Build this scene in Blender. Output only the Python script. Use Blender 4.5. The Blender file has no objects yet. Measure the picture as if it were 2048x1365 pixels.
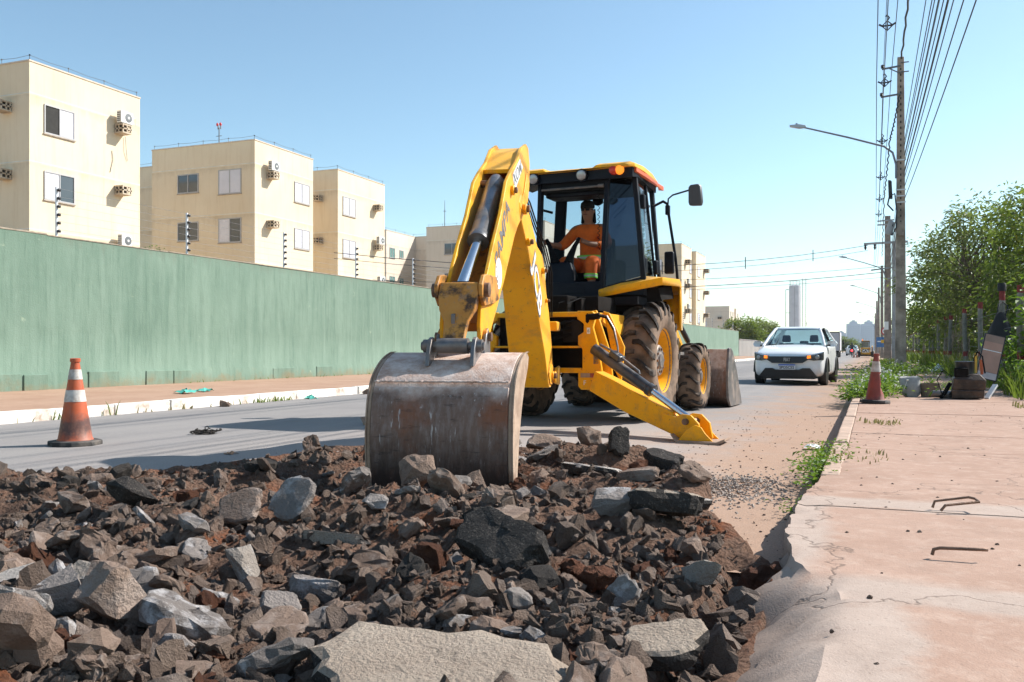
import bpy, bmesh, math, random
import numpy as np
from mathutils import Vector, Matrix, Euler, noise as mnoise
R = math.radians
SC = bpy.context.scene
COL = SC.collection

# ---------------------------------------------------------------- camera
cam_d = bpy.data.cameras.new('camera')
cam = bpy.data.objects.new('camera', cam_d); COL.objects.link(cam)
cam.location = (0, 0, 0.85)
cam.rotation_euler = (R(90), 0, R(21.83))
cam_d.sensor_width = 36
cam_d.lens = 31.64
cam_d.shift_y = 0.00854
cam_d.clip_start = 0.05
cam_d.clip_end = 6000
SC.camera = cam

# ---------------------------------------------------------------- sky, sun, exposure
SUN_AZ, SUN_EL = 41.0, 40.0            # azimuth from +X towards +Y, elevation
sun_dir = Vector((math.cos(R(SUN_EL))*math.cos(R(SUN_AZ)), math.cos(R(SUN_EL))*math.sin(R(SUN_AZ)), math.sin(R(SUN_EL))))
W = bpy.data.worlds.new('World'); SC.world = W; W.use_nodes = True
wt = W.node_tree; wt.nodes.clear()
sky = wt.nodes.new('ShaderNodeTexSky'); sky.sky_type = 'NISHITA'; sky.sun_disc = False
sky.sun_elevation = R(SUN_EL); sky.sun_rotation = R(90 - SUN_AZ)
sky.air_density = 1.0; sky.dust_density = 0.7; sky.ozone_density = 2.6; sky.altitude = 600
bgn = wt.nodes.new('ShaderNodeBackground'); bgn.inputs[1].default_value = 0.108
wo = wt.nodes.new('ShaderNodeOutputWorld')
tint = wt.nodes.new('ShaderNodeMix'); tint.data_type = 'RGBA'; tint.blend_type = 'MULTIPLY'; tint.inputs[0].default_value = 1; tint.inputs[7].default_value = (.99, 1.03, .90, 1)
wt.links.new(sky.outputs[0], tint.inputs[6]); wt.links.new(tint.outputs[2], bgn.inputs[0]); wt.links.new(bgn.outputs[0], wo.inputs[0])
sun_d = bpy.data.lights.new('sun', 'SUN'); sun_d.energy = 4.1; sun_d.angle = R(0.53); sun_d.color = (1, 0.96, 0.90)
sun = bpy.data.objects.new('sun', sun_d); COL.objects.link(sun)
sun.rotation_euler = (-sun_dir).to_track_quat('-Z', 'Y').to_euler()
sun.location = (20, 10, 30)
SC.view_settings.view_transform = 'Standard'; SC.view_settings.look = 'None'
SC.view_settings.gamma = 1.0; SC.view_settings.use_curve_mapping = False
SC.view_settings.exposure = 0.98
SC.render.engine = 'CYCLES'
SC.cycles.max_bounces = 5; SC.cycles.diffuse_bounces = 4; SC.cycles.glossy_bounces = 3
SC.cycles.transmission_bounces = 6; SC.cycles.transparent_max_bounces = 12; SC.cycles.volume_bounces = 0
SC.cycles.use_denoising = True
SC.cycles.sample_clamp_indirect = 6

# ---------------------------------------------------------------- mesh helpers
class MB:
    """collects shapes; build() links them as one mesh object"""
    def __init__(s, M=None):
        s.v = []; s.f = []; s.M = M
    def add(s, vs, fs):
        b = len(s.v)
        if s.M is not None: vs = [s.M @ Vector(p) for p in vs]
        s.v += [tuple(p) for p in vs]; s.f += [tuple(b+i for i in f) for f in fs]
        return s
    def box(s, x0, x1, y0, y1, z0, z1):
        return s.add([(x0,y0,z0),(x1,y0,z0),(x1,y1,z0),(x0,y1,z0),(x0,y0,z1),(x1,y0,z1),(x1,y1,z1),(x0,y1,z1)],
                     [(0,3,2,1),(4,5,6,7),(0,1,5,4),(1,2,6,5),(2,3,7,6),(3,0,4,7)])
    def bar(s, p0, p1, w, h, up=(0,0,1)):
        p0, p1 = Vector(p0), Vector(p1); d = (p1-p0).normalized(); u = Vector(up)
        a = d.cross(u)
        if a.length < 1e-4: a = d.cross(Vector((1,0,0)))
        a.normalize(); b = a.cross(d).normalized()
        q = []
        for p in (p0, p1):
            for i, j in ((-1,-1),(1,-1),(1,1),(-1,1)): q.append(p + a*(i*w/2) + b*(j*h/2))
        return s.add(q, [(0,1,2,3),(7,6,5,4),(0,4,5,1),(1,5,6,2),(2,6,7,3),(3,7,4,0)])
    def prism(s, poly, f3, a, b):
        """extrude 2d polygon; f3(u, v, w) -> 3d point for w in (a, b)"""
        n = len(poly)
        vs = [f3(u, v, a) for u, v in poly] + [f3(u, v, b) for u, v in poly]
        fs = [tuple(range(n))[::-1], tuple(range(n, 2*n))] + [(i, (i+1) % n, n+(i+1) % n, n+i) for i in range(n)]
        return s.add(vs, fs)
    def loft(s, rings, caps=True, closed=True):
        n = len(rings[0]); vs = [p for r in rings for p in r]; fs = []
        m = n if closed else n-1
        for k in range(len(rings)-1):
            for i in range(m):
                j = (i+1) % n
                fs.append((k*n+i, k*n+j, (k+1)*n+j, (k+1)*n+i))
        if caps and closed:
            fs.append(tuple(range(n))[::-1]); fs.append(tuple((len(rings)-1)*n+i for i in range(n)))
        return s.add(vs, fs)
    def cyl(s, p0, p1, r0, r1=None, n=12, caps=True):
        return s.tube([p0, p1], [r0, r0 if r1 is None else r1], n, caps)
    def tube(s, pts, r, n=8, caps=True):
        pts = [Vector(p) for p in pts]
        rs = r if isinstance(r, (list, tuple)) else [r]*len(pts)
        rings = []; a = None
        for i, p in enumerate(pts):
            if i == 0: d = pts[1]-p
            elif i == len(pts)-1: d = p-pts[i-1]
            else: d = (pts[i+1]-p).normalized() + (p-pts[i-1]).normalized()
            d.normalize()
            if a is None:
                a = d.cross(Vector((0,0,1)))
                if a.length < 1e-3: a = d.cross(Vector((1,0,0)))
            else: a = a - d*a.dot(d)
            a.normalize(); b = d.cross(a)
            rings.append([p + (a*math.cos(2*math.pi*k/n) + b*math.sin(2*math.pi*k/n))*rs[i] for k in range(n)])
        return s.loft(rings, caps)
    def lathe(s, prof, c=(0,0,0), axis=(0,0,1), n=24, caps=True):
        """prof: (radius, offset along axis)"""
        ax = Vector(axis).normalized(); a = ax.cross(Vector((0,0,1)))
        if a.length < 1e-3: a = ax.cross(Vector((1,0,0)))
        a.normalize(); b = ax.cross(a); c = Vector(c)
        return s.loft([[c + ax*h + (a*math.cos(2*math.pi*k/n) + b*math.sin(2*math.pi*k/n))*max(r, 1e-4) for k in range(n)] for r, h in prof], caps)
    def grid(s, P, nu, nv):
        vs = [P(i, j) for j in range(nv) for i in range(nu)]
        return s.add(vs, [(j*nu+i, j*nu+i+1, (j+1)*nu+i+1, (j+1)*nu+i) for j in range(nv-1) for i in range(nu-1)])
    def mesh(s, name, fix=True):
        me = bpy.data.meshes.new(name)
        me.from_pydata(s.v, [], s.f)
        if fix:
            bm = bmesh.new(); bm.from_mesh(me); bmesh.ops.recalc_face_normals(bm, faces=bm.faces); bm.to_mesh(me); bm.free()
        me.update()
        return me
    def build(s, name, mat, parent=None, smooth=35, bevel=0, fix=True, seg=2):
        me = s.mesh(name, fix)
        return obj(name, me, mat, parent, smooth, bevel, seg)

def obj(name, me, mat, parent=None, smooth=35, bevel=0, seg=2):
    o = bpy.data.objects.new(name, me); COL.objects.link(o)
    if mat is not None and hasattr(me, 'materials'): me.materials.append(mat)
    if smooth and hasattr(me, 'polygons'):
        me.polygons.foreach_set('use_smooth', [True]*len(me.polygons))
        try: me.set_sharp_from_angle(angle=R(smooth))
        except Exception: pass
    if bevel:
        m = o.modifiers.new('edge', 'BEVEL'); m.width = bevel; m.segments = seg; m.limit_method = 'ANGLE'; m.angle_limit = R(35)
        m.harden_normals = False
    if parent is not None:
        o.parent = parent
        if parent.type == 'EMPTY' and not parent.rotation_euler.z: o.location = -parent.location   # geometry is laid out in place
    return o

def tag(o, label, cat=None, group=None, kind=None):
    if label: o['label'] = label
    if cat: o['category'] = cat
    if group: o['group'] = group
    if kind: o['kind'] = kind
    return o
def thing(name, label, cat, loc=(0,0,0), group=None):
    o = bpy.data.objects.new(name, None); COL.objects.link(o); o.location = loc; o.empty_display_size = .2
    return tag(o, label, cat, group)
def struct(o, label=None): return tag(o, label, kind='structure')
def copy_tree(o, parent=None):
    c = o.copy(); COL.objects.link(c); c.parent = parent
    for ch in o.children: copy_tree(ch, c)
    return c
def place(o, loc, rz=0, sc=1):
    o.location = loc; o.rotation_euler = (0, 0, rz); o.scale = (sc, sc, sc)
    return o
def text(s, name, mat, parent, origin, xdir, ydir, size, depth=.002, align='CENTER', bold=0, sx=1.0):
    cu = bpy.data.curves.new(name, 'FONT'); cu.body = s; cu.size = size; cu.extrude = depth
    cu.align_x = align; cu.align_y = 'CENTER'; cu.offset = bold; cu.resolution_u = 3
    o = bpy.data.objects.new(name, cu); COL.objects.link(o); cu.materials.append(mat)
    x = Vector(xdir).normalized(); y = Vector(ydir).normalized(); z = x.cross(y).normalized(); y = z.cross(x)
    m = Matrix((x*sx, y, z)).transposed().to_4x4(); m.translation = Vector(origin)
    if parent is not None:
        o.parent = parent
        pw = Matrix.Identity(4)
        if parent.type == 'EMPTY' and not parent.rotation_euler.z: pw = Matrix.Translation(parent.location)
        m = pw.inverted() @ m
    bpy.context.view_layer.update()
    me = bpy.data.meshes.new_from_object(o.evaluated_get(bpy.context.evaluated_depsgraph_get())); bpy.data.objects.remove(o)
    o = bpy.data.objects.new(name, me); COL.objects.link(o); o.parent = parent
    o.matrix_local = m
    return o

# ---------------------------------------------------------------- material helpers
class NT:
    def __init__(s, name):
        s.m = bpy.data.materials.new(name); s.m.use_nodes = True
        s.t = s.m.node_tree; s.b = s.t.nodes['Principled BSDF']; s.out = s.t.nodes['Material Output']
        s.co = s.t.nodes.new('ShaderNodeTexCoord')
    def n(s, ty, **kw):
        x = s.t.nodes.new('ShaderNode'+ty)
        for k, v in kw.items():
            if k in x.inputs: s.set(x.inputs[k], v)
            else: setattr(x, k, v)
        return x
    def set(s, inp, v):
        if isinstance(v, bpy.types.NodeSocket): s.t.links.new(v, inp)
        elif isinstance(v, (tuple, list)) and len(v) == 3 and inp.type == 'RGBA': inp.default_value = (*v, 1)
        else: inp.default_value = v
    def coord(s, which='Object', scale=(1,1,1), offset=None):
        mp = s.n('Mapping', Vector=s.co.outputs[which]); mp.inputs['Scale'].default_value = scale
        if offset is not None: s.set(mp.inputs['Location'], offset)
        return mp.outputs[0]
    def noise(s, vec, scale, detail=4, rough=.55, dist=0):
        x = s.n('TexNoise', Vector=vec, Scale=scale, Detail=detail, Roughness=rough, Distortion=dist); return x.outputs['Fac']
    def voro(s, vec, scale, feature='F1', out='Distance'):
        x = s.n('TexVoronoi', Vector=vec, Scale=scale); x.feature = feature; return x.outputs[out]
    def ramp(s, fac, *stops):
        lo, hi = min(p for p, _ in stops), max(p for p, _ in stops)
        if lo < 0 or hi > 1:                       # bring stops outside 0..1 into the ramp's range
            fac = s.math('DIVIDE', s.math('SUBTRACT', fac, lo), hi-lo); stops = [((p-lo)/(hi-lo), c) for p, c in stops]
        r = s.n('ValToRGB', Fac=fac); e = r.color_ramp.elements
        while len(e) < len(stops): e.new(.5)
        for i, (p, c) in enumerate(stops):
            e[i].position = p; e[i].color = (*c, 1) if isinstance(c, (tuple, list)) else (c, c, c, 1)
        return r.outputs[0]
    def mix(s, fac, a, b, mode='MIX'):
        x = s.n('Mix'); x.data_type = 'RGBA'; x.blend_type = mode
        s.set(x.inputs[0], fac); s.set(x.inputs[6], a); s.set(x.inputs[7], b); return x.outputs[2]
    def math(s, op, a, b=0, c=0):
        x = s.n('Math'); x.operation = op; s.set(x.inputs[0], a); s.set(x.inputs[1], b); s.set(x.inputs[2], c); return x.outputs[0]
    def xyz(s, vec): return s.n('SeparateXYZ', Vector=vec).outputs
    def bump(s, h, strength=.3, dist=.02, normal=None):
        x = s.n('Bump', Height=h, Strength=strength, Distance=dist)
        if normal is not None: s.set(x.inputs['Normal'], normal)
        s.set(s.b.inputs['Normal'], x.outputs[0]); return x.outputs[0]
    def end(s, col=None, rough=None, metal=None, spec=None):
        if col is not None: s.set(s.b.inputs['Base Color'], col)
        if rough is not None: s.set(s.b.inputs['Roughness'], rough)
        if metal is not None: s.set(s.b.inputs['Metallic'], metal)
        if spec is not None: s.set(s.b.inputs['Specular IOR Level'], spec)
        return s.m

def plain(name, col, rough=.6, metal=0, var=.25, scale=6, bump=0, bscale=60, spec=.5, dirt=None, dscale=3):
    """a surface of one colour with mottling, optional dirt patches and fine relief"""
    t = NT(name); v = t.coord()
    f = t.noise(v, scale, 5, .6)
    c = t.mix(t.ramp(f, (.3, 0), (.72, 1)), tuple(x*(1-var) for x in col), tuple(min(1, x*(1+var*.6)) for x in col))
    r = rough
    if dirt:
        g = t.ramp(t.noise(v, dscale, 8, .68), (.47, 0), (.66, 1))
        c = t.mix(g, c, dirt); r = t.math('MULTIPLY_ADD', g, .75-rough, rough)
    if bump: t.bump(t.noise(v, bscale, 4, .6), bump, .01)
    return t.end(c, r, metal, spec)
def glass_dark(name, col=(.02,.03,.04), alpha_tint=(.35,.42,.46)):
    t = NT(name)
    tr = t.n('BsdfTransparent', Color=alpha_tint); gl = t.n('BsdfGlossy', Color=(1,1,1), Roughness=.02)
    fr = t.n('Fresnel', IOR=1.5); mx = t.n('MixShader', Fac=fr.outputs[0])
    t.t.links.new(tr.outputs[0], mx.inputs[1]); t.t.links.new(gl.outputs[0], mx.inputs[2])
    t.t.links.new(mx.outputs[0], t.out.inputs[0]); return t.m
def emit_mat(name, col, strength):
    t = NT(name); t.end(col, .4); t.set(t.b.inputs['Emission Color'], col); t.b.inputs['Emission Strength'].default_value = strength
    return t.m
def smooth01(a, b, x):
    x = max(0, min(1, (x-a)/(b-a))); return x*x*(3-2*x)
def nz(x, y, z=0, s=1.0): return mnoise.noise(Vector((x*s, y*s, z)))
def fbm(x, y, z=0, s=1.0, o=4):
    a = 1; t = 0
    for k in range(o):
        t += a*mnoise.noise(Vector((x*s, y*s, z+k*7.3))); s *= 2.1; a *= .5
    return t
random.seed(7)
# ================================================================ SETTING
def m_road():
    t = NT('asphalt'); v = t.coord('Object')
    f1 = t.noise(v, .9, 6, .6); f2 = t.noise(v, 90, 3, .6); x = t.xyz(v)
    vv = t.coord('Object', (2.2, .16, 1)); f3 = t.noise(vv, 1.3, 5, .6)
    base = t.mix(t.ramp(f1, (.3, 0), (.7, 1)), (.225,.212,.207), (.29,.27,.262))
    base = t.mix(t.ramp(f3, (.4, 0), (.7, 1)), base, (.30,.28,.265))
    # pale near the dig, dark aged lane towards the far kerb
    lane = t.math('MULTIPLY_ADD', x[0], -.16, -.60)
    lane = t.math('ADD', lane, t.math('MULTIPLY', t.math('SUBTRACT', f1, .5), .9))
    near = t.math('MULTIPLY_ADD', x[1], .10, -.95)
    lane = t.math('MAXIMUM', lane, t.math('ADD', near, t.math('MULTIPLY', t.math('SUBTRACT', f1, .5), .7)))
    base = t.mix(t.ramp(lane, (.0, 0), (.42, .85)), t.mix(.6, base, (.42,.355,.32)), base)
    # red dust washed along the kerb
    d = t.math('MULTIPLY_ADD', x[0], .55, 1.22)
    d = t.math('ADD', d, t.math('MULTIPLY', t.math('SUBTRACT', t.noise(v, 1.6, 7, .65), .5), 1.7))
    base = t.mix(t.ramp(d, (.05, 0), (.75, .95)), base, t.mix(t.noise(v, 9, 5, .7), (.35,.215,.14), (.46,.30,.21)))
    base = t.mix(t.ramp(f2, (.35, .35), (.62, 0)), base, (.07,.065,.06))
    base = t.mix(t.ramp(t.noise(v, 140, 2, .5), (.63, 0), (.72, .5)), base, (.42,.38,.34))
    t.bump(t.noise(v, 120, 3, .65), .45, .008)
    return t.end(base, .85, 0, .25)
M_ROAD = m_road()
def m_ground(name, a, b, c, sc=1.2, bump=.5):
    t = NT(name); v = t.coord('Object')
    col = t.mix(t.ramp(t.noise(v, sc, 7, .65), (.33, 0), (.68, 1)), a, b)
    col = t.mix(t.ramp(t.noise(v, sc*7, 6, .7), (.5, 0), (.75, .8)), col, c)
    t.bump(t.noise(v, 45, 5, .65), bump, .02)
    return t.end(col, .95, 0, .15)
M_DIRT = m_ground('verge earth', (.20,.13,.085), (.30,.20,.13), (.13,.10,.055))
M_FAR = m_ground('far scrub earth', (.33,.225,.15), (.44,.315,.22), (.25,.20,.11), .05)
M_LPAVE = m_ground('dusty red pavement', (.35,.215,.15), (.43,.285,.205), (.30,.195,.13), 1.1, .3)

def m_sidewalk():
    t = NT('weathered pink concrete'); v = t.coord('Object'); x = t.xyz(v)
    f = t.noise(v, 1.5, 8, .68)
    c = t.mix(t.ramp(f, (.3, 0), (.7, 1)), (.325,.205,.15), (.415,.275,.21))
    c = t.mix(t.ramp(t.noise(v, 9, 7, .7), (.48, 0), (.75, .6)), c, (.52,.39,.315))
    # grey cement patch smeared across the slabs near the broken edge
    wob = t.math('MULTIPLY', t.math('SUBTRACT', t.noise(v, 2.2, 5, .6), .5), .75)
    px = t.math('DIVIDE', t.math('ABSOLUTE', t.math('SUBTRACT', x[0], .35)), .66); py = t.math('DIVIDE', t.math('ABSOLUTE', t.math('SUBTRACT', x[1], 3.8)), .84)
    e1 = t.math('ADD', t.math('ABSOLUTE', t.math('SUBTRACT', t.math('MAXIMUM', px, py), 1.0)), t.math('MULTIPLY', wob, .5))
    qx = t.math('ADD', t.math('SUBTRACT', x[0], .12), t.math('MULTIPLY', wob, .5))
    e2 = t.math('MAXIMUM', t.math('MULTIPLY', qx, 3.2), t.math('MULTIPLY', t.math('SUBTRACT', x[1], 2.9), 3.0))
    patch = t.math('MAXIMUM', t.ramp(e1, (.12, 1), (.24, 0)), t.ramp(t.math('ADD', e2, .5), (.42, 1), (.6, 0)))
    grey = t.mix(t.noise(v, 6, 7, .7), (.37,.305,.26), (.49,.415,.36))
    c = t.mix(t.math('MULTIPLY', patch, .62), c, grey)
    c = t.mix(t.ramp(t.noise(v, 75, 3, .6), (.28, .5), (.4, 0)), c, (.2,.14,.11))
    c = t.mix(t.ramp(t.noise(v, 3.5, 9, .75), (.60, 0), (.72, .45)), c, (.27,.16,.11))
    crk = t.n('TexVoronoi', Vector=t.n('VectorMath', operation='ADD').outputs[0], Scale=.55)
    va = crk.inputs['Vector'].links[0].from_node; t.set(va.inputs[0], v); t.set(va.inputs[1], t.n('TexNoise', Vector=v, Scale=2.5, Detail=5).outputs['Color'])
    crk.feature = 'DISTANCE_TO_EDGE'
    cl = t.ramp(crk.outputs['Distance'], (.0, 1), (.006, 0))
    c = t.mix(t.math('MULTIPLY', cl, .7), c, (.12,.085,.065))
    h = t.math('ADD', t.noise(v, 160, 3, .6), t.math('MULTIPLY', t.noise(v, 22, 6, .7), 1.6))
    h = t.math('SUBTRACT', h, t.math('MULTIPLY', cl, 1.5))
    low = t.math('ADD', t.math('MULTIPLY', x[2], -9), t.math('MULTIPLY', t.noise(v, 5, 7, .72), 1.5))
    c = t.mix(t.ramp(low, (-.25, 0), (.5, .7)), c, (.22,.16,.125))                      # earth stuck to the broken edge
    c = t.mix(t.ramp(t.noise(t.coord('Object', (1, .35, 1)), 2.6, 8, .7), (.56, 0), (.74, .4)), c, (.33,.20,.145))
    t.bump(h, .32, .006)
    return t.end(c, .9, 0, .2)
M_SW = m_sidewalk()
M_KERB_W = plain('limewashed kerb', (.86,.83,.77), .9, var=.12, scale=5, bump=.4, bscale=40, dirt=(.36,.24,.16), dscale=2.2)
M_KERB = plain('dusty kerb concrete', (.44,.31,.235), .9, var=.3, scale=7, bump=.5, bscale=60)

def road_z(x): return -0.045*smooth01(-3.2, -.6, x)

# far ground
struct(MB().add([(-2500,-300,-.5),(2500,-300,-.5),(2500,4000,-.5),(-2500,4000,-.5)], [(0,1,2,3)]).build('ground', M_FAR))
# pit outline
PIT = [(-12,3.3),(-7,3.75),(-5.3,4.25),(-4.55,4.6),(-4.32,5.2),(-4.28,6.5),(-3.5,7.0),(-2.7,7.1),(-2.3,7.45),(-1.65,7.15),(-1.25,6.4),(-.95,5.6),(-.9,4.9),(-.55,4.1),(-.30,3.6),(-.30,-2),(-12,-2)]
def pit_sd(x, y):
    """signed distance to the dig outline, positive inside"""
    ins = False; best = 1e9; n = len(PIT)
    for i in range(n):
        x1, y1 = PIT[i]; x2, y2 = PIT[(i+1) % n]
        if (y1 > y) != (y2 > y) and x < (x2-x1)*(y-y1)/(y2-y1)+x1: ins = not ins
        dx, dy = x2-x1, y2-y1; t = max(0, min(1, ((x-x1)*dx+(y-y1)*dy)/(dx*dx+dy*dy)))
        d = math.hypot(x-x1-dx*t, y-y1-dy*t)
        if d < best: best = d
    return (best if ins else -best) + .16*nz(x, y, 4, 1.9) + .07*nz(x, y, 6, 5.3)
# road: near part as a grid with the dig cut out, far part as long quads
def build_road():
    b = MB(); xs = [-9.25+.15*i for i in range(60)]+[-.28]; ys = [-2+.15*i for i in range(74)]
    idx = {}
    for j, y in enumerate(ys):
        for i, x in enumerate(xs):
            idx[i, j] = len(b.v); b.v.append((x, y, road_z(x)+.006*nz(x, y, 3, .9)))
    for j in range(len(ys)-1):
        for i in range(len(xs)-1):
            if pit_sd((xs[i]+xs[i+1])/2, ys[j]+.075) < .14: b.f.append((idx[i,j], idx[i+1,j], idx[i+1,j+1], idx[i,j+1]))
    y0 = ys[-1]; xx = [-9.25,-6,-3.2,-2.5,-1.9,-1.3,-.6,-.28]
    yy = [y0, 14, 20, 40, 80, 160, 320, 800]
    for k in range(len(yy)-1):
        for i in range(len(xx)-1):
            b.add([(xx[i],yy[k],road_z(xx[i])),(xx[i+1],yy[k],road_z(xx[i+1])),(xx[i+1],yy[k+1],road_z(xx[i+1])),(xx[i],yy[k+1],road_z(xx[i]))],[(0,1,2,3)])
    return b.build('road', M_ROAD, smooth=60, fix=False)
struct(build_road())

# opposite pavement, white kerb
lp = MB()
for k in range(40):
    y0, y1 = -10+k*2.8, -10+(k+1)*2.8
    lp.add([(-13.3,y0,.16),(-9.35,y0,.12),(-9.35,y1,.12),(-13.3,y1,.16)], [(0,1,2,3)])
lp.add([(-16,102,.1),(-9.35,102,.1),(-9.35,400,.1),(-16,400,.1)], [(0,1,2,3)])
struct(lp.build('pavement', M_LPAVE))
kb = MB()
for k in range(330):
    y0 = -10+k*1.0; j = .012*math.sin(k*2.3)+.008*math.sin(k*5.1)
    kb.box(-9.36, -9.2+j, y0+.004, y0+.996, -.1, .135+.4*j)
struct(kb.build('kerb', M_KERB_W, bevel=.015, smooth=0))

# verge by the fence
vg = MB()
def vz(i, j):
    x = 1.95+(i**1.7)*.075; y = 3+j*.6
    return (x+.12*nz(0, y, 5, .7)*(i == 0), y, .08+.05*smooth01(2, 3, x)+.03*nz(x, y, 1, .8))
vg.grid(vz, 34, 200)
struct(vg.build('verge', M_DIRT, smooth=60, fix=False))

# near sidewalk: slabs with joints, broken smeared edge beside the dig
def edge_x(y):
    """left edge of the walking surface"""
    e = -.28+.02*nz(0, y, 9, 1.3)+.020*fbm(0, y, 5, 9, 4)*smooth01(6, 4, y)*smooth01(2.6, 3.4, y)
    e += .17*smooth01(3.45, 2.6, y) - .05*smooth01(2.2, 1.6, y) + .07*math.exp(-((y-2.95)/.25)**2)
    e -= .05*smooth01(3.4, 3.9, y)*smooth01(5.4, 4.6, y)
    return e
def sw_z(x, y): return .115+.006*fbm(x, y, 2, 1.1, 3)
walk = struct(MB().box(.08, 2.1, -1, 60, -.2, .07).build('sidewalk', M_SW))
SLABS = [-1.2,.1,1.5,2.84,4.5,5.95,7.15,8.5,9.9,11.3,12.7,14.1,15.5,17,18.5,20,22,24,26,28,31,34,38,42,48,54,60]
for k in range(len(SLABS)-1):
    y0, y1 = SLABS[k]+.002, SLABS[k+1]-.002; dz = .002*math.sin(k*3.7)
    b = MB(); ny = max(4, int((y1-y0)/.055)) if y0 < 7 else max(4, int((y1-y0)/.2)); nx = 26
    near = y0 < 6
    rows = []
    for j in range(ny+1):
        y = y0+(y1-y0)*j/ny; ex = edge_x(y) if near else -.17
        row = []
        # slumped skirt running down into the dig, then the walking surface
        fall = smooth01(3.5, 3.1, y) if near else 0
        n1 = 7
        for i in range(n1):
            u = 1-i/n1
            reach = (.10+.34*fall) if near else .0
            xx = ex-reach*u*(.25+.75*fall)-.035*fbm(i*.35, y, 3, 6, 4)*min(1, u*3)
            zz = sw_z(ex, y)-(.010*(u > 0)+.29*u**1.45) - (0.012*fbm(xx, y, 8, 7, 2)+0.022*abs(fbm(xx, y, 5, 19, 4)) if u > .08 else 0)
            if not near: xx = ex; zz = .10-.2*u
            row.append((xx, y, zz+dz))
        for i in range(nx):
            u = i/(nx-1); xx = ex+(2.15-ex)*u**1.3
            crumb = .03*max(0, fbm(xx, y, 4, 11, 4))*smooth01(.14, 0, xx-ex) if near else 0
            row.append((xx, y, sw_z(xx, y)+dz-crumb))
        rows.append(row)
    nn = len(rows[0])
    b.grid(lambda i, j: rows[j][i], nn, ny+1)
    for yy, rw in ((y0, rows[0]), (y1, rows[-1])):
        b.add([p for p in rw]+[(p[0], p[1], -.18) for p in rw], [(i, i+1, nn+i+1, nn+i) for i in range(nn-1)])
    b.build('slab', M_SW, walk, smooth=24 if near else 50, fix=False)
# kerb stones along the sound part of the edge
for k in range(44):
    y0 = 5.6+k*1.0
    j = .006*math.sin(k*4.1)
    MB().box(-.285+j, -.175, y0+.006, y0+.994, -.2, .118+j).build('kerb_stone', M_KERB, walk, bevel=.012, smooth=0)
# ================================================================ WALL AND BUILDINGS
def m_green():
    t = NT('worn green wall paint'); v = t.coord('Object'); x = t.xyz(v)
    st = t.coord('Object', (1, 2.2, .22))
    f = t.noise(v, .5, 7, .6); s1 = t.noise(st, 2.2, 7, .65)
    c = t.mix(t.ramp(f, (.3, 0), (.7, 1)), (.128,.198,.15), (.185,.262,.202))
    c = t.mix(t.ramp(s1, (.42, 0), (.75, .5)), c, (.25,.33,.265))
    c = t.mix(t.ramp(t.noise(st, 5, 8, .7), (.50, 0), (.72, .6)), c, (.085,.14,.102))
    c = t.mix(t.ramp(t.noise(v, 2.4, 9, .72), (.64, 0), (.70, .6)), c, (.36,.42,.30))
    low = t.math('ADD', t.math('MULTIPLY', x[2], -1.9), t.math('MULTIPLY', t.noise(v, 2.6, 7, .7), 1.9))
    c = t.mix(t.ramp(low, (.30, 0), (.80, .85)), c, (.22,.19,.115))
    c = t.mix(t.ramp(t.math('ADD', t.math('MULTIPLY', x[2], .8), t.math('MULTIPLY', s1, .9)), (2.62, 0), (2.85, .55)), c, (.13,.15,.11))
    t.bump(t.math('ADD', t.noise(v, 40, 5, .65), t.math('MULTIPLY', t.noise(v, 3, 5, .6), 2)), .4, .015)
    return t.end(c, .88, 0, .25)
M_GREEN = m_green()
WX = -13.3
gw = thing('boundary_wall', 'long green painted boundary wall along the far pavement', 'wall', (WX, 11, .1))
b = MB()
ys = [-6+i*.9 for i in range(117)]
def gwp(i, j):
    z = (.05, .42, .47, 1.2, 2.0, 2.83)[j]; y = ys[i]
    return (WX+.01*nz(y, z, 2, .6)+(.028+.012*nz(y, z, 1, 3) if j < 2 else 0), y, z+(.03*nz(y, 0, 7, .25) if j == 5 else 0)+(.05*nz(y, 1, 3, 1.2) if j in (1, 2) else 0))
b.grid(gwp, len(ys), 6)
b.add([gwp(i, 5) for i in range(len(ys))]+[(WX-.16, ys[i], gwp(i, 5)[2]) for i in range(len(ys))], [(i, i+1, len(ys)+i+1, len(ys)+i) for i in range(len(ys)-1)])
b.add([(WX, ys[-1], .05),(WX-.16, ys[-1], .05),(WX-.16, ys[-1], 2.83),(WX, ys[-1], 2.83)], [(0,1,2,3)])
b.add([(WX-.16, y, z) for z in (.05, 2.83) for y in (ys[0], ys[-1])], [(0,1,3,2)])
b.build('wall_panel', M_GREEN, gw, smooth=50)
# exposed footing blocks at the foot of the wall
M_FOOT = M_GREEN
random.seed(3)
y0 = 9.2
while y0 < 34:
    wd = random.uniform(.35,.95)
    if random.random() < .4:
        MB().box(WX+.005, WX+.036+random.random()*.02, y0+.01, y0+wd-.01, .1, .40+.06*random.random()).build('footing_block', M_FOOT, gw, bevel=.012, smooth=0)
    y0 += wd
cop = MB()
for k in range(36):
    y0 = -5.9+k*2.9
    cop.box(WX-.17, WX+.012, y0, y0+2.89, 2.832+.02*nz(y0+1.4, 0, 7, .25), 2.856+.03*nz(y0+1.4, 0, 7, .25))
cop.build('coping', plain('wall top mortar', (.30,.25,.19), .9, var=.35, scale=9), gw, bevel=.004)

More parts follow.
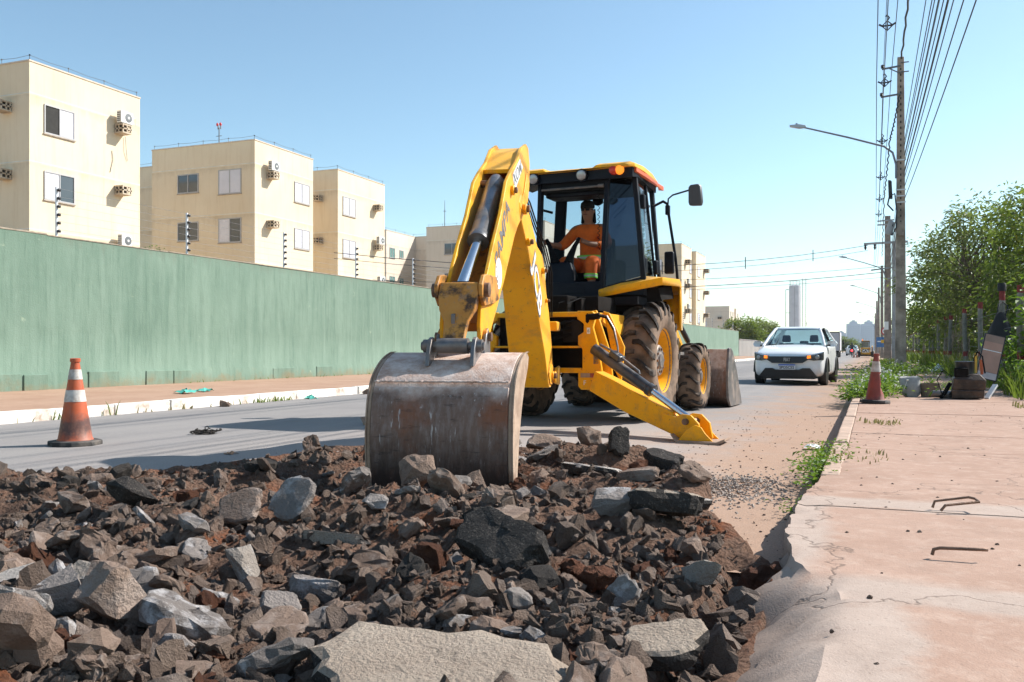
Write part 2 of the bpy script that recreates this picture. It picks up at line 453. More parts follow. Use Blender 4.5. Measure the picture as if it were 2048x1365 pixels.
# electric fence posts on the wall
M_ALU = plain('dull aluminium', (.70,.72,.74), .5, .1, .12, 12)
M_BLACKP = plain('black plastic', (.018,.018,.02), .5, 0, .3, 20)
M_DKSTEEL = plain('dark galvanised steel', (.16,.165,.17), .5, .5, .2, 15)
def fence_post():
    r = thing('electric_fence_post', '', 'fence post')
    MB().box(-.018,.018,-.018,.018,0,.9).build('post', M_ALU, r, bevel=.003)
    for k in range(6):
        z = .12+k*.145
        MB().lathe([(.012,0),(.03,.012),(.02,.03),(.034,.045),(.015,.06)], (.018,0,z), (1,.3,0), 8).build('insulator', M_BLACKP, r)
    return r
fp0 = fence_post()
FPY = [11.75,15.0,18.35,21.65,25.0,28.3,31.6,35,38.3,41.6,45,48.3,55,61.6,68.3,75,81.6,88,94.6]
for i, y in enumerate(FPY):
    o = fp0 if i == 0 else copy_tree(fp0)
    o.location = (WX-.06, y, 2.82)
    o['group'] = 'electric fence posts on the green wall'
    names = {0: 'silver electric fence post in front of the nearest apartment block', 1: 'silver electric fence post before the block with the red roof light',
             2: 'silver electric fence post beside the lit side of the second block', 3: 'silver electric fence post before the third block windows', 4: 'silver electric fence post before the pale courtyard walls'}
    o['label'] = names.get(i, ('sixth','seventh','eighth','ninth','tenth','eleventh','twelfth','thirteenth','fourteenth','fifteenth','sixteenth','seventeenth','eighteenth','nineteenth')[max(0, i-5)]+' electric fence post along the green wall counted from its near end')
M_WIRE = plain('fence wire', (.3,.3,.31), .5, .6, .1)
for k in range(6):
    z = 2.82+.15+k*.145
    w = MB().tube([(WX-.03, FPY[i], z) for i in range(len(FPY))], .0022, 4).build('fence_wire', M_WIRE)
    tag(w, ('lowest','second lowest','third lowest','third highest','second highest','highest')[k]+' electric fence wire strung above the green wall', 'wire', 'electric fence wires')

def m_render(name, a, b2, stain):
    t = NT(name); v = t.coord('Object'); st = t.coord('Object', (2.5, 2.5, .22))
    c = t.mix(t.ramp(t.noise(v, .35, 6, .6), (.3, 0), (.7, 1)), a, b2)
    c = t.mix(t.ramp(t.noise(st, 1.6, 8, .7), (.50, 0), (.78, .55)), c, stain)
    c = t.mix(t.ramp(t.noise(st, 7, 6, .7), (.62, 0), (.8, .35)), c, tuple(x*.7 for x in stain))
    z = t.xyz(v)[2]; fr_ = t.math('FRACT', t.math('DIVIDE', t.math('SUBTRACT', z, .15), 2.8))     # grime hanging under each joint band
    g = t.math('ADD', t.math('MULTIPLY', fr_, 1.0), t.math('MULTIPLY', t.noise(t.coord('Object', (1.2,1.2,.5)), 1.6, 8, .72), .55))
    c = t.mix(t.ramp(g, (1.16, 0), (1.36, .5)), c, tuple(x*.72 for x in stain))
    c = t.mix(t.ramp(t.noise(t.coord('Object', (5,5,.12)), 1.3, 6, .7), (.60, 0), (.76, .5)), c, tuple(x*.8 for x in stain))
    t.bump(t.noise(v, 30, 4, .6), .2, .01)
    return t.end(c, .9, 0, .2)
M_CREAM = m_render('cream render', (.68,.56,.40), (.75,.64,.48), (.58,.44,.28))
M_PALE = m_render('pale render', (.66,.57,.46), (.72,.63,.53), (.56,.45,.34))
M_BAND = plain('pale joint band', (.70,.66,.58), .9, var=.2, scale=3)
M_CAP = plain('roof capping', (.62,.52,.42), .8, var=.2)
M_FRAMEW = plain('aluminium window frame', (.42,.41,.41), .5, var=.06)
M_SHUT = plain('white shutter', (.66,.65,.70), .55, var=.06, scale=2)
def m_pane():
    t = NT('window pane'); v = t.coord()
    c = t.mix(t.noise(v, .7, 3), (.03,.04,.045), (.09,.10,.11))
    return t.end(c, .06, 0, .8)
M_PANE = m_pane()
M_PANEG = plain('greenish pane', (.16,.30,.28), .1, var=.2, spec=.8)
M_ACBOX = plain('concrete air conditioner box', (.55,.46,.35), .9, var=.2, scale=4, dirt=(.33,.24,.16), dscale=2)
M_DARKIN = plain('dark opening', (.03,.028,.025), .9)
M_ACW = plain('white condenser casing', (.74,.73,.70), .5, var=.1)
M_SILL = plain('grimy sill', (.40,.34,.28), .9, var=.3)

def face_map(face, plane):
    """(along, out, z) -> world for a wall face"""
    if face == 'E': return lambda a, o, z: (plane+o, a, z)
    return lambda a, o, z: (a, plane-o, z)
def fbox(b, fm, a0, a1, o0, o1, z0, z1):
    vs = [fm(a, o, z) for z in (z0, z1) for o in (o0, o1) for a in (a0, a1)]
    b.add(vs, [(0,1,3,2),(4,6,7,5),(0,4,5,1),(2,3,7,6),(0,2,6,4),(1,5,7,3)])
def window(root, fm, a0, a1, z0, z1, style, detail=True):
    """sliding window: white frame proud of the wall, louvred shutter leaves or dark panes"""
    f = MB(); t = .05
    fbox(f, fm, a0, a1, .002, .045, z0, z0+t); fbox(f, fm, a0, a1, .002, .045, z1-t, z1)
    fbox(f, fm, a0, a0+t, .002, .045, z0+t, z1-t); fbox(f, fm, a1-t, a1, .002, .045, z0+t, z1-t)
    am = (a0+a1)/2
    fbox(f, fm, am-.025, am+.025, .002, .043, z0+t, z1-t)
    w = f.build('window', M_FRAMEW, root, bevel=0, smooth=0)
    s = MB(); fbox(s, fm, a0-.04, a1+.04, .002, .06, z0-.05, z0-.003); s.build('sill', M_SILL, w, smooth=0)
    for k, (l, r) in enumerate(((a0+t, am-.025), (am+.025, a1-t))):
        ch = style[k]
        if ch == 's':
            p = MB(); fbox(p, fm, l, r, .002, .018, z0+t, z1-t)
            if detail:
                n = 14
                for q in range(n):
                    zz = z0+t+.03+(z1-z0-2*t-.05)*q/n
                    fbox(p, fm, l+.04, r-.04, .018, .03, zz, zz+.035)
            p.build('shutter', M_SHUT, w, smooth=0)
        else:
            p = MB(); fbox(p, fm, l, r, .002, .012, z0+t, z1-t)
            p.build('pane', {'g': M_PANE, 't': M_PANEG, 'd': M_DARKIN}[ch], w, smooth=0)
def acbox(root, fm, a0, z0, wd=.53, dp=.52, h=.42, side=1):
    """precast open box on the wall for an air conditioner"""
    b = MB(); t = .06
    fbox(b, fm, a0, a0+wd, .002, dp, z0, z0+t); fbox(b, fm, a0, a0+wd, .002, dp, z0+h-t, z0+h)
    fbox(b, fm, a0, a0+wd, dp-t, dp, z0+h/2-.03, z0+h/2+.03)
    fbox(b, fm, a0, a0+t, .002, dp, z0+h/2-.03, z0+h/2+.03); fbox(b, fm, a0+wd-t, a0+wd, .002, dp, z0+h/2-.03, z0+h/2+.03)
    for aa in (a0, a0+wd-t):
        for oo in (.05, dp/2-.03, dp-t): fbox(b, fm, aa, aa+t, oo, oo+t, z0+t, z0+h-t)
    fbox(b, fm, a0+wd/2-.03, a0+wd/2+.03, dp-t, dp, z0+t, z0+h-t)
    o = b.build('air_conditioner_box', M_ACBOX, root, smooth=0)
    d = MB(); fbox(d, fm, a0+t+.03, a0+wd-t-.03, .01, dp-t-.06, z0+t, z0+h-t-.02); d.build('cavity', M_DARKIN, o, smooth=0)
def condenser(fm, a0, z0, label, wd=.72, dp=.26, h=.54, out=.2):
    c = fm(a0+wd/2, out+dp/2, z0); r = thing('air_conditioner', label, 'air conditioner', c, 'air conditioner condensers on the blocks')
    b = MB(); fbox(b, fm, a0, a0+wd, out, out+dp, z0, z0+h); b.build('casing', M_ACW, r, bevel=.02)
    nrm = Vector(fm(0,1,0))-Vector(fm(0,0,0))
    MB().lathe([(.2,0),(.2,.012),(.17,.014)], fm(a0+wd*.62, out+dp, z0+h*.5), nrm, 20).build('fan_guard', M_DKSTEEL, r)
    MB().lathe([(.06,.014),(.06,.022)], fm(a0+wd*.62, out+dp, z0+h*.5), nrm, 12).build('fan_hub', M_ACW, r)
    g = MB()
    for q in range(5): fbox(g, fm, a0-.004, a0, out+.03, out+dp-.03, z0+.06+q*.09, z0+.11+q*.09)
    g.build('side_grille', M_BLACKP, r, smooth=0)
    fe = MB(); fbox(fe, fm, a0+.06, a0+.12, out+.02, out+dp-.02, z0-.05, z0); fbox(fe, fm, a0+wd-.12, a0+wd-.06, out+.02, out+dp-.02, z0-.05, z0); fe.build('feet', M_DKSTEEL, r, smooth=0)
def roof_wire(root, pts):
    """lightning conductor round the parapet"""
    b = MB()
    for k in range(len(pts)-1):
        p, q = Vector(pts[k]), Vector(pts[k+1]); n = max(2, int((q-p).length/1.5))
        prev = None
        for i in range(n+1):
            c = p.lerp(q, i/n); top = c+Vector((0,0,.22))
            b.cyl(c, top, .012, .012, 5); b.lathe([(.03,-.02),(.03,.03)], top, (0,0,1), 6)
            if prev is not None:
                mid = (prev+top)/2-Vector((0,0,.04)); b.tube([prev, mid, top], .009, 4)
            prev = top
    b.build('lightning_conductor', M_DKSTEEL, root, smooth=0)
def block(label, walls, mat, loc, bands=(10.95+.45, 8.6, 5.8, 3.0), H=12.7, name='apartment_building', detail=True):
    r = thing(name, label, 'apartment building', loc, 'cream apartment blocks behind the wall')
    for (x0, x1, y0, y1) in walls:
        MB().box(x0, x1, y0, y1, -.3, H).build('wall', mat, r, smooth=0)
        bd = MB()
        for z in bands:
            bd.box(x0-.004, x1+.004, y0-.004, y1+.004, z, z+.045)
        bd.build('joint_band', M_BAND, r, smooth=0)
        MB().box(x0-.03, x1+.03, y0-.03, y1+.03, H+.001, H+.06).build('capping', M_CAP, r, smooth=0)
    return r
# --- nearest block
b1 = block('nearest cream apartment block, cut by the frame edge, with a condenser on its sunlit side', [(-46,-32.1,26.9,32.9)], M_CREAM, (-39,29.9,0))
E1 = face_map('E', -32.1); S1 = face_map('S', 26.9)
window(b1, E1, 27.6, 29.14, 9.9, 11.12, 'ds'); window(b1, E1, 27.6, 29.14, 7.13, 8.33, 'sg'); window(b1, E1, 27.6, 29.14, 4.3, 5.5, 'ss')
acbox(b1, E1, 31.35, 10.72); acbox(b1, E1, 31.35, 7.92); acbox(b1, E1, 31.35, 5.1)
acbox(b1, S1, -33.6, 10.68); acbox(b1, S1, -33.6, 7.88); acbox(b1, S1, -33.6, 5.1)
window(b1, S1, -36.6, -35.0, 9.9, 11.1, 'sg'); window(b1, S1, -36.6, -35.0, 7.1, 8.3, 'ss')
roof_wire(b1, [(-45,27,12.76),(-32.2,27,12.76),(-32.2,32.8,12.76)])
condenser(E1, 31.3, 11.19, 'white condenser unit on the upper box of the nearest block'); condenser(E1, 31.35, 5.57, 'white condenser unit just above the green wall on the nearest block', .6)
MB().tube([E1(31.2,.02,9.9), E1(31.25,.03,9.5), E1(31.1,.02,8.9)], .012, 5).build('drain_pipe', M_DKSTEEL, b1)
MB().tube([E1(31.95,.06,10.7), E1(31.98,.08,10.1), E1(32.1,.03,9.6)], .012, 5).build('drain_pipe', M_DKSTEEL, b1)
MB().tube([E1(32.05,.3,11.5), E1(32.35,.25,11.62), E1(32.5,.12,11.3), E1(32.3,.05,11.0), E1(32.05,.2,11.15)], .018, 6).build('refrigerant_pipe', M_ACW, b1)
# --- second block with set-back wing, third block
b2 = block('cream apartment block with red roof light and four front windows', [(-39.85,-32.4,41.8,47.5),(-48,-39.86,45.5,60)], M_CREAM, (-37,45,0))
E2 = face_map('E', -32.4); S2 = face_map('S', 41.8); S2b = face_map('S', 45.5)
for z, st in ((9.8,'ss'),(7.0,'ss'),(4.2,'ss')): window(b2, E2, 45.54, 47.1, z, z+1.22, st)
for z, st in ((10.0,'gg'),(7.2,'gg'),(4.4,'gg')): window(b2, S2, -37.9, -36.37, z, z+1.1, st)
for z, st in ((9.77,'ss'),(6.98,'sg'),(4.2,'ss')): window(b2, S2, -34.93, -33.33, z, z+1.4, st)
window(b2, S2b, -41.4, -40.4, 7.2, 8.1, 'gg'); window(b2, S2b, -41.4, -40.4, 10.0, 10.9, 'gg')
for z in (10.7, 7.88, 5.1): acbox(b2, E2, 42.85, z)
condenser(E2, 42.75, 11.17, 'white condenser unit on the second block by its sunlit corner')
roof_wire(b2, [(-47,45.6,12.76),(-39.9,45.6,12.76)]); roof_wire(b2, [(-39.75,41.9,12.76),(-32.5,41.9,12.76),(-32.5,47.4,12.76)])
mast = MB(); mast.cyl((-35.9,43,12.76),(-35.9,43,14.0),.03,.03,8); mast.bar((-36.1,43,13.5),(-35.7,43,13.5),.03,.03); mast.bar((-35.97,43,13.9),(-35.97,43,14.15),.05,.05); mast.bar((-35.78,43,13.9),(-35.78,43,14.15),.05,.05)
ml = mast.build('roof_mast', M_DKSTEEL, b2)
MR = plain('red obstruction light', (.55,.03,.03), .3)
for dx in (-.12,.1): MB().lathe([(.05,0),(.075,.05),(.07,.13),(.02,.19)], (-35.9+dx,43,14.1), (0,0,1), 10).build('obstruction_light', MR, ml)
b3 = block('cream apartment block third along the green wall with a condenser by its corner', [(-40,-32.65,50.7,56.8)], M_CREAM, (-36,53.7,0))
E3 = face_map('E', -32.65); S3 = face_map('S', 50.7)
for z in (9.83,7.0,4.2): window(b3, E3, 51.28, 52.86, z, z+1.23, 'ss')
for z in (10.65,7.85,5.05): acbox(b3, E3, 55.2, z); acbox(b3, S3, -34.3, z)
condenser(E3, 55.3, 8.3, 'dark condenser unit on the third block upper box'); condenser(E3, 55.4, 5.5, 'white condenser unit low on the third block')
roof_wire(b3, [(-39,50.8,12.76),(-32.75,50.8,12.76),(-32.75,56.7,12.76)])
# --- courtyard block
b4 = block('pale apartment block round a shaded courtyard behind the digger arm', [(-52,-44.7,78.1,90),(-44.69,-40.21,84.2,90),(-40.2,-28,78.0,90)], M_PALE, (-40,84,0))
E4 = face_map('E', -44.7); S4 = face_map('S', 78.0)
for z in (10.05,7.2,4.4):
    window(b4, E4, 78.75, 79.8, z, z+1.02, 'tt', False); window(b4, E4, 80.75, 81.6, z+.15, z+.95, 'tt', False)
    window(b4, S4, -38.25, -36.64, z-.05, z+1.03, 'gg', False); window(b4, S4, -33.5, -32, z-.05, z+1.03, 'gg', False)
roof_wire(b4, [(-44.8,78.2,12.76),(-44.8,84,12.76),(-40.3,84.3,12.76)]); roof_wire(b4, [(-40,78.1,12.76),(-28,78.1,12.76)])
m4 = MB(); m4.cyl((-39.2,80,12.76),(-39.2,80,15.6),.04,.02,6); m4.box(-39.35,-39.05,79.97,80.03,14.5,14.56); m4.build('roof_mast', M_DKSTEEL, b4)
# --- blocks to the right of the cab
b5 = block('cream apartment block to the right of the cab with condensers and yellow recess', [(-34,-19.8,100.4,106.4),(-34,-20.3,106.41,109.2),(-34,-19.8,109.21,115.7)], M_CREAM, (-26,108,0))
E5 = face_map('E', -19.8); S5 = face_map('S', 100.4)
for z in (9.8,6.95,4.1):
    window(b5, E5, 105.0, 106.2, z, z+1.22, 'ss', False); window(b5, E5, 110.2, 111.85, z, z+1.25, 'ss', False); window(b5, S5, -23.6, -22, z, z+1.25, 'ss', False)
for z in (10.6,7.85,5.0): acbox(b5, E5, 102.2, z, .9, .62, .5); acbox(b5, E5, 114.4, z-.05, .9, .62, .5)
condenser(E5, 102.3, 8.4, 'condenser unit midway up the block right of the cab'); condenser(E5, 102.3, 5.55, 'condenser unit low on the block right of the cab')
roof_wire(b5, [(-30,100.5,12.76),(-19.9,100.5,12.76),(-19.9,106.3,12.76)]); roof_wire(b5, [(-20.2,109.3,12.76),(-19.9,115.6,12.76)])
b6 = block('distant pale apartment block beyond the end of the green wall', [(-62,-36.2,249.6,259),(-62,-37.2,259.01,265.4),(-62,-36.6,265.41,272.6)], M_PALE, (-48,260,0), bands=())
E6 = face_map('E', -36.2); S6 = face_map('S', 249.6); E6b = face_map('E', -36.6)
for z in (9.6,7.0,4.2):
    window(b6, E6, 251.5, 253, z, z+1.8, 'gg', False); window(b6, E6, 255.5, 257, z, z+1.8, 'gg', False); window(b6, E6b, 268, 270, z, z+1.8, 'gg', False)
    window(b6, S6, -44.5, -42.3, z, z+1.6, 'ss', False)
acbox(b6, S6, -39.3, 9.2, 1.1, .7, .7); acbox(b6, S6, -39.3, 4.2, 1.1, .7, .7)
# ================================================================ BACKHOE LOADER
def m_yellow():
    t = NT('machine yellow paint'); v = t.coord('Object')
    f = t.noise(v, 2.2, 6, .65)
    c = t.mix(t.ramp(f, (.3, 0), (.7, 1)), (.82,.33,.003), (.90,.435,.008))
    g = t.ramp(t.noise(v, 5.5, 9, .74), (.50, 0), (.68, .6)); c = t.mix(g, c, (.40,.22,.07))
    sp = t.ramp(t.noise(v, 26, 6, .75), (.62, 0), (.66, .85)); c = t.mix(sp, c, (.12,.06,.03))
    st = t.coord('Object', (22, 22, 3)); sc_ = t.ramp(t.noise(st, 3, 5, .7), (.69, 0), (.73, .6)); c = t.mix(sc_, c, (.42,.24,.09))
    t.bump(t.noise(v, 8, 4, .5), .06, .01)
    t.b.inputs['Sheen Weight'].default_value = .34; t.b.inputs['Sheen Roughness'].default_value = .35; t.set(t.b.inputs['Sheen Tint'], (1,.93,.62))
    return t.end(c, t.math('MULTIPLY_ADD', g, .35, .45), 0, .2)
def m_oily():
    t = NT('greasy scuffed yellow paint'); v = t.coord('Object')
    c = t.mix(t.ramp(t.noise(v, 4, 6, .65), (.3, 0), (.7, 1)), (.50,.18,.018), (.58,.28,.06))
    c = t.mix(t.ramp(t.noise(v, 7, 7, .7), (.50, 0), (.62, .95)), c, (.055,.03,.018))
    c = t.mix(t.ramp(t.noise(v, 17, 7, .72), (.56, 0), (.68, .8)), c, (.35,.22,.14))
    return t.end(c, .55, 0, .4)
def m_rustplate():
    t = NT('worn rusty bucket steel'); v = t.coord('Object'); x = t.xyz(v)
    st = t.coord('Object', (9, 9, 2.2)); hz = t.coord('Object', (2.5, 2.5, 14))
    c = t.mix(t.ramp(t.noise(v, 3, 7, .7), (.3, 0), (.7, 1)), (.13,.080,.060), (.25,.165,.13))
    c = t.mix(t.ramp(t.noise(st, 3.5, 8, .72), (.46, 0), (.66, .85)), c, (.30,.235,.21))
    c = t.mix(t.ramp(t.noise(v, 2.0, 6, .65), (.48, 0), (.64, .85)), c, (.26,.095,.045))
    c = t.mix(t.ramp(t.noise(hz, 3, 7, .7), (.57, 0), (.68, .65)), c, (.05,.04,.036))
    # bare polished streaks where the ground scours it
    sw = t.coord('Object', (30, 30, 4)); s1 = t.ramp(t.noise(sw, 1.3, 4, .6), (.63, 0), (.69, .85))
    c = t.mix(s1, c, (.55,.50,.48))
    rot = t.n('Mapping', Vector=t.co.outputs['Object']); rot.inputs['Rotation'].default_value = (.3, .55, .2); rot.inputs['Scale'].default_value = (38, 38, 1.6)
    c = t.mix(t.ramp(t.noise(rot.outputs[0], 1.0, 3, .5), (.70, 0), (.735, .8)), c, (.50,.46,.45))
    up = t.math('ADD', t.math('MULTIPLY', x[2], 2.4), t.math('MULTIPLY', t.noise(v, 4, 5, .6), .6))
    c = t.mix(t.ramp(up, (1.60, 0), (1.78, .92)), c, t.mix(t.ramp(t.noise(v, 9, 7, .72), (.35, 0), (.62, 1)), (.46,.29,.215), (.72,.60,.53)))          # upper wrap paler: sunlight on its upward face put into the colour
    c = t.mix(t.ramp(t.math('ADD', t.math('MULTIPLY', x[2], 3.0), t.math('MULTIPLY', t.noise(st, 2, 6, .7), .9)), (.55, .92), (1.45, 0)), c, (.028,.02,.017))  # darker towards the lower plate
    h = t.math('ADD', t.noise(v, 14, 6, .7), t.noise(st, 9, 4, .6))
    t.bump(h, .35, .012)
    return t.end(c, t.math('MULTIPLY_ADD', s1, -.2, .65), .08, .25)
M_YEL = m_yellow(); M_OILY = m_oily(); M_RUSTP = m_rustplate()
M_SIDEP = plain('dry clay on steel side plate', (.40,.285,.205), .85, .0, .3, 9, .5, 40, dirt=(.24,.15,.10), dscale=5)
M_CABBLK = plain('black cab paint', (.005,.007,.013), .42, 0, .3, 5, spec=.16, dirt=(.012,.012,.016), dscale=2)
M_INT = plain('dark cab trim', (.010,.010,.012), .8, 0, .3, spec=.1)
M_UNDER = plain('grimy underbody', (.014,.012,.011), .9, 0, .5, 8, .4, spec=.08)
M_CYL = plain('worn black cylinder paint', (.06,.06,.065), .32, .35, .4, 6, dirt=(.14,.115,.1), dscale=5)
M_CYLG = plain('scuffed grey cylinder paint', (.19,.195,.21), .30, .55, .3, 6, dirt=(.11,.10,.09), dscale=4)
M_CHROME = plain('chromed rod', (.62,.66,.72), .10, 1, .05, 30)
M_PIN = plain('rusty pin steel', (.20,.12,.08), .55, .5, .5, 14, .3)
M_GSTEEL = plain('grey bare steel', (.20,.19,.19), .45, .6, .35, 11, dirt=(.30,.24,.2), dscale=6)
M_TYRE = plain('dusty tyre carcass', (.24,.17,.125), .95, 0, .35, 7, .5, 50, spec=.1, dirt=(.09,.07,.055), dscale=4)
M_LUG = plain('rubber tread bars', (.040,.035,.032), .9, 0, .5, 9, .3, 60, spec=.15, dirt=(.15,.11,.085), dscale=5)
M_HOSE = plain('black hose', (.010,.010,.011), .85, 0, .3, spec=.1)
M_GLASS = glass_dark('tinted cab glass', alpha_tint=(.035,.05,.085))
M_GLASSC = glass_dark('clear cab glass', alpha_tint=(.55,.64,.68))
M_DECALW = plain('white decal', (.80,.80,.80), .4, 0, .06, 12)
M_DECALG = plain('grey decal lettering', (.17,.16,.16), .5, 0, .2, 30)
M_REDREF = plain('red reflector', (.35,.03,.02), .4, 0, .3, 20, dirt=(.25,.15,.1), dscale=12)
M_AMBER = emit_mat('amber lens', (.9,.25,.02), .6)
M_REDL = plain('red lens', (.55,.03,.015), .25)
M_LAMP = plain('work lamp lens', (.36,.36,.37), .15, .3, .15, 30)
M_MIRROR = plain('mirror back', (.05,.05,.055), .45, 0, .2)

YAW = R(-2.5)
bh = thing('backhoe_loader', 'yellow backhoe loader digging up the road with its rear bucket', 'backhoe loader', (-3.34, 10.85, 0))
bh.rotation_euler = (0, 0, YAW)
RM = Matrix.Translation(bh.location) @ Matrix.Rotation(YAW, 4, 'Z'); RI = RM.inverted()
SW_T = R(11.1); KP = Vector((-3.3, 9.05, 0)); BU = Vector((math.sin(SW_T), -math.cos(SW_T), 0)); BV = Vector((math.cos(SW_T), math.sin(SW_T), 0))
def B(rho, w, z):
    """point in the swung plane of the digging arm, in machine coordinates"""
    return RI @ (KP + BU*rho + BV*w + Vector((0, 0, z)))
def Bd(v):  # direction
    return RI.to_3x3() @ (BU*v[0] + BV*v[1] + Vector((0, 0, v[2])))
def pl(poly, w0, w1): return MB().prism(poly, lambda u, v, w: B(u, w, v), w0, w1)

# ---- wheels
def wheel(cx, cy, rad, wid, side, nl, lab):
    k = rad/.72; hw = wid/2
    tr = MB(); c = (cx, cy, rad)
    prof = [(.37*k, -hw*.72), (.40*k, -hw*.92), (.52*k, -hw*1.03), (.60*k, -hw*1.0), (.655*k, -hw*.86), (.675*k, -hw*.5), (.68*k, 0), (.675*k, hw*.5), (.655*k, hw*.86), (.60*k, hw*1.0), (.52*k, hw*1.03), (.40*k, hw*.92), (.37*k, hw*.72)]
    tr.lathe(prof, c, (1,0,0), 48, caps=False)
    W_ = MB(); W_.v, W_.f = [], []
    root = bpy.data.objects.new('wheel', None); COL.objects.link(root); root.parent = bh
    if lab: root['label'] = lab
    tr.build('tyre', M_TYRE, root, smooth=60)
    lg = MB()
    for h in (-1, 1):
        for i in range(nl):
            th0 = 2*math.pi*(i+(.5 if h > 0 else 0))/nl
            rings = []
            for u, r0, r1, dl in ((-.06,.66,.712,.052),(.30,.66,.722,.056),(.44,.66,.722,.060),(.70,.655,.715,.064),(.90,.63,.70,.070),(1.02,.585,.655,.074),(1.05,.55,.58,.07)):
                ww = u*hw*h; th = th0+max(0, u-.36)*.36
                d = dl*k/(.7*k)
                rings.append([(cx+ww, cy+math.cos(a)*rr*k, rad+math.sin(a)*rr*k) for rr, a in ((r0, th-d*.62), (r1, th-d*.42), (r1, th+d*.42), (r0, th+d*.62))])
            lg.loft(rings)
    lg.build('tread', M_LUG, root, smooth=25)
    s = side
    rim = MB().lathe([(.385*k, hw*.78), (.40*k, hw*.86), (.385*k, hw*.84), (.36*k, hw*.60), (.34*k, hw*.1), (.20*k, hw*.02), (.02*k, hw*.05)], c, (s,0,0), 40, caps=False)
    rim.lathe([(.385*k, hw*.78), (.40*k, hw*.86), (.385*k, hw*.84), (.36*k, hw*.4), (.02*k, hw*.2)], c, (-s,0,0), 40, caps=False)
    rm = rim.build('rim', M_YEL, root, smooth=40)
    hb = MB().lathe([(.19*k, hw*.02), (.19*k, hw*.55), (.175*k, hw*.62), (.10*k, hw*.64), (.09*k, hw*.74), (.05*k, hw*.76)], c, (s,0,0), 28)
    hb.build('hub', M_GSTEEL, root)
    bo = MB()
    for q in range(10):
        a = 2*math.pi*q/10
        bo.lathe([(.016*k, hw*.60), (.016*k, hw*.70)], (cx, cy+math.cos(a)*.14*k, rad+math.sin(a)*.14*k), (s,0,0), 6)
    bo.build('bolts', M_PIN, root)
    return root
wheel(.81, 0, .72, .44, 1, 19, 'rear wheel on the sunlit side with yellow rim'); wheel(-.81, 0, .72, .44, -1, 19, None)
wheel(.86, 2.17, .475, .32, 1, 15, 'smaller front wheel behind the loader bucket'); wheel(-.86, 2.17, .475, .32, -1, 15, None)

# ---- chassis, axles, bonnet
b = MB(); b.box(-.36,.36,-1.5,3.0,.62,.95); b.box(-.30,.30,-1.45,-.2,.95,1.45); b.box(-.55,.55,-.3,.5,.95,1.5); b.build('chassis', M_UNDER, bh, bevel=.02)
MB().cyl((-.72,0,.72),(.72,0,.72),.15,.15,16).lathe([(.2,-.2),(.26,0),(.2,.2)], (0,0,.72), (1,0,0), 16).build('rear_axle', M_UNDER, bh)
MB().cyl((-.78,2.17,.475),(.78,2.17,.475),.10,.10,14).lathe([(.13,-.14),(.18,0),(.13,.14)], (.1,2.17,.475), (1,0,0), 14).build('front_axle', M_UNDER, bh)
b = MB(); b.loft([[(-.42,.9,1.0),(.42,.9,1.0),(.42,.9,1.62),(.3,.9,1.68),(-.3,.9,1.68),(-.42,.9,1.62)],[(-.40,3.0,1.0),(.40,3.0,1.0),(.40,3.0,1.42),(.28,3.0,1.47),(-.28,3.0,1.47),(-.40,3.0,1.42)]]); b.build('bonnet', M_YEL, bh, bevel=.03)
MB().box(-.36,.36,2.98,3.06,.8,1.38).build('radiator_grille', M_CABBLK, bh, bevel=.01)
b = MB(); b.box(.40,.74,.45,1.5,.55,1.0); b.box(-.74,-.40,.45,1.5,.55,1.0); b.build('tank_and_battery_boxes', M_UNDER, bh, bevel=.03)
MB().box(.74,.95,.98,1.22,.78,.82).build('step', M_GSTEEL, bh)
MB().tube([(.47,1.25,1.5),(.47,1.25,2.2),(.47,1.15,2.35)], .045, 10).build('exhaust_pipe', M_CABBLK, bh)
# ---- loader arms and front bucket
for s in (-1, 1):
    b = MB(); b.prism([(1.05,1.42),(1.25,1.46),(2.2,1.12),(2.75,.75),(2.95,.35),(2.85,.22),(2.72,.3),(2.55,.66),(2.1,.92),(1.1,1.22)], lambda y, z, w: (w, y, z), s*.58-.05, s*.58+.05)
    b.build('loader_arm', M_YEL, bh, bevel=.012)
    MB().cyl((s*.66,1.0,.75),(s*.66,1.75,1.1),.05,.05,12).cyl((s*.66,1.75,1.1),(s*.66,1.95,1.2),.028,.028,10).build('lift_ram', M_CYL, bh)
    MB().cyl((s*.72,1.55,1.36),(s*.72,2.4,.98),.04,.04,12).cyl((s*.72,2.4,.98),(s*.72,2.85,.7),.025,.025,10).build('tilt_ram', M_CYL, bh)
bx0, bx1 = -1.22, 1.22
prof = [(2.80,.83),(2.82,.87),(2.80,.83)]
sh = [(2.86,.86),(2.78,.62),(2.76,.38),(2.82,.14),(2.98,.02),(3.35,.005),(3.86,.0)]
b = MB(); inner = [(y+.03+.02*(i > 2), z+.02*(i > 2)) for i, (y, z) in enumerate(sh)]
b.prism(sh+inner[::-1], lambda y, z, w: (w, y, z), bx0, bx1); lb = b.build('loader_bucket', M_RUSTP, bh, bevel=.006)
for s in (bx0, bx1):
    MB().prism([(2.86,.87),(2.77,.6),(2.75,.38),(2.81,.13),(2.98,.0),(3.4,-.005),(3.9,-.005),(3.8,.12),(3.5,.5),(3.15,.82),(2.98,.88)], lambda y, z, w: (w, y, z), s-.018, s+.018).build('side_plate', M_GSTEEL, lb, bevel=.004)
for i in range(7):
    xx = bx0+.1+i*(bx1-bx0-.2)/6
    MB().prism([(3.84,.0),(4.05,.03),(3.84,.06)], lambda y, z, w: (w, y, z), xx-.04, xx+.04).build('tooth', M_GSTEEL, lb)

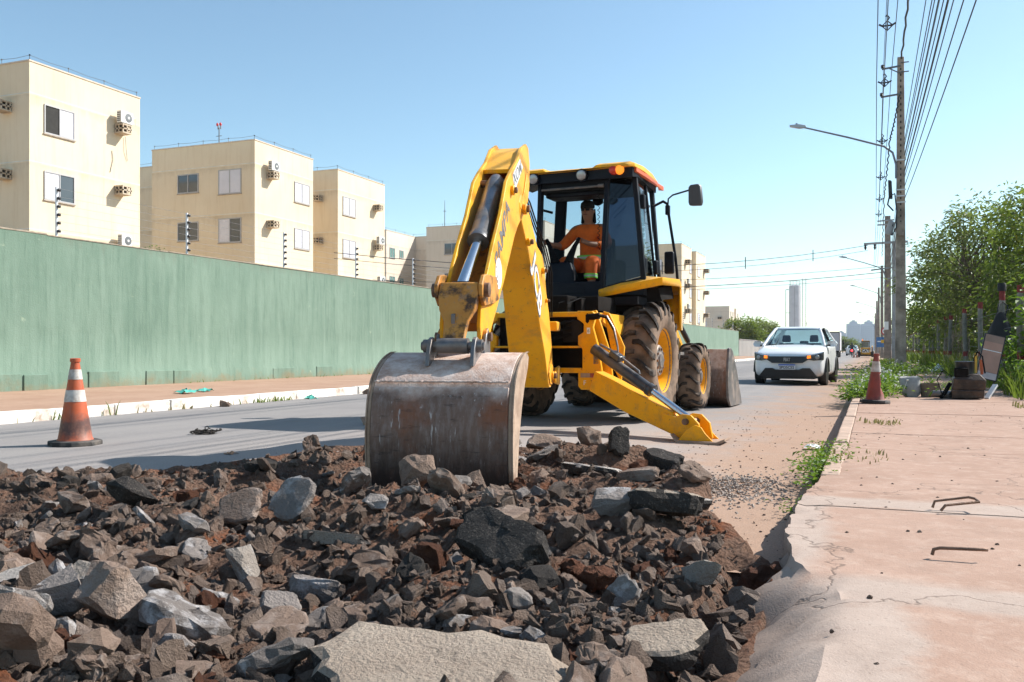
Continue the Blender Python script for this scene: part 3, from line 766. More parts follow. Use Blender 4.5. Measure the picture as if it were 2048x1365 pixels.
# ---- cab
def cabring(z, y_r, hw_r, y_c, hw_c, y_f, hw_f): return dict(z=z, rear=(.41, y_r), corner=(hw_c, y_c), front=(hw_f, y_f))
cab = MB()
def post(p, q, w, d, nm='pillar', mt=None): return MB().bar(p, q, w, d, (0,1,0)).build(nm, mt or M_CABBLK, bh, bevel=.012)
for s in (-1, 1):
    post((s*.41,-.60,1.50),(s*.43,-.44,2.92),.055,.09)                      # rear door pillar
    post((s*.85,-.36,1.62),(s*.735,-.36,2.93),.06,.06)                       # corner pillar
    post((s*.73,.76,1.1),(s*.60,.70,2.93),.15,.07)                        # front pillar
    post((s*.82,.25,1.72),(s*.70,.22,2.93),.03,.04)                       # door post
    # quarter glass and its surround
    g = [(s*.445,-.575,1.60),(s*.815,-.385,1.72),(s*.715,-.375,2.88),(s*.465,-.455,2.88)]
    MB().add(g, [(0,1,2,3)]).build('quarter_glass', M_GLASS, bh, smooth=0)
    MB().add([(s*.42,-.60,1.50),(s*.85,-.37,1.50),(s*.85,-.37,1.72),(s*.44,-.585,1.60)], [(0,1,2,3)]).build('lower_panel', M_CABBLK, bh, smooth=0)
    MB().add([(s*.845,-.33,1.72),(s*.82,.23,1.74),(s*.70,.20,2.88),(s*.735,-.33,2.88)], [(0,1,2,3)]).build('side_window', M_GLASSC, bh, smooth=0)
    MB().add([(s*.815,.28,1.3),(s*.775,.73,1.3),(s*.65,.68,2.88),(s*.70,.26,2.88)], [(0,1,2,3)]).build('door_window', M_GLASSC, bh, smooth=0)
    for k in range(3):
        MB().tube([(s*.848,-.30,1.62+k*.045),(s*.862,-.05,1.60+k*.045),(s*.845,.2,1.62+k*.045)], .014, 6).build('vent_slat', M_GSTEEL, bh)
    MB().add([(s*.838,-.33,1.5),(s*.812,.75,1.5),(s*.812,.75,1.72),(s*.838,-.33,1.72)], [(0,1,2,3)]).build('side_panel', M_CABBLK, bh, smooth=0)
    MB().box(s*.775-.03,s*.775+.03,-.20,-.10,2.55,2.72).build('hinge', M_CABBLK, bh, bevel=.015)
    MB().box(s*.85-.025,s*.85+.03,.10,.20,1.78,1.95).build('hinge', M_CABBLK, bh, bevel=.015)
    MB().box(s*.84-.02,s*.84+.012,-.30,-.2,1.76,1.95).build('latch', M_CABBLK, bh, bevel=.012)
b = MB(); b.box(-.41,.41,-.62,-.53,1.46,1.66); b.build('rear_sill', M_CABBLK, bh, bevel=.015)
MB().box(-.83,.83,-.55,.85,1.38,1.47).build('cab_floor', M_INT, bh)
MB().add([(-.64,.71,2.9),(.64,.71,2.9),(.76,.78,1.2),(-.76,.78,1.2)], [(0,1,2,3)]).build('front_window', M_GLASSC, bh, smooth=0)
b = MB(); b.bar((-.70,.745,1.55),(.70,.745,1.55),.05,.05); b.bar((-.64,.715,2.9),(.64,.715,2.9),.05,.06); b.build('front_frame', M_CABBLK, bh)
b = MB(); b.box(-.43,.43,-.47,-.41,2.80,2.96); b.build('header', M_CABBLK, bh, bevel=.01)
MB().cyl((-.40,-.50,2.80),(.40,-.50,2.80),.014,.014,8).cyl((.33,-.51,2.80),(.40,-.51,2.80),.022,.022,8).build('window_rail', M_GSTEEL, bh)
# dashboard and steering wheel seen through the cab
b = MB(); b.box(-.3,.3,.55,.74,1.47,2.02); b.build('dashboard', M_INT, bh, bevel=.04)
b = MB(); b.tube([(.19*math.cos(a)-.0,.42+.06*math.sin(a),2.14+.15*math.sin(a)) for a in [i*math.pi/10 for i in range(21)]], .014, 6); b.cyl((0,.42,2.14),(0,.6,1.95),.03,.03,8); b.build('steering_wheel', M_INT, bh)
# rear window folded up under the roof
MB().box(-.40,.40,-.38,-.08,2.72,2.78).build('stowed_window', M_CABBLK, bh, bevel=.02); MB().box(-.62,.62,-.30,.68,2.84,2.90).build('headliner', M_INT, bh, bevel=.03)
for x_ in (-.06,.14): MB().lathe([(.07,0),(.075,.05),(.03,.08)], (x_,.62,2.84), (0,0,-1), 14).build('roof_vent', M_INT, bh)
# roof: yellow cap with a shaped rear edge over a dark band
rr = []
for (y, zt, hw) in ((-.62,3.01,.74),(-.55,3.04,.80),(-.2,3.06,.81),(.3,3.06,.78),(.75,3.045,.72),(.88,3.01,.68)):
    rr.append([(-hw,y,2.985),(-hw*.99,y,zt-.01),(-hw*.92,y,zt+.012),(-hw*.45,y,zt+.015),(-hw*.38,y,zt-.022),(hw*.38,y,zt-.022),(hw*.45,y,zt+.015),(hw*.92,y,zt+.012),(hw*.99,y,zt-.01),(hw,y,2.985)])
MB().loft(rr).build('roof', M_YEL, bh, bevel=.006)
M_ORNG = plain('faded orange roof trim', (.72,.12,.02), .45, 0, .2)
for s in (-1, 1):
    MB().loft([[(s*.765,y,2.93),(s*.80*k,y,2.94),(s*.80*k,y,2.983),(s*.765,y,2.983)] for y, k in ((-.5,1.0),(0,1.0),(.5,.975),(.86,.87))]).build('roof_trim', M_ORNG, bh)
MB().loft([[(-.77,-.56,2.87),(.77,-.56,2.87),(.77,-.56,2.984),(-.77,-.56,2.984)],[(-.78,-.36,2.90),(.78,-.36,2.90),(.78,-.36,2.984),(-.78,-.36,2.984)],[(-.68,.8,2.9),(.68,.8,2.9),(.68,.8,2.984),(-.68,.8,2.984)]]).build('roof_lining', M_CABBLK, bh)
for x in (-.47,.15):
    l = MB().lathe([(.068,-.02),(.078,.03),(.074,.06)], (x,-.55,2.935), (0,-1,-.15), 20).build('work_lamp', M_CABBLK, bh)
    MB().lathe([(.06,.062),(.05,.075),(.02,.08)], (x,-.55,2.935), (0,-1,-.15), 20).build('lens', M_LAMP, l)
for s in (-1, 1):
    c0 = Vector((s*.58,-.565,2.955))
    l = MB().lathe([(.052,-.02),(.055,.03),(.045,.06),(.02,.075)], c0+Vector((s*.035,0,0)), (s*.25,-1,0), 18).build('tail_lamp', M_AMBER, bh)
    MB().lathe([(.052,-.02),(.055,.03),(.045,.06),(.02,.075)], c0-Vector((s*.03,0,0)), (-s*.1,-1,0), 18).build('red_lens', M_REDL, l)
# mirrors
for s in (-1, 1):
    m = MB().tube([(s*.70,.62,2.70),(s*.84,.55,2.74),(s*.90,.52,2.70),(s*.93,.52,2.5),(s*1.0,.56,2.0),(s*1.02,.58,1.72)], .018, 8).build('mirror_rail', M_CABBLK, bh)
    MB().tube([(s*.905,.52,2.62),(s*.92,.50,2.76),(s*.98,.48,2.80),(s*1.22,.42,2.84)], .011, 6).build('mirror_stalk', M_CABBLK, m)
    MB().box(s*.905-.025,s*.905+.03,.49,.55,2.56,2.68).build('clamp', M_CABBLK, m, bevel=.008)
    q = MB().loft([[(s*1.21+dx,.40+dy,2.64),(s*1.335+dx,.43+dy,2.64),(s*1.35+dx,.43+dy,2.69),(s*1.335+dx,.42+dy,2.88),(s*1.31+dx,.42+dy,2.91),(s*1.22+dx,.40+dy,2.90),(s*1.195+dx,.40+dy,2.87),(s*1.195+dx,.40+dy,2.68)] for dx, dy in ((0,0),(.02,.06))])
    q.build('mirror', M_MIRROR, m, bevel=.012)
    MB().loft([[(s*.90+dx,.36+dy,1.80),(s*1.02+dx,.36+dy,1.80),(s*1.02+dx,.36+dy,2.08),(s*.90+dx,.36+dy,2.08)] for dx, dy in ((0,0),(0,.07))]).build('lower_mirror', M_CABBLK, m, bevel=.02)
# fenders
for s in (-1, 1):
    top = [(.40,-.70,1.545),(1.05,-.30,1.70),(1.06,.50,1.73),(1.04,.66,1.68),(1.02,.76,1.55)]
    ed = [(s*x,y,z) for x, y, z in top]
    inn = [(s*.40,-.60,1.56),(s*.82,-.28,1.72),(s*.80,.5,1.75),(s*.79,.66,1.70),(s*.78,.76,1.57)]
    lip = [(x,y+.01,z-.085) for x, y, z in ed]
    b = MB(); n = 5
    b.add(ed+inn+lip, [(i,i+1,n+i+1,n+i) for i in range(4)]+[(i,i+1,2*n+i+1,2*n+i) for i in range(4)])
    low = [(s*1.02,.80,1.10),(s*.80,.80,1.10)]
    b.add([ed[4], inn[4], low[1], low[0]], [(0,1,2,3)])
    b.add([ed[4], lip[4], low[0], (s*1.02,.70,1.12)], [(0,2,3,1)])
    b.add([ed[3], ed[4], low[0], (s*1.025,.68,1.14), (s*1.05,.56,1.62)], [(0,1,2,3,4)])
    o = b.build('fender', M_YEL, bh, smooth=30)
    sm = o.modifiers.new('gauge', 'SOLIDIFY'); sm.thickness = .018; sm.offset = 0
    MB().loft([[(s*.45,-.45,1.28),(s*.98,-.05,1.45),(s*.98,.55,1.5),(s*.45,.55,1.5)],[(s*.45,-.45,1.52),(s*.95,-.1,1.60),(s*.95,.55,1.66),(s*.45,.55,1.66)]]).build('fender_liner', M_UNDER, bh)
# operator console, levers and seat
b = MB(); b.loft([[(-.38,-.50,1.47),(.02,-.50,1.47),(.02,-.28,1.47),(-.38,-.28,1.47)],[(-.36,-.48,1.78),(.0,-.48,1.78),(.0,-.30,1.78),(-.36,-.30,1.78)],[(-.31,-.44,1.92),(-.05,-.44,1.92),(-.05,-.33,1.92),(-.31,-.33,1.92)]])
b.build('control_console', M_CABBLK, bh, bevel=.02)
for x0, x1 in ((-.27,-.40),(-.09,.03)):
    lv = MB().tube([(x0,-.38,1.91),(x0*.8+x1*.2,-.38,2.0),(x0*.4+x1*.6,-.36,2.12),(x1,-.33,2.22)], [.06,.045,.028,.018], 10).build('lever', M_HOSE, bh)
    for q in range(4): MB().lathe([(.058-.008*q,-.008),(.064-.008*q,0),(.058-.008*q,.008)], (x0+(x1-x0)*.07*q,-.38,1.93+.025*q), ((x1-x0)*.4,0,1), 12).build('bellows_ring', M_HOSE, lv)
b = MB(); b.box(-.25,.25,.0,.48,1.70,1.82); b.box(-.15,.15,.1,.4,1.47,1.70); b.loft([[(-.24,.40,1.78),(.24,.40,1.78),(.24,.52,1.78),(-.24,.52,1.78)],[(-.20,.46,2.30),(.20,.46,2.30),(.20,.58,2.30),(-.20,.58,2.30)]])
b.loft([[(-.12,.48,2.28),(.12,.48,2.28),(.12,.56,2.28),(-.12,.56,2.28)],[(-.11,.49,2.48),(.11,.49,2.48),(.11,.57,2.48),(-.11,.57,2.48)]]); b.build('seat', M_INT, bh, bevel=.03)
cc = MB(); cc.tube([(.30+.014*math.cos(i*1.2),-.40+.014*math.sin(i*1.2),2.78-i*.0105) for i in range(70)], .004, 4); cc.build('coiled_cord', M_HOSE, bh)

# ---- rear frame
FY = -1.62
def fr(poly, y0, y1, nm, mt=M_YEL, par=None, bev=.01): return MB().prism(poly, lambda u, v, w: (u, w, v), y0, y1).build(nm, mt, par or bh, bevel=bev)
for s in (1, -1):
    rp = fr([(s*x, z) for x, z in [(.47,1.267),(.64,1.262),(.668,1.235),(.67,1.165),(.648,1.09),(.708,.882),(.769,.506),(.755,.44),(.72,.423),(.515,.423),(.482,.46),(.482,.60),(.53,.64),(.53,.86),(.48,.90),(.48,1.0),(.545,1.04),(.545,1.13),(.47,1.18)]], FY, FY+.06, 'frame_plate')
    for x, z, r_ in ((.665,.835,.022),(.695,.50,.030)):
        MB().lathe([(r_,0),(r_,.012)], (s*x,FY-.002,z), (0,-1,0), 16).build('pin', M_UNDER, rp)
    MB().prism([(.59,1.13),(.61,1.15),(.61,1.22),(.59,1.24),(.57,1.22),(.57,1.15)], lambda u, v, w: (s*u, w, v), FY-.004, FY-.001).build('slot', M_UNDER, rp)
    fr([(s*.60,1.27),(s*.655,1.275),(s*.80,.85),(s*.845,.50),(s*.70,.5)], FY+.10, FY+.14, 'side_flange')
    fr([(s*.655,1.275),(s*.73,1.25),(s*.90,.88),(s*.86,.5),(s*.80,.6)], FY+.32, FY+.36, 'rear_flange')
    MB().loft([[(s*.60,FY+.06,1.26),(s*.655,FY+.06,1.25),(s*.655,FY+.06,1.21),(s*.60,FY+.06,1.21)],[(s*.60,FY+1.1,1.26),(s*.655,FY+1.1,1.25),(s*.655,FY+1.1,1.0),(s*.60,FY+1.1,1.0)]]).build('frame_rail', M_YEL, bh)
fr([(-.50,1.205),(.50,1.205),(.50,1.258),(-.50,1.258)], FY+.004, FY+.08, 'top_rail')
fr([(-.49,.868),(.50,.868),(.50,.892),(-.49,.892)], FY-.06, FY+.07, 'middle_rail')
fr([(-.50,.60),(.52,.60),(.52,.655),(-.50,.655)], FY+.004, FY+.10, 'bottom_rail')
fr([(-.50,.62),(.53,.62),(.53,1.22),(-.50,1.22)], FY+.12, FY+.16, 'back_plate', M_UNDER)
fr([(.30,.93),(.49,.93),(.53,.97),(.53,1.12),(.49,1.17),(.30,1.17)], FY+.03, FY+.05, 'valve_cover', M_CABBLK)
for z in (.98,1.05,1.12):
    MB().tube([(-.1,FY+.05,z-.02),(.1,FY-.02,z-.03),(.25,FY-.02,z),(.40,FY+.02,z+.04)], .019, 8).build('hose', M_HOSE, bh)
for i, (x0, z0, x1, z1) in enumerate(((.2,1.30,.32,1.42),(.30,1.28,.40,1.42))):
    MB().tube([(x0,FY+.12,z0),(x0+.03,FY+.08,(z0+z1)/2),(x1,FY+.3,z1),(x1,FY+.6,z1)], .007, 6).build('hose', M_HOSE, bh)
b = MB(); b.box(-.5,.55,-1.15,-.5,1.28,1.45)
for q_ in range(6): b.box(-.28+q_*.12,-.20+q_*.12,-1.28,-1.15,1.26,1.42)
b.build('valve_block', M_UNDER, bh, bevel=.008)
MB().tube([(.60,FY-.0,1.20),(.68,FY-.04,1.20),(.74,FY-.04,1.21)], .034, 8).build('hose_clamp', M_UNDER, bh)
for k in range(2):
    MB().tube([(.73,FY-.05,1.21+.012*k),(.84,FY-.10,1.18+.02*k),(.93,FY-.14,1.05+.02*k),(.98,FY-.17,.88),(.99,FY-.18,.74)], .010, 6).build('hose', M_GSTEEL if k else M_HOSE, bh)
MB().box(.515,.62,FY-.006,FY-.002,.555,.60).build('reflector', M_SIDEP, bh, smooth=0)
MB().box(.62,.745,FY-.006,FY-.002,.555,.60).build('reflector', M_REDREF, bh, smooth=0)
# warning and number stickers
def sticker(x0, x1, z0, z1, nm='sticker', mt=M_DECALW): return MB().box(x0, x1, FY-.004, FY-.001, z0, z1).build(nm, mt, bh, smooth=0)
st = sticker(.585,.62,1.02,1.085); text('6', 'lettering', M_DECALG, bh, (.602,FY-.005,1.05), (1,0,0), (0,0,1), .05)
sticker(.66,.71,.70,.795, 'warning_sticker', M_DECALG); sticker(.663,.707,.751,.792, 'warning_sticker', M_YEL); sticker(.663,.707,.703,.747, 'warning_sticker', M_YEL)
MB().add([(.672,FY-.007,.757),(.698,FY-.007,.757),(.685,FY-.007,.785)], [(0,1,2)]).build('warning_triangle', M_DECALG, bh, smooth=0)
MB().bar((.671,FY-.007,.722),(.699,FY-.007,.729),.003,.006).build('warning_arrow', M_DECALG, bh, smooth=0)
text('F', 'lettering', M_DECALW, bh, (.56,FY-.003,.495), (1,0,0), (0,0,1), .07)

# ---- stabilisers
def stabiliser(s, foot):
    hip = Vector((s*.75, -1.66, .50)); fp = Vector(foot)
    d = (fp-hip).normalized(); up = Vector((0,0,1)); side = d.cross(up).normalized(); nv = side.cross(d).normalized()
    L = (fp-hip).length
    def P(u, v, w): return hip + d*u + nv*v + side*w
    b = MB()
    b.prism([(-.06,-.11),(.45,-.135),(L-.28,-.11),(L-.12,-.08),(L-.12,.06),(L-.33,.065),(L-.36,.09),(.2,.115),(-.06,.11)], P, -.075, .075)
    leg = b.build('stabiliser_leg', M_YEL, bh, bevel=.008)
    for w0 in (-.105, .078):
        MB().prism([(L-.42,-.085),(L-.03,-.10),(L+.06,-.06),(L+.07,.0),(L-.01,.12),(L-.12,.16),(L-.22,.13),(L-.27,.075),(L-.42,.05)], P, w0, w0+.026).build('cheek_plate', M_YEL, leg, bevel=.005)
    kp = P(L-.14,.085,0); fpn = P(L-.03,-.035,0)
    for c_ in (kp, fpn):
        MB().lathe([(.03,-.14),(.03,.14)], c_, side, 14).lathe([(.045,-.118),(.045,-.108)], c_, side, 14).build('pin', M_PIN, leg)
    # ram
    top = Vector((s*.70,-1.72,.86)); mid = top.lerp(kp, .60)
    rm = MB().cyl(top, mid, .058, .058, 20).lathe([(.058,0),(.066,.01),(.066,.06),(.045,.07)], mid-(kp-top).normalized()*.05, (kp-top), 20).build('stabiliser_ram', M_CYL, bh)
    MB().cyl(mid, kp, .034, .034, 16).build('rod', M_CHROME, rm)
    dn = (kp-top).normalized(); nn = dn.cross(side).normalized()
    if nn.z < 0: nn = -nn
    MB().bar(top+dn*.22+nn*.085, top+dn*.36+nn*.085, .11, .06, nn).build('port_block', M_CYL, rm, bevel=.01)
    MB().tube([top+dn*.05+nn*.08, top+dn*.2+nn*.10, top+dn*.33+nn*.11], .012, 6).tube([top+dn*.36+nn*.1, top+dn*.6+nn*.092, top+dn*.62+nn*.07], .012, 6).build('oil_pipe', M_GSTEEL, rm)
    # foot pad
    gx, gy, gz = foot[0], foot[1], foot[2]-.075
    pd = MB(); pd.loft([[(gx-.26,gy-.15,gz+.075),(gx-.26,gy+.15,gz+.075),(gx-.27,gy+.15,gz+.085),(gx-.27,gy-.15,gz+.085)],[(gx-.20,gy-.18,gz),(gx-.20,gy+.18,gz),(gx-.20,gy+.18,gz+.03),(gx-.20,gy-.18,gz+.03)],[(gx+.18,gy-.19,gz),(gx+.18,gy+.19,gz),(gx+.18,gy+.19,gz+.03),(gx+.18,gy-.19,gz+.03)],[(gx+.25,gy-.17,gz+.04),(gx+.25,gy+.17,gz+.04),(gx+.25,gy+.17,gz+.06),(gx+.25,gy-.17,gz+.06)]])
    pd.build('foot_pad', M_SIDEP, bh, bevel=.004)
    for w0 in (-.15, .125):
        MB().prism([(-.16,.03),(.17,.03),(.10,.10),(.06,.16),(-.0,.18),(-.08,.13)], lambda u, v, w: (fpn.x+u, fpn.y+w, gz+v), w0, w0+.025).build('foot_bracket', M_YEL, bh, bevel=.004)
stabiliser(1, (1.92,-2.12,.035)); stabiliser(-1, (-1.70,-1.95,.075))

# ---- kingpost and boom
MB().cyl(RI @ (KP+Vector((0,0,.45))), RI @ (KP+Vector((0,0,1.25))), .09, .09, 16).build('kingpost', M_UNDER, bh)
kp = MB(); kp.prism([(-.12,.45),(.30,.46),(.34,.62),(.10,.72),(-.12,.72)], lambda u, v, w: B(u, w, v), -.24, -.19); kp.prism([(-.12,.47),(.22,.50),(.24,.60),(.10,.66),(-.12,.68)], lambda u, v, w: B(u, w, v), .17, .20)
kp.prism([(-.15,1.05),(.12,1.05),(.12,1.15),(-.15,1.15)], lambda u, v, w: B(u, w, v), -.2, .2); kp.build('swing_casting', M_YEL, bh, bevel=.015)
boom_out = [(.43,.52),(.64,.80),(.92,1.04),(1.16,1.26),(1.38,1.50),(1.66,1.75),(1.90,1.90),(2.04,1.99),(2.07,2.09),(1.98,2.18),(1.84,2.18),(1.5,2.04),(1.13,1.83),(.92,1.80),(.76,1.76),(.68,1.66),(.55,1.42),(.36,1.22),(.20,.95),(.08,.68),(.10,.52),(.22,.46),(.36,.46)]
def bw(z): return .145+.085*smooth01(1.6, .55, z)          # the boom splays towards the kingpost on its far flank
bm_ = MB().prism(boom_out, lambda u, v, w: B(u, w if w > 0 else -bw(v), v), -1, .15); boom = bm_.build('boom', M_YEL, bh, bevel=.012)
inset = [(.50,.62),(.86,1.10),(1.30,1.56),(1.75,1.88),(1.84,2.04),(1.5,1.93),(1.1,1.72),(.84,1.66),(.62,1.38),(.42,1.15),(.24,.80),(.2,.62)]
for w0 in (.151,): pl([(.36,.50),(.44,.60),(.36,.66),(.22,.70),(.12,.66),(.12,.54),(.22,.49)], w0, w0+.012).build('wear_plate', M_YEL, boom, bevel=.004)
def boss(rho, z, w, r_, ln, nm='pivot_pin', mt=M_PIN, par=None, collar=M_YEL):
    o = MB().lathe([(r_*1.45,0),(r_*1.45,ln*.3),(r_*1.25,ln*.35)], B(rho, w, z), Bd((0, 1 if w > 0 else -1, 0)), 18).build('boss', collar, par or bh)
    MB().lathe([(r_*.9,ln*.3),(r_*.9,ln*.62),(r_*.6,ln*.66)], B(rho, w, z), Bd((0, 1 if w > 0 else -1, 0)), 14).build(nm, mt, o)
for s in (-1, 1):
    boss(.25,.58,s*.15,.032,.10,par=boom); boss(1.92,2.06,s*.15,.03,.10,par=boom); boss(1.70,1.80,s*.15,.026,.09,par=boom); boss(.86,1.62,s*.15,.022,.09,par=boom); boss(.62,1.34,s*.15,.014,.07,par=boom)
# boom lettering on both flanks
dirb = Vector((-.70,0,-.72)).normalized()
for s in (1,):
    xd = Bd((dirb.x if s > 0 else -dirb.x, 0, dirb.z if s > 0 else -dirb.z)); out = Bd((0, s, 0)); yd = out.cross(xd)
    c_ = B(1.16, .1525 if s > 0 else -.1525-.05, 1.45)
    for q, dz in ((M_DECALG, .0), (M_DECALW, .0015)):
        text('JCB', 'lettering', q, bh, c_+out*dz, xd, yd, .35 if q is M_DECALG else .34, .001, bold=.016 if q is M_DECALG else .004, sx=1.25)
# boom ram on the back of the boom and hoses
MB().cyl(B(.0,-.05,1.05), B(.6,-.05,1.60), .045, .045, 14).cyl(B(.6,-.05,1.60), B(.9,-.05,1.85), .026, .026, 12).build('boom_ram', M_CYL, bh)
for k in range(3):
    MB().tube([B(.1,.10+.02*k,1.2),B(.5,.16+.02*k,1.62),B(.85,.15+.02*k,1.84),B(1.3,.13+.02*k,2.02),B(1.6,.12+.02*k,2.16),B(1.62,.09,2.3)], .007, 6).build('hose', M_HOSE, bh)
# ---- dipper
dip_up = [(1.71,2.66),(1.95,2.57),(2.15,2.42),(2.42,2.28),(2.60,2.17),(2.83,1.88),(3.10,1.62),(3.37,1.32),(3.50,1.17),(3.54,1.02),(3.52,.90)]
dip_lo = [(3.44,.85),(3.36,.86),(3.29,.91),(3.17,1.01),(3.05,1.10),(2.72,1.37),(2.28,1.77),(2.12,1.88),(1.97,1.96),(1.78,2.05),(1.62,2.17),(1.54,2.33),(1.53,2.52),(1.60,2.65)]
dip = None
for w0 in (-.145, .117):
    o = pl(dip_up+dip_lo, w0, w0+.028).build('dipper_plate', M_YEL, bh, bevel=.006)
    if w0 > 0: dip = o
pl([(1.64,2.63),(1.72,2.625),(1.96,2.535),(2.15,2.40),(2.28,2.33),(2.27,2.30),(2.1,2.38),(1.9,2.45),(1.66,2.54)], -.117, .117).build('dipper_head', M_YEL, bh)
pl([(2.30,1.92),(2.75,1.55),(3.18,1.18),(3.30,1.04),(3.26,.98),(3.05,1.12),(2.72,1.39),(2.28,1.80),(1.9,2.02),(1.7,2.2),(1.62,2.4),(1.66,2.50),(1.72,2.42),(1.78,2.28),(1.95,2.12)], -.117, .117).build('dipper_web', M_OILY, bh)
pl([(1.60,2.36),(1.72,2.2),(1.98,2.02),(2.04,2.05),(1.86,2.22),(1.74,2.40)], .146, .156).build('doubler_plate', M_YEL, dip, bevel=.004)
for s in (-1, 1):
    boss(2.42,2.13,s*.145,.028,.08,par=dip); boss(1.95,2.05,s*.16,.032,.09,par=dip); boss(3.43,.94,s*.145,.036,.09,par=dip, collar=M_OILY)
# dipper lettering and round sticker
dd = Vector((-.66,0,.75)).normalized()
for s in (1, -1):
    k = 1 if s > 0 else -1
    xd = Bd((dd.x*k, 0, dd.z*k)); out = Bd((0, s, 0)); yd = out.cross(xd)
    text('PAMPA', 'lettering', M_DECALG, bh, B(2.78, s*.1465, 1.73), xd, yd, .21, .001, bold=.004, sx=1.12)
# white plate near the elbow
xd = Bd((dd.x, 0, dd.z)); out = Bd((0, 1, 0)); yd = out.cross(xd)
pl([(2.37,2.265),(2.04,2.46),(1.90,2.42),(2.02,2.33),(2.27,2.15)], .1462, .148).build('white_plate', M_DECALW, bh, bevel=0)
xe = Bd((-.88,0,.47)); ye = out.cross(xe)
text('XOM', 'lettering', M_DECALG, bh, B(2.15, .1485, 2.315), xe, ye, .145, .001, bold=.002, sx=1.25)
ang = [2*math.pi*k/28 for k in range(28)]
pl([(2.93+.118*math.cos(a), 1.42+.118*math.sin(a)) for a in ang], .1462, .148).build('round_sticker', M_DECALW, bh)
for k in range(6): MB().bar(B(3.02-.012*k,.1485,1.47-.034*k), B(3.01-.012*k,.1485,1.45-.034*k), .003, .016).build('sticker_mark', M_DECALG, bh, smooth=0)
# ---- bucket ram, links
c0, c1, c2 = B(2.32,0,2.22), B(2.99,0,1.65), B(3.50,0,1.275)
dv = (c1-c0).normalized()
ram = MB().lathe([(.04,-.06),(.062,-.02),(.075,.06),(.075,(c1-c0).length-.08),(.082,(c1-c0).length-.07),(.082,(c1-c0).length),(.05,(c1-c0).length+.005)], c0, dv, 24).build('bucket_ram', M_CYLG, bh)
MB().cyl(c1, c2, .043, .043, 20).build('rod', M_CHROME, ram)
MB().cyl(B(2.36,-.13,2.2), B(2.36,.13,2.2), .03, .03, 12).build('ram_pin', M_PIN, ram)
UP, LP_, DP = (3.50,1.26), (3.72,.875), (3.10,1.28)
MB().cyl(B(UP[0],-.2,UP[1]), B(UP[0],.2,UP[1]), .034, .034, 16).build('link_pin', M_PIN, bh)
MB().cyl(B(UP[0],-.055,UP[1]), B(UP[0],.055,UP[1]), .062, .062, 18).build('rod_eye', M_UNDER, ram)
for s in (-1, 1):
    w0 = s*.155-.014
    pl([(3.02,1.22),(3.10,1.38),(3.42,1.375),(3.52,1.36),(3.59,1.29),(3.58,1.21),(3.50,1.15),(3.2,1.18)], w0, w0+.028).build('link_lever', M_OILY, bh, bevel=.006)
    MB().lathe([(.05,0),(.05,.03),(.03,.035)], B(UP[0],s*.17,UP[1]), Bd((0,s,0)), 14).build('link_nut', M_PIN, bh)
hl = []
for (r_, z_, hw_, th) in ((3.535,1.31,.135,.05),(3.55,1.22,.14,.085),(3.585,1.12,.125,.08),(3.62,1.04,.085,.06),(3.68,.94,.075,.05),(3.715,.89,.08,.055)):
    hl.append([B(r_-th/2,-hw_,z_),B(r_+th/2,-hw_,z_),B(r_+th/2,hw_,z_),B(r_-th/2,hw_,z_)])
lk = MB().loft(hl).build('tipping_link', M_OILY, bh, bevel=.01)
pl([(3.59,1.10),(3.66,1.09),(3.665,1.04),(3.63,.95),(3.6,.95)], -.03, -.005).build('link_rib', M_GSTEEL, lk, bevel=.004)
MB().cyl(B(LP_[0],-.105,LP_[1]), B(LP_[0],.105,LP_[1]), .052, .052, 20).build('link_sleeve', M_GSTEEL, lk)
MB().cyl(B(LP_[0],-.215,LP_[1]), B(LP_[0],.215,LP_[1]), .030, .030, 16).lathe([(.045,0),(.045,.05)], B(LP_[0],-.2,LP_[1]), Bd((0,1,0)), 14).lathe([(.045,0),(.045,.05)], B(LP_[0],.2,LP_[1]), Bd((0,-1,0)), 14).build('bucket_pin', M_GSTEEL, bh)
# ---- digging bucket
shell = [(3.40,.80),(3.48,.83),(3.58,.82),(3.71,.785),(3.83,.73),(3.93,.655),(3.99,.555),(4.022,.44),(4.035,.30),(4.03,.14),(4.0,-.03),(3.95,-.17),(3.89,-.29)]
def offs(pts, d):
    out = []
    for i, (u, v) in enumerate(pts):
        a = Vector(pts[max(0, i-1)]); c = Vector(pts[min(len(pts)-1, i+1)]); t_ = (c-a).normalized()
        out.append((u+t_.y*d*-1*-1 if False else u-t_.y*d, v+t_.x*d))
    return out
inner = offs(shell, -.022)
def strip(pts, d0, d1, w0, w1, nm, mt, par, bev=.004):
    a, c = offs(pts, d0), offs(pts, d1)
    rings = [[B(a[i][0],w0,a[i][1]),B(a[i][0],w1,a[i][1]),B(c[i][0],w1,c[i][1]),B(c[i][0],w0,c[i][1])] for i in range(len(pts))]
    return MB().loft(rings).build(nm, mt, par, smooth=40, bevel=bev)
# subdivide the profile so the back rolls smoothly
def subdiv(pts):
    out = []
    for i in range(len(pts)-1):
        p0, p1, p2, p3 = (Vector(pts[max(0, i-1)]), Vector(pts[i]), Vector(pts[i+1]), Vector(pts[min(len(pts)-1, i+2)]))
        for q in range(4):
            t_ = q/4
            out.append(tuple(.5*((2*p1)+(p2-p0)*t_+(2*p0-5*p1+4*p2-p3)*t_**2+(3*p1-p0-3*p2+p3)*t_**3)))
    out.append(pts[-1]); return out
shs = subdiv(shell)
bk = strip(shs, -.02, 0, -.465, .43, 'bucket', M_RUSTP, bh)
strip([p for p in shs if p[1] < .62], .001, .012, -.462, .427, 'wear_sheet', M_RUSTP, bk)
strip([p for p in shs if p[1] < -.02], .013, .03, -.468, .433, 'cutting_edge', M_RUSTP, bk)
wd = MB()
wp = offs(shs, .010); iz = min(range(len(shs)), key=lambda i: abs(shs[i][1]-.62))
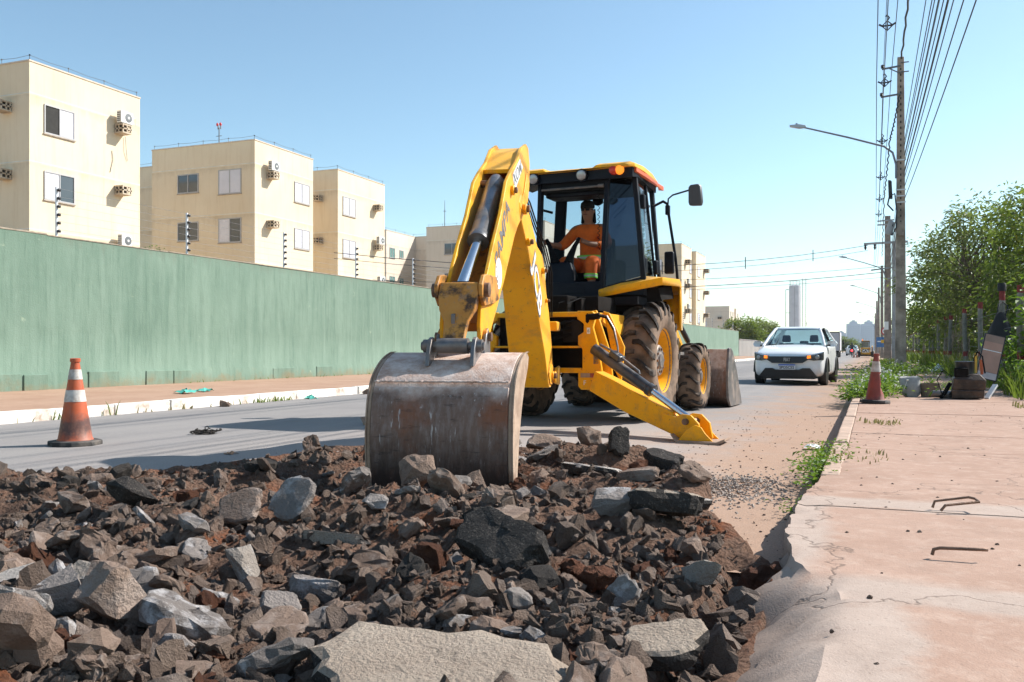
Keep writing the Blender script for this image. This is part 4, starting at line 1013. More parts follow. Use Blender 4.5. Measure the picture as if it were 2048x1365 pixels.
wd.tube([B(wp[iz][0]+.004*math.sin(k*1.9), -.46+.885*k/60, wp[iz][1]+.008+.006*nz(k*.7, 0, 0, 1)) for k in range(61)], [.008+.004*nz(k, 3, 0, 1) for k in range(61)], 6); wd.build('weld_seam', M_RUSTP, bk)
side = shs + [(3.86,-.30),(3.86,-.12),(3.82,.08),(3.75,.30),(3.66,.48),(3.55,.62),(3.44,.72)]
for s in (-1, 1):
    w0 = (.443 if s > 0 else -.478)-.012
    pl(side, w0, w0+.024).build('bucket_side', M_SIDEP, bk, bevel=.004)
    pl([(p[0]-.0, p[1]) for p in offs(shs, .006)[4:-3]] + [(p[0]-.05, p[1]) for p in offs(shs, .006)[4:-3]][::-1], (.46 if s > 0 else -.495)-.005, (.46 if s > 0 else -.495)+.005).build('side_cutter', M_SIDEP, bk, bevel=.003)
for i in range(6):
    w0 = -.42+i*.162
    pl([(3.93,-.20),(3.97,-.22),(3.93,-.36),(3.86,-.48),(3.84,-.36)], w0-.035, w0+.035).build('tooth', M_UNDER, bk, bevel=.006)
for s in (-1, 1):
    for w0 in (s*.15-.012,):
        pl([(3.58,.80),(3.66,.89),(3.68,.925),(3.72,.935),(3.76,.92),(3.80,.86),(3.84,.74),(3.70,.76)], w0, w0+.028).build('bucket_ear', M_GSTEEL, bk, bevel=.005)
    pl([(3.36,.78),(3.37,.95),(3.43,1.0),(3.49,.95),(3.56,.80)], s*.165-.012, s*.165+.012).build('bucket_ear', M_GSTEEL, bk, bevel=.005)

# ---- far side tipping: number plate and lights under the sill
MB().box(-.1,.2,-.625,-.618,1.52,1.60).build('sill_bolts', M_CABBLK, bh, bevel=.01)
# ================================================================ BROKEN ROAD, SOIL AND ROCKS
def m_soil():
    t = NT('freshly dug soil'); v = t.coord('Object')
    c = t.mix(t.ramp(t.noise(v, 1.6, 7, .65), (.32, 0), (.68, 1)), (.12,.075,.055), (.25,.15,.105))
    c = t.mix(t.ramp(t.noise(v, 2.3, 6, .6, .4), (.53, 0), (.68, .9)), c, (.21,.075,.035))
    c = t.mix(t.ramp(t.noise(v, 3.1, 7, .7), (.56, 0), (.70, .85)), c, (.045,.038,.034))
    c = t.mix(t.ramp(t.noise(v, 22, 7, .72), (.55, 0), (.75, .7)), c, (.27,.20,.16))
    h = t.math('ADD', t.math('MULTIPLY', t.noise(v, 30, 7, .72), 1.5), t.math('MULTIPLY', t.voro(v, 38), .8))
    t.bump(h, 1.0, .03)
    return t.end(c, .97, 0, .1)
def m_rock(name, a, b2, face, fa=.6, bumpy=.6, rnd='Random', bs=14):
    """broken stone: per-piece tint, pale fractured patches, grime"""
    t = NT(name)
    if rnd == 'Random': r = t.n('ObjectInfo').outputs['Random']; v = t.coord('Object', offset=None); 
    else: r = t.n('NewGeometry').outputs['Random Per Island']; v = t.coord('Object')
    off = t.n('VectorMath', operation='ADD'); t.set(off.inputs[0], v)
    cb = t.n('CombineXYZ'); t.set(cb.inputs[0], t.math('MULTIPLY', r, 37)); t.set(cb.inputs[2], t.math('MULTIPLY', r, 91)); t.set(off.inputs[1], cb.outputs[0]); v = off.outputs[0]
    c = t.mix(r, a, b2)
    c = t.mix(t.ramp(t.noise(v, 3, 6, .65), (.3, 0), (.7, .8)), c, t.mix(r, tuple(x*.55 for x in b2), tuple(min(1, x*1.4) for x in a)))
    c = t.mix(t.math('MULTIPLY', t.ramp(t.noise(v, 2.2, 7, .7), (.52, 0), (.62, 1)), fa), c, face)
    c = t.mix(t.ramp(t.noise(v, bs, 6, .75), (.56, 0), (.70, .6)), c, tuple(x*.4 for x in a))
    t.bump(t.math('ADD', t.noise(v, bs, 7, .72), t.math('MULTIPLY', t.noise(v, bs*4, 4, .7), .5)), bumpy, .05)
    return t.end(c, .9, 0, .25)
def m_aggregate(name, a, b2, peb, rnd=True, amt=.85):
    """asphalt or concrete chunk with pebbles showing"""
    t = NT(name); v = t.coord('Object')
    vd = t.n('VectorMath', operation='ADD'); t.set(vd.inputs[0], v); vn = t.n('TexNoise', Vector=v, Scale=40, Detail=4); sc3 = t.n('VectorMath', operation='SCALE'); t.set(sc3.inputs[0], vn.outputs['Color']); sc3.inputs['Scale'].default_value = .03; t.set(vd.inputs[1], sc3.outputs[0])
    vo = t.n('TexVoronoi', Vector=vd.outputs[0], Scale=95); pc = vo.outputs['Color']; pd_ = vo.outputs['Distance']
    c = t.mix(t.ramp(t.noise(v, 4, 6, .65), (.3, 0), (.7, 1)), a, b2)
    sel = t.math('MULTIPLY', t.ramp(pd_, (.38, 1), (.48, 0)), t.ramp(t.xyz(pc)[0], (.62, 0), (.80, amt)))
    c = t.mix(sel, c, peb)
    c = t.mix(t.ramp(t.noise(v, 9, 7, .75), (.56, 0), (.7, .7)), c, tuple(x*.45 for x in a))
    h = t.math('ADD', t.math('MULTIPLY', pd_, -.35), t.math('MULTIPLY', t.noise(v, 34, 8, .75), 1.6))
    t.bump(h, .8, .022)
    return t.end(c, .92, 0, .2)
M_SOIL = m_soil()
M_RK_BROWN = m_rock('brown broken stone', (.16,.105,.08), (.29,.21,.16), (.40,.33,.285), .5)
M_RK_GREY = m_rock('grey broken stone', (.17,.145,.132), (.32,.275,.245), (.55,.52,.51), .75)
M_RK_RED = m_rock('red clay lump', (.165,.06,.03), (.25,.105,.055), (.13,.06,.04), .6, 1.0, bs=22)
M_RK_PALE = m_rock('pale limy stone', (.30,.255,.215), (.40,.34,.29), (.58,.55,.53), .8, .8)
M_ASPH = m_aggregate('old asphalt chunk', (.032,.028,.026), (.070,.060,.053), (.16,.135,.115), amt=.6)
M_CONC = m_aggregate('dusty asphalt slab face', (.34,.265,.205), (.46,.375,.30), (.24,.18,.14), amt=.6)
M_SLABP = m_aggregate('pale mortar slab', (.42,.37,.33), (.55,.49,.44), (.34,.29,.25), amt=.5)
M_STUFF = m_rock('mixed rubble pieces', (.10,.064,.048), (.31,.23,.178), (.42,.35,.31), .35, .8, rnd='island', bs=45)

def soil_z(x, y, sd=None):
    sd = pit_sd(x, y) if sd is None else sd
    h = -.03 + .14*fbm(x, y, 11, .85, 2) + .075*abs(fbm(x, y, 5, 2.3, 3)) + .05*fbm(x, y, 8, 6, 3)
    # heap thrown up on the far side, hollow under the bucket, trench against the sidewalk
    h += .09*math.exp(-((x+3.9)/.5)**2-((y-5.9)/.8)**2) + .13*math.exp(-((x+1.9)/.6)**2-((y-6.4)/.6)**2) + .08*math.exp(-((x+1.3)/.5)**2-((y-4.3)/.6)**2)
    h -= .17*math.exp(-((x+2.65)/.60)**2-((y-5.0)/.34)**2)
    h += .0*x + .05*math.exp(-((x+1.2)/.4)**2-((y-2.9)/.6)**2)
    h -= .16*smooth01(-.62, -.40, x)*smooth01(4.4, 3.6, y)
    k = smooth01(-.22, .0, sd)
    h = max(h, (.035 if x < -2 else .004)-.5*sd) if sd < .12 else h
    return h*k + (-.40)*(1-k) if sd < 0 else h
def build_soil():
    x0, x1, y0, y1, st = -8.2, -.24, .3, 8.0, .032
    nx, ny = int((x1-x0)/st)+1, int((y1-y0)/st)+1
    vs = []; keep = np.zeros((ny, nx), bool)
    for j in range(ny):
        y = y0+j*st
        for i in range(nx):
            x = x0+i*st; sd = pit_sd(x, y) if (i % 2 == 0 or True) else 0
            if sd < -.24: vs.append((x, y, -.42)); continue
            keep[j, i] = True
            z = soil_z(x, y, sd)
            if sd > .05: z += .030*abs(mnoise.noise(Vector((x*14, y*14, 3))))+.018*mnoise.noise(Vector((x*31, y*31, 9)))
            vs.append((x, y, z))
    fs = [(j*nx+i, j*nx+i+1, (j+1)*nx+i+1, (j+1)*nx+i) for j in range(ny-1) for i in range(nx-1) if keep[j, i] or keep[j+1, i+1]]
    b = MB(); b.v, b.f = vs, fs
    return b.build('soil', M_SOIL, smooth=70, fix=False)
struct(build_soil())

def hull_rock(seed, dims, n=13, rough=.05, sub=1, boxy=.5):
    rnd = random.Random(seed); bm = bmesh.new()
    for k in range(n):
        p = Vector((rnd.gauss(0,1), rnd.gauss(0,1), rnd.gauss(0,1))).normalized()
        m = max(abs(p.x), abs(p.y), abs(p.z)); q = p.lerp(p/m, boxy)*rnd.uniform(.78, 1.0)
        bm.verts.new((q.x*dims[0]/2, q.y*dims[1]/2, q.z*dims[2]/2))
    r_ = bmesh.ops.convex_hull(bm, input=bm.verts)
    bmesh.ops.delete(bm, geom=[v for v in bm.verts if not v.link_faces], context='VERTS')
    if sub:
        for _ in range(sub):
            bmesh.ops.triangulate(bm, faces=bm.faces)
            bmesh.ops.subdivide_edges(bm, edges=bm.edges, cuts=1, use_grid_fill=True)
        s_ = rough*min(dims)*1.6; o = rnd.random()*50; f = 2.6/max(dims)
        for v in bm.verts:
            v.co += Vector((mnoise.noise(v.co*f+Vector((o,0,0))), mnoise.noise(v.co*f+Vector((0,o,9))), mnoise.noise(v.co*f+Vector((5,0,o)))))*s_
            v.co += Vector((mnoise.noise(v.co*f*3.1+Vector((o,2,0))), mnoise.noise(v.co*f*3.1+Vector((0,o,3))), mnoise.noise(v.co*f*3.1+Vector((5,1,o)))))*s_*.45
    bmesh.ops.recalc_face_normals(bm, faces=bm.faces)
    me = bpy.data.meshes.new('rock'); bm.to_mesh(me); bm.free()
    return me
def slab_rock(seed, dims, n=9, rough=.06):
    """slab of pavement: ragged plan, broken edge, flat faces"""
    rnd = random.Random(seed); out = []
    for k in range(n*3):
        a = 2*math.pi*k/(n*3); base = .82+.30*mnoise.noise(Vector((math.cos(a)*1.1+seed, math.sin(a)*1.1, seed*.7)))+.10*mnoise.noise(Vector((math.cos(a)*4+seed, math.sin(a)*4, 1)))
        m = max(abs(math.cos(a)), abs(math.sin(a)))
        r_ = base*(.55+.45/m)
        out.append((math.cos(a)*r_*dims[0]/2, math.sin(a)*r_*dims[1]/2))
    h = dims[2]; rings = []
    b = MB()
    for sc_, z in ((.30,.5),(.62,.5),(.90,.49),(1.0,.36),(1.02,.1),(.98,-.22),(.88,-.46),(.5,-.5)):
        rings.append([(x*sc_*(1+.07*rnd.uniform(-1,1)*(abs(z) < .45)), y*sc_*(1+.07*rnd.uniform(-1,1)*(abs(z) < .45)), z*h+rough*h*mnoise.noise(Vector((x*9, y*9, z*3+seed)))) for x, y in out])
    b.loft(rings)
    return b.mesh('slab')
def put_rock(me, mat, loc, rot, name, label, cat, group=None, sc=1):
    o = bpy.data.objects.new(name, me); COL.objects.link(o)
    if not me.materials: me.materials.append(mat)
    else:
        o.material_slots[0].link = 'OBJECT'; o.material_slots[0].material = mat
    o.location = loc; o.rotation_euler = rot; o.scale = (sc, sc, sc) if not isinstance(sc, tuple) else sc
    return tag(o, label, cat, group)

# --- the large pieces one can point at
HERO = [
 # x, y, yaw, tilt(x,y), dims, kind, material, label
 (-1.02,1.98,6,(9,3),(.74,.50,.085),'s',M_CONC,'largest pale gravelly asphalt slab in the front of the rubble'),
 (-1.27,3.10,-25,(38,8),(.44,.26,.13),'s',M_ASPH,'long black asphalt chunk tilted behind the front slab'),
 (-1.10,4.02,20,(5,10),(.22,.19,.17),'h',M_RK_GREY,'dark grey squarish block beside the flat slabs near the gutter'),
 (-.88,4.06,15,(-14,4),(.37,.24,.10),'s',M_CONC,'brown topped slab lying by the gutter'),
 (-.96,4.68,10,(-8,-3),(.42,.34,.06),'s',M_SLABP,'pale flat mortar slab at the edge of the gutter'),
 (-1.73,5.72,-8,(-10,3),(.48,.30,.07),'s',M_SLABP,'pale curved mortar slab beside the bucket'),
 (-1.66,6.15,30,(72,12),(.17,.24,.10),'s',M_ASPH,'black asphalt chunk standing on end behind the pale slab'),
 (-1.32,6.05,-15,(12,8),(.32,.2,.10),'s',M_ASPH,'flat black asphalt piece right of the upright chunk'),
 (-2.38,6.62,5,(0,0),(.32,.24,.17),'h',M_RK_BROWN,'rounded brown boulder on the far rim of the dig'),
 (-2.06,6.80,40,(0,25),(.27,.2,.18),'h',M_RK_BROWN,'tan boulder leaning on the far rim beside the rounded one'),
 (-2.82,7.08,0,(0,0),(.14,.11,.12),'h',M_RK_GREY,'grey stone just right of the bucket side plate'),
 (-2.33,4.44,20,(0,12),(.26,.22,.22),'h',M_RK_BROWN,'big brown clod piled against the bucket teeth'),
 (-2.06,4.62,10,(5,-25),(.15,.13,.18),'h',M_RK_BROWN,'brown upright stone right of the clod by the teeth'),
 (-2.62,3.68,-12,(48,6),(.28,.26,.05),'s',M_RK_GREY,'dark slaty plate tilted beside the brown plate'),
 (-2.87,3.58,10,(42,-8),(.32,.26,.05),'s',M_RK_BROWN,'smooth brown plate propped up in the middle of the rubble'),
 (-1.97,2.92,14,(-6,4),(.24,.17,.15),'h',M_RK_GREY,'grey flat topped block in front of the slaty plates'),
 (-1.88,2.56,35,(35,15),(.16,.10,.06),'s',M_RK_GREY,'grey tile shaped stone left of the front slab'),
 (-2.67,2.50,4,(-8,3),(.30,.17,.12),'h',M_RK_PALE,'wide pale brown stone left of centre'),
 (-3.62,3.66,30,(25,30),(.30,.18,.16),'h',M_ASPH,'black hollow asphalt lump at upper left of the rubble'),
 (-4.06,4.02,10,(10,0),(.22,.15,.11),'h',M_RK_GREY,'grey stone beside the black hollow lump'),
 (-2.41,3.02,-35,(20,40),(.25,.15,.11),'h',M_RK_PALE,'white streaked stone in front of the brown plate'),
 (-2.64,2.16,5,(15,-10),(.20,.16,.10),'s',M_SLABP,'whitish crumbling lump near the lower left'),
 (-2.32,2.05,-30,(40,20),(.22,.15,.18),'h',M_RK_GREY,'large grey stone with pale face at the lower left'),
 (-2.13,2.08,28,(-20,35),(.25,.17,.18),'h',M_RK_BROWN,'brown grey stone beside the large grey one at bottom'),
 (-3.22,2.27,12,(20,30),(.16,.14,.12),'h',M_RK_PALE,'white faced stone at the left frame edge'),
 (-1.01,3.10,0,(0,0),(.13,.12,.10),'c',M_RK_RED,'brick red clay lump right of the black asphalt chunk'),
 (-.89,3.02,25,(0,0),(.15,.12,.11),'c',M_RK_RED,'second brick red clay lump beside the first'),
 (-.55,3.13,-20,(10,-15),(.18,.11,.10),'h',M_RK_PALE,'tan split stone near the slumped sidewalk edge'),
 (-.50,2.36,20,(9,-6),(.24,.22,.06),'s',M_CONC,'pinkish slab fragment at the bottom beside the sidewalk'),
 (-2.24,3.42,-4,(80,0),(.46,.07,.05),'s',M_CONC,'thin slab edge lying flat among the dark clods'),
 (-2.22,3.78,30,(10,10),(.15,.10,.10),'h',M_RK_GREY,'bluish grey stone between slaty plate and clods'),
 (-.66,3.62,50,(0,20),(.14,.12,.11),'h',M_RK_BROWN,'brown stone at the trench beside the gutter'),
 (-4.40,4.18,70,(0,0),(.20,.16,.09),'h',M_RK_BROWN,'low brown stone at the upper left edge of the dig'),
 (-1.62,3.52,15,(10,25),(.16,.12,.09),'h',M_RK_RED,'reddish stone above the long black chunk'),
 (-1.28,5.25,-12,(6,-10),(.33,.16,.07),'s',M_RK_BROWN,'red brown brick like slab above the pale gutter slab'),
]
random.seed(21)
taken = []
for i, (x, y, yaw, tl, dims, kind, mt, lab) in enumerate(HERO):
    if kind == 's': me = slab_rock(i+1, dims)
    elif kind == 'h': me = hull_rock(100+i, dims, 15, .05, 2)
    else: me = hull_rock(200+i, dims, 22, .14, 2, .1)
    z = max(soil_z(x, y), soil_z(x-.06, y-.06), soil_z(x+.06, y-.06))
    ex = abs(math.sin(R(tl[0])))*dims[1]*.40 + abs(math.sin(R(tl[1])))*dims[0]*.40
    if i == 0: z -= .05
    o = put_rock(me, mt, (x, y, z+dims[2]*.30+ex*.62), Euler((R(tl[0]), R(tl[1]), R(yaw))), 'slab_fragment' if kind == 's' else 'rock', lab, 'slab' if kind == 's' else 'rock')
    for p in me.polygons: p.use_smooth = False
    if kind == 's':
        me.materials.clear(); me.materials.append(mt)
        if mt in (M_CONC, M_SLABP):
            me.materials.append(M_ASPH)
            for p in me.polygons:
                if p.normal.z < .55: p.material_index = 1
    taken.append((x, y, max(dims[0], dims[1])*.42))

# --- countable stones, shared meshes
VAR = [hull_rock(300+k, (1, random.uniform(.6,.95), random.uniform(.42,.8)), random.randint(10, 18), .075, 2, random.uniform(.2,.7)) for k in range(16)]
VARS = [slab_rock(600+k, (1, random.uniform(.6,.9), random.uniform(.16,.3)), 6, .2) for k in range(8)]
for me in VARS: me.materials.append(M_RK_BROWN)
VARC = [hull_rock(400+k, (1, .85, .7), 26, .17, 2, .1) for k in range(8)]
for me in VAR+VARC: me.materials.append(M_RK_BROWN)
KINDS = [(M_RK_BROWN,'brown broken stone lying loose in the rubble','brown stones in the rubble',.48),(M_RK_GREY,'grey angular stone lying loose in the rubble','grey stones in the rubble',.34),(M_ASPH,'small black lump of broken asphalt in the rubble','black asphalt lumps in the rubble',.10),(M_RK_RED,'rusty red clay lump in the rubble','red clay lumps in the rubble',.08)]
def pick_spot():
    for _ in range(200):
        y = 1/random.uniform(1/7.3, 1/1.55) if random.random() < .6 else random.uniform(2.2, 7.4)
        x = random.uniform(-1.32*y-.15, -.30)
        if pit_sd(x, y) > .03: return x, y
    return -2, 3
n_ind = 0
while n_ind < 296:
    x, y = pick_spot()
    sz = min(.24, random.lognormvariate(math.log(.108), .42))
    if any((x-a)**2+(y-b_)**2 < (r_+sz*.30)**2 for a, b_, r_ in taken): continue
    if n_ind < 120 and sz > .05: taken.append((x, y, sz*.33))
    u = random.random(); acc = 0
    if fbm(x, y, 33, .9, 2) > .30: u = .9+.1*random.random()
    for mt, lab, grp, pr in KINDS:
        acc += pr
        if u <= acc: break
    me = random.choice(VARC if mt is M_RK_RED or (mt is M_RK_BROWN and random.random() < .45) else (VARS if random.random() < .5 else VAR))
    if me in VARS: sz *= 1.45
    o = put_rock(me, mt, (x, y, soil_z(x, y)+sz*random.uniform(.08, .30)), Euler((random.gauss(0,.5), random.gauss(0,.5), random.uniform(0, 6.28))), 'rock', lab, 'rock', grp, sz)
    n_ind += 1
# --- everything smaller: one mass of fragments
def build_rubble(n):
    protos = []; protosb = []
    for k in range(12):
        me = hull_rock(700+k, (1, random.uniform(.6,1), random.uniform(.4,.85)), 12, .15, 1, random.uniform(.1,.6))
        protosb.append((np.array([v.co[:] for v in me.vertices]), [tuple(p.vertices) for p in me.polygons]))
    for k in range(10):
        me = hull_rock(500+k, (1, random.uniform(.6,1), random.uniform(.5,.85)), 9, 0, 0, random.uniform(.1,.6))
        protos.append((np.array([v.co[:] for v in me.vertices]), [tuple(p.vertices) for p in me.polygons]))
    V, F = [], []; base = 0
    for q in range(n):
        if q < n*.9: x, y = pick_spot()
        else:  # spill on to the road and gutter
            x, y = random.uniform(-4.6, -.35), random.uniform(2.5, 8.2)
            sd = pit_sd(x, y)
            if sd > 0 or sd < -.9 or random.random() > math.exp(sd*4.5): continue
        big = q % 8 == 0 and q < n*.9
        sz = min(.16, random.lognormvariate(math.log(.062), .38)) if big else min(.075, random.lognormvariate(math.log(.019), .52)) * (1 if q < n*.9 else .55)
        vv, ff = protosb[q % 12] if sz > .03 else protos[q % 10]
        m = np.array(Euler((random.uniform(0,6.3), random.uniform(0,6.3), random.uniform(0,6.3))).to_matrix())*sz
        z = soil_z(x, y)+sz*.18 if q < n*.9 else road_z(x)+sz*.2
        V.append(vv @ m.T + np.array((x, y, z))); F += [tuple(i+base for i in f) for f in ff]; base += len(vv)
    b = MB(); b.v = [tuple(p) for p in np.concatenate(V)]; b.f = F
    return b.build('rubble', M_STUFF, smooth=0, fix=False)
tag(build_rubble(30000), 'loose small fragments of stone and earth filling the dig', 'rubble', kind='stuff')
# ================================================================ STREET FURNITURE, CABLES, FENCE
M_CPOLE = plain('weathered concrete pole', (.42,.34,.275), .9, 0, .35, 3, .5, 40, dirt=(.18,.14,.11), dscale=2)
M_CPOLE2 = plain('grey concrete pole', (.36,.365,.38), .85, 0, .25, 3)
M_WOODP = plain('dark weathered pole', (.28,.225,.19), .9, 0, .4, 4, .5, 30)
M_CABLE = plain('black cable', (.02,.022,.03), .6, 0, .2)
M_CABLEB = plain('bluish cable', (.07,.11,.17), .6, 0, .2)
M_LAMPARM = plain('painted lamp arm', (.20,.21,.24), .5, .4, .2)
M_LAMPH = plain('lamp head', (.45,.46,.48), .45, .4, .15)
def pole(name, label, x, y, h, w0, w1, mat, d0=None, grp='utility poles along the sidewalk'):
    r = thing(name, label, 'utility pole', (x, y, .05), grp)
    rings = []
    for k in range(9):
        u = k/8; w = (w0+(w1-w0)*u)/2; d = w*.8
        rings.append([(x-w, y-d, .0+h*u), (x+w, y-d, h*u), (x+w, y+d, h*u), (x-w, y+d, h*u)])
    MB().loft(rings).build('shaft', mat, r, bevel=.02)
    return r
def slots(r, x, y, z0, z1, w, d, n):
    b = MB()
    for k in range(n):
        z = z0+(z1-z0)*k/n; b.box(x-.018, x+.018, y-d-.004, y-d+.01, z, z+.07)
    b.build('bolt_slots', M_DARKIN, r, smooth=0)
def lamp(label, base, z, reach, rise, grp='street lamps on the poles', par_x=None):
    x, y = base
    r = thing('street_lamp', label, 'street lamp', (x, y, z), grp)
    MB().tube([(x,y,z-.55),(x,y,z-.1),(x-.10,y,z+.28),(x-.35,y,z+.5),(x-reach*.5,y,z+.5+rise*.45),(x-reach,y,z+.5+rise)], [.035,.035,.034,.033,.030,.026], 10).build('arm', M_LAMPARM, r)
    ex, ez = x-reach, z+.5+rise
    MB().loft([[(ex+.1,y-.05,ez-.03),(ex+.1,y+.05,ez-.03),(ex+.1,y+.05,ez+.05),(ex+.1,y-.05,ez+.05)],[(ex-.12,y-.09,ez-.03),(ex-.12,y+.09,ez-.03),(ex-.12,y+.08,ez+.10),(ex-.12,y-.08,ez+.10)],[(ex-.42,y-.08,ez+.05),(ex-.42,y+.08,ez+.05),(ex-.42,y+.07,ez+.10),(ex-.42,y-.07,ez+.10)]]).build('lamp_head', M_LAMPH, r, bevel=.012)
    MB().lathe([(.035,0),(.035,.05),(.02,.06)], (ex-.2,y,ez+.09), (0,0,1), 10).build('photocell', M_CABLEB, r)
    return r
p1 = pole('utility_pole', 'nearest concrete utility pole rising beside the footpath', .84, 31.5, 10.25, .34, .20, M_CPOLE)
slots(p1, .84, 31.5, 3.6, 10.0, .2, .105, 34)
for z in (2.15, 4.5): MB().box(.77,.93,31.28,31.37,z,z+.10).build('pole_bracket', M_CPOLE, p1)
b = MB(); b.bar((.84,31.4,9.95),(.28,31.4,9.9),.05,.05); b.bar((.84,31.4,9.7),(.5,31.4,9.9),.03,.03); b.bar((.84,31.4,9.05),(.25,31.4,9.0),.05,.05); b.bar((.84,31.4,10.05),(1.08,31.4,10.05),.03,.03); b.bar((.84,31.4,9.75),(1.08,31.4,9.75),.03,.03); b.build('bracket_arm', M_DKSTEEL, p1)
b = MB(); b.lathe([(.03,0),(.06,.03),(.04,.06),(.06,.09),(.03,.12)], (.30,31.4,9.92), (0,0,1), 10); b.lathe([(.03,0),(.06,.03),(.04,.06),(.06,.09),(.03,.12)], (.27,31.4,9.02), (0,0,1), 10); b.build('insulator', M_BLACKP, p1)
MB().loft([[(.46,31.25,6.30),(.57,31.25,6.27),(.57,31.38,6.27),(.46,31.38,6.30)],[(.48,31.25,5.70),(.60,31.25,5.68),(.60,31.4,5.68),(.48,31.4,5.70)]]).build('splice_box', M_BLACKP, p1, bevel=.03)
MB().lathe([(.02,0),(.10,.04),(.12,.40),(.10,.45),(.04,.46)], (.58,31.28,4.98), (-.25,0,-1), 16).build('drum_cover', M_CPOLE2, p1)
MB().tube([(.62,31.3,5.3),(.45,31.25,5.5),(.5,31.2,5.75),(.66,31.3,5.85),(.72,31.25,5.3),(.70,31.2,4.75),(.58,31.2,4.5),(.5,31.22,4.62),(.6,31.2,4.85)], .025, 6).build('cable_coil', M_CABLE, p1)
b = MB()
for z in (5.55,5.75,5.95,6.9): b.box(.685,.995,31.30,31.32,z,z+.035)
b.build('strap', M_ALU, p1)
lamp('long armed street lamp reaching over the road from the nearest pole', (.70, 31.38), 6.9, 2.85, .85)
p2 = pole('utility_pole', 'dark pole with a wide crossarm further along the footpath', .95, 66, 9.9, .48, .36, M_WOODP)
b = MB(); b.bar((-.55,65.8,8.05),(2.2,65.8,8.1),.12,.14); b.build('crossarm', M_CPOLE2, p2)
for q_ in (((.3,65.8,9.55),(1.35,65.8,9.6)),((.3,65.8,9.3),(1.35,65.8,9.3)),((-.1,65.8,6.25),(1.3,65.8,6.4))): MB().bar(*q_,.09,.09).build('crossarm', M_CPOLE2, p2)
b = MB()
for x in (-.45,.15,1.95): b.lathe([(.05,0),(.09,-.08),(.06,-.14),(.09,-.22),(.04,-.38)], (x,65.8,8.02), (0,0,1), 8)
b.build('insulator', M_BLACKP, p2)
MB().box(.72,1.0,65.70,65.74,2.2,2.75).build('notice', M_DECALW, p2)
p3 = pole('utility_pole', 'slim blue grey concrete pole beside the dark crossarm pole', 1.32, 64.5, 8.0, .30, .22, M_CPOLE2)
MB().bar((.9,64.4,5.55),(2.75,64.4,5.7),.07,.08).build('crossarm', M_CPOLE2, p3)
lamp('street lamp on the dark crossarm pole', (.78, 65.6), 5.9, 2.5, .75)
for k, (x, y, h) in enumerate(((.9,100,9.5),(.8,135,9.5),(.7,172,9.5),(.6,230,9.5))):
    pole('utility_pole', ('third pole along the footpath behind the road signs','fourth far pole along the footpath','fifth far pole in the haze','last tiny pole in the haze')[k], x, y, h, .35, .25, M_WOODP)
    lamp(('street lamp on the third pole','street lamp on the fourth pole','tiny street lamp on the fifth pole','tiniest street lamp in the haze')[k], (x-.15, y-.2), 6.2, 2.5, .75)
# cables
def cable(label, pts, r, mat=M_CABLE, sag=.0, grp='cables along the poles', twist=0):
    out = []
    for i in range(len(pts)-1):
        p, q = Vector(pts[i]), Vector(pts[i+1]); n = 12 if not twist else 60
        for k in range(n):
            u = k/n; c = p.lerp(q, u); c.z -= sag*4*u*(1-u)
            if twist: c += Vector((math.cos(u*twist), 0, math.sin(u*twist)))*.02
            out.append(c)
    out.append(Vector(pts[-1]))
    o = MB().tube(out, r, 5).build('cable', mat); return tag(o, label, 'cable', grp)
cable('left line of the three spaced power cables above the lamp', [(.15,-8,9.9),(.12,31.4,9.55),(.22,66,9.5),(.1,100,9.3)], .014, M_CABLEB, .35)
cable('middle line of the three spaced power cables above the lamp', [(.40,-8,9.6),(.33,31.4,9.3),(.35,66,9.4),(.2,100,9.2)], .014, M_CABLEB, .35)
cable('right line of the three spaced power cables above the lamp', [(.68,-8,9.9),(.55,31.4,9.55),(.5,66,9.5),(.4,100,9.3)], .012, M_CABLEB, .35)
cable('bare messenger line above the spaced cables', [(.40,-8,10.4),(.33,31.4,9.98),(.35,66,9.6)], .009, M_CABLE, .3)
cable('thick twisted cable descending from the top of the nearest pole', [(1.0,-8,10.6),(.86,31.4,10.2)], .030, M_CABLE, .3, twist=150)
cable('twisted cable running behind the lamp arm', [(.80,31.35,9.0),(.52,31.3,7.6),(.45,40,7.2),(.6,66,7.2)], .022, M_CABLE, .12, twist=60)
for k, (x0, z0, z1) in enumerate(((1.15,8.9,8.0),(1.30,8.5,7.6),(1.36,8.35,7.45),(1.42,8.2,7.1),(1.52,8.0,6.9),(1.58,7.9,6.6),(1.65,7.6,6.4),(1.82,7.3,6.1),(1.98,7.0,5.7))):
    cable(('uppermost of','second of','third of','fourth of','fifth of','sixth of','seventh of','eighth of','lowest of')[k]+' the cables fanning to the nearest pole', [(x0,-6,z0),(.96,31.4,z1),(1.1,66,z1-.3),(1.0,100,z1-.5)], .011 if k not in (3, 5) else .02, M_CABLE if k % 3 else M_CABLEB, .3)
cable('upper pair cable crossing the road to the far side', [(-.3,65.8,7.95),(-26,40,5.9)], .018, M_CABLE, 1.1); cable('second cable of the upper pair crossing the road', [(-.3,65.8,7.6),(-26,40,5.6)], .014, M_CABLE, 1.1)
cable('lower thick cable crossing the road', [(.8,65.8,6.1),(-30,48,4.9)], .022, M_CABLE, .7); cable('lower thin cable crossing the road', [(.8,65.8,6.5),(-30,48,5.2)], .014, M_CABLE, .6); cable('third lower cable crossing the road', [(.8,65.8,5.75),(-30,48,4.7)], .012, M_CABLE, .6)
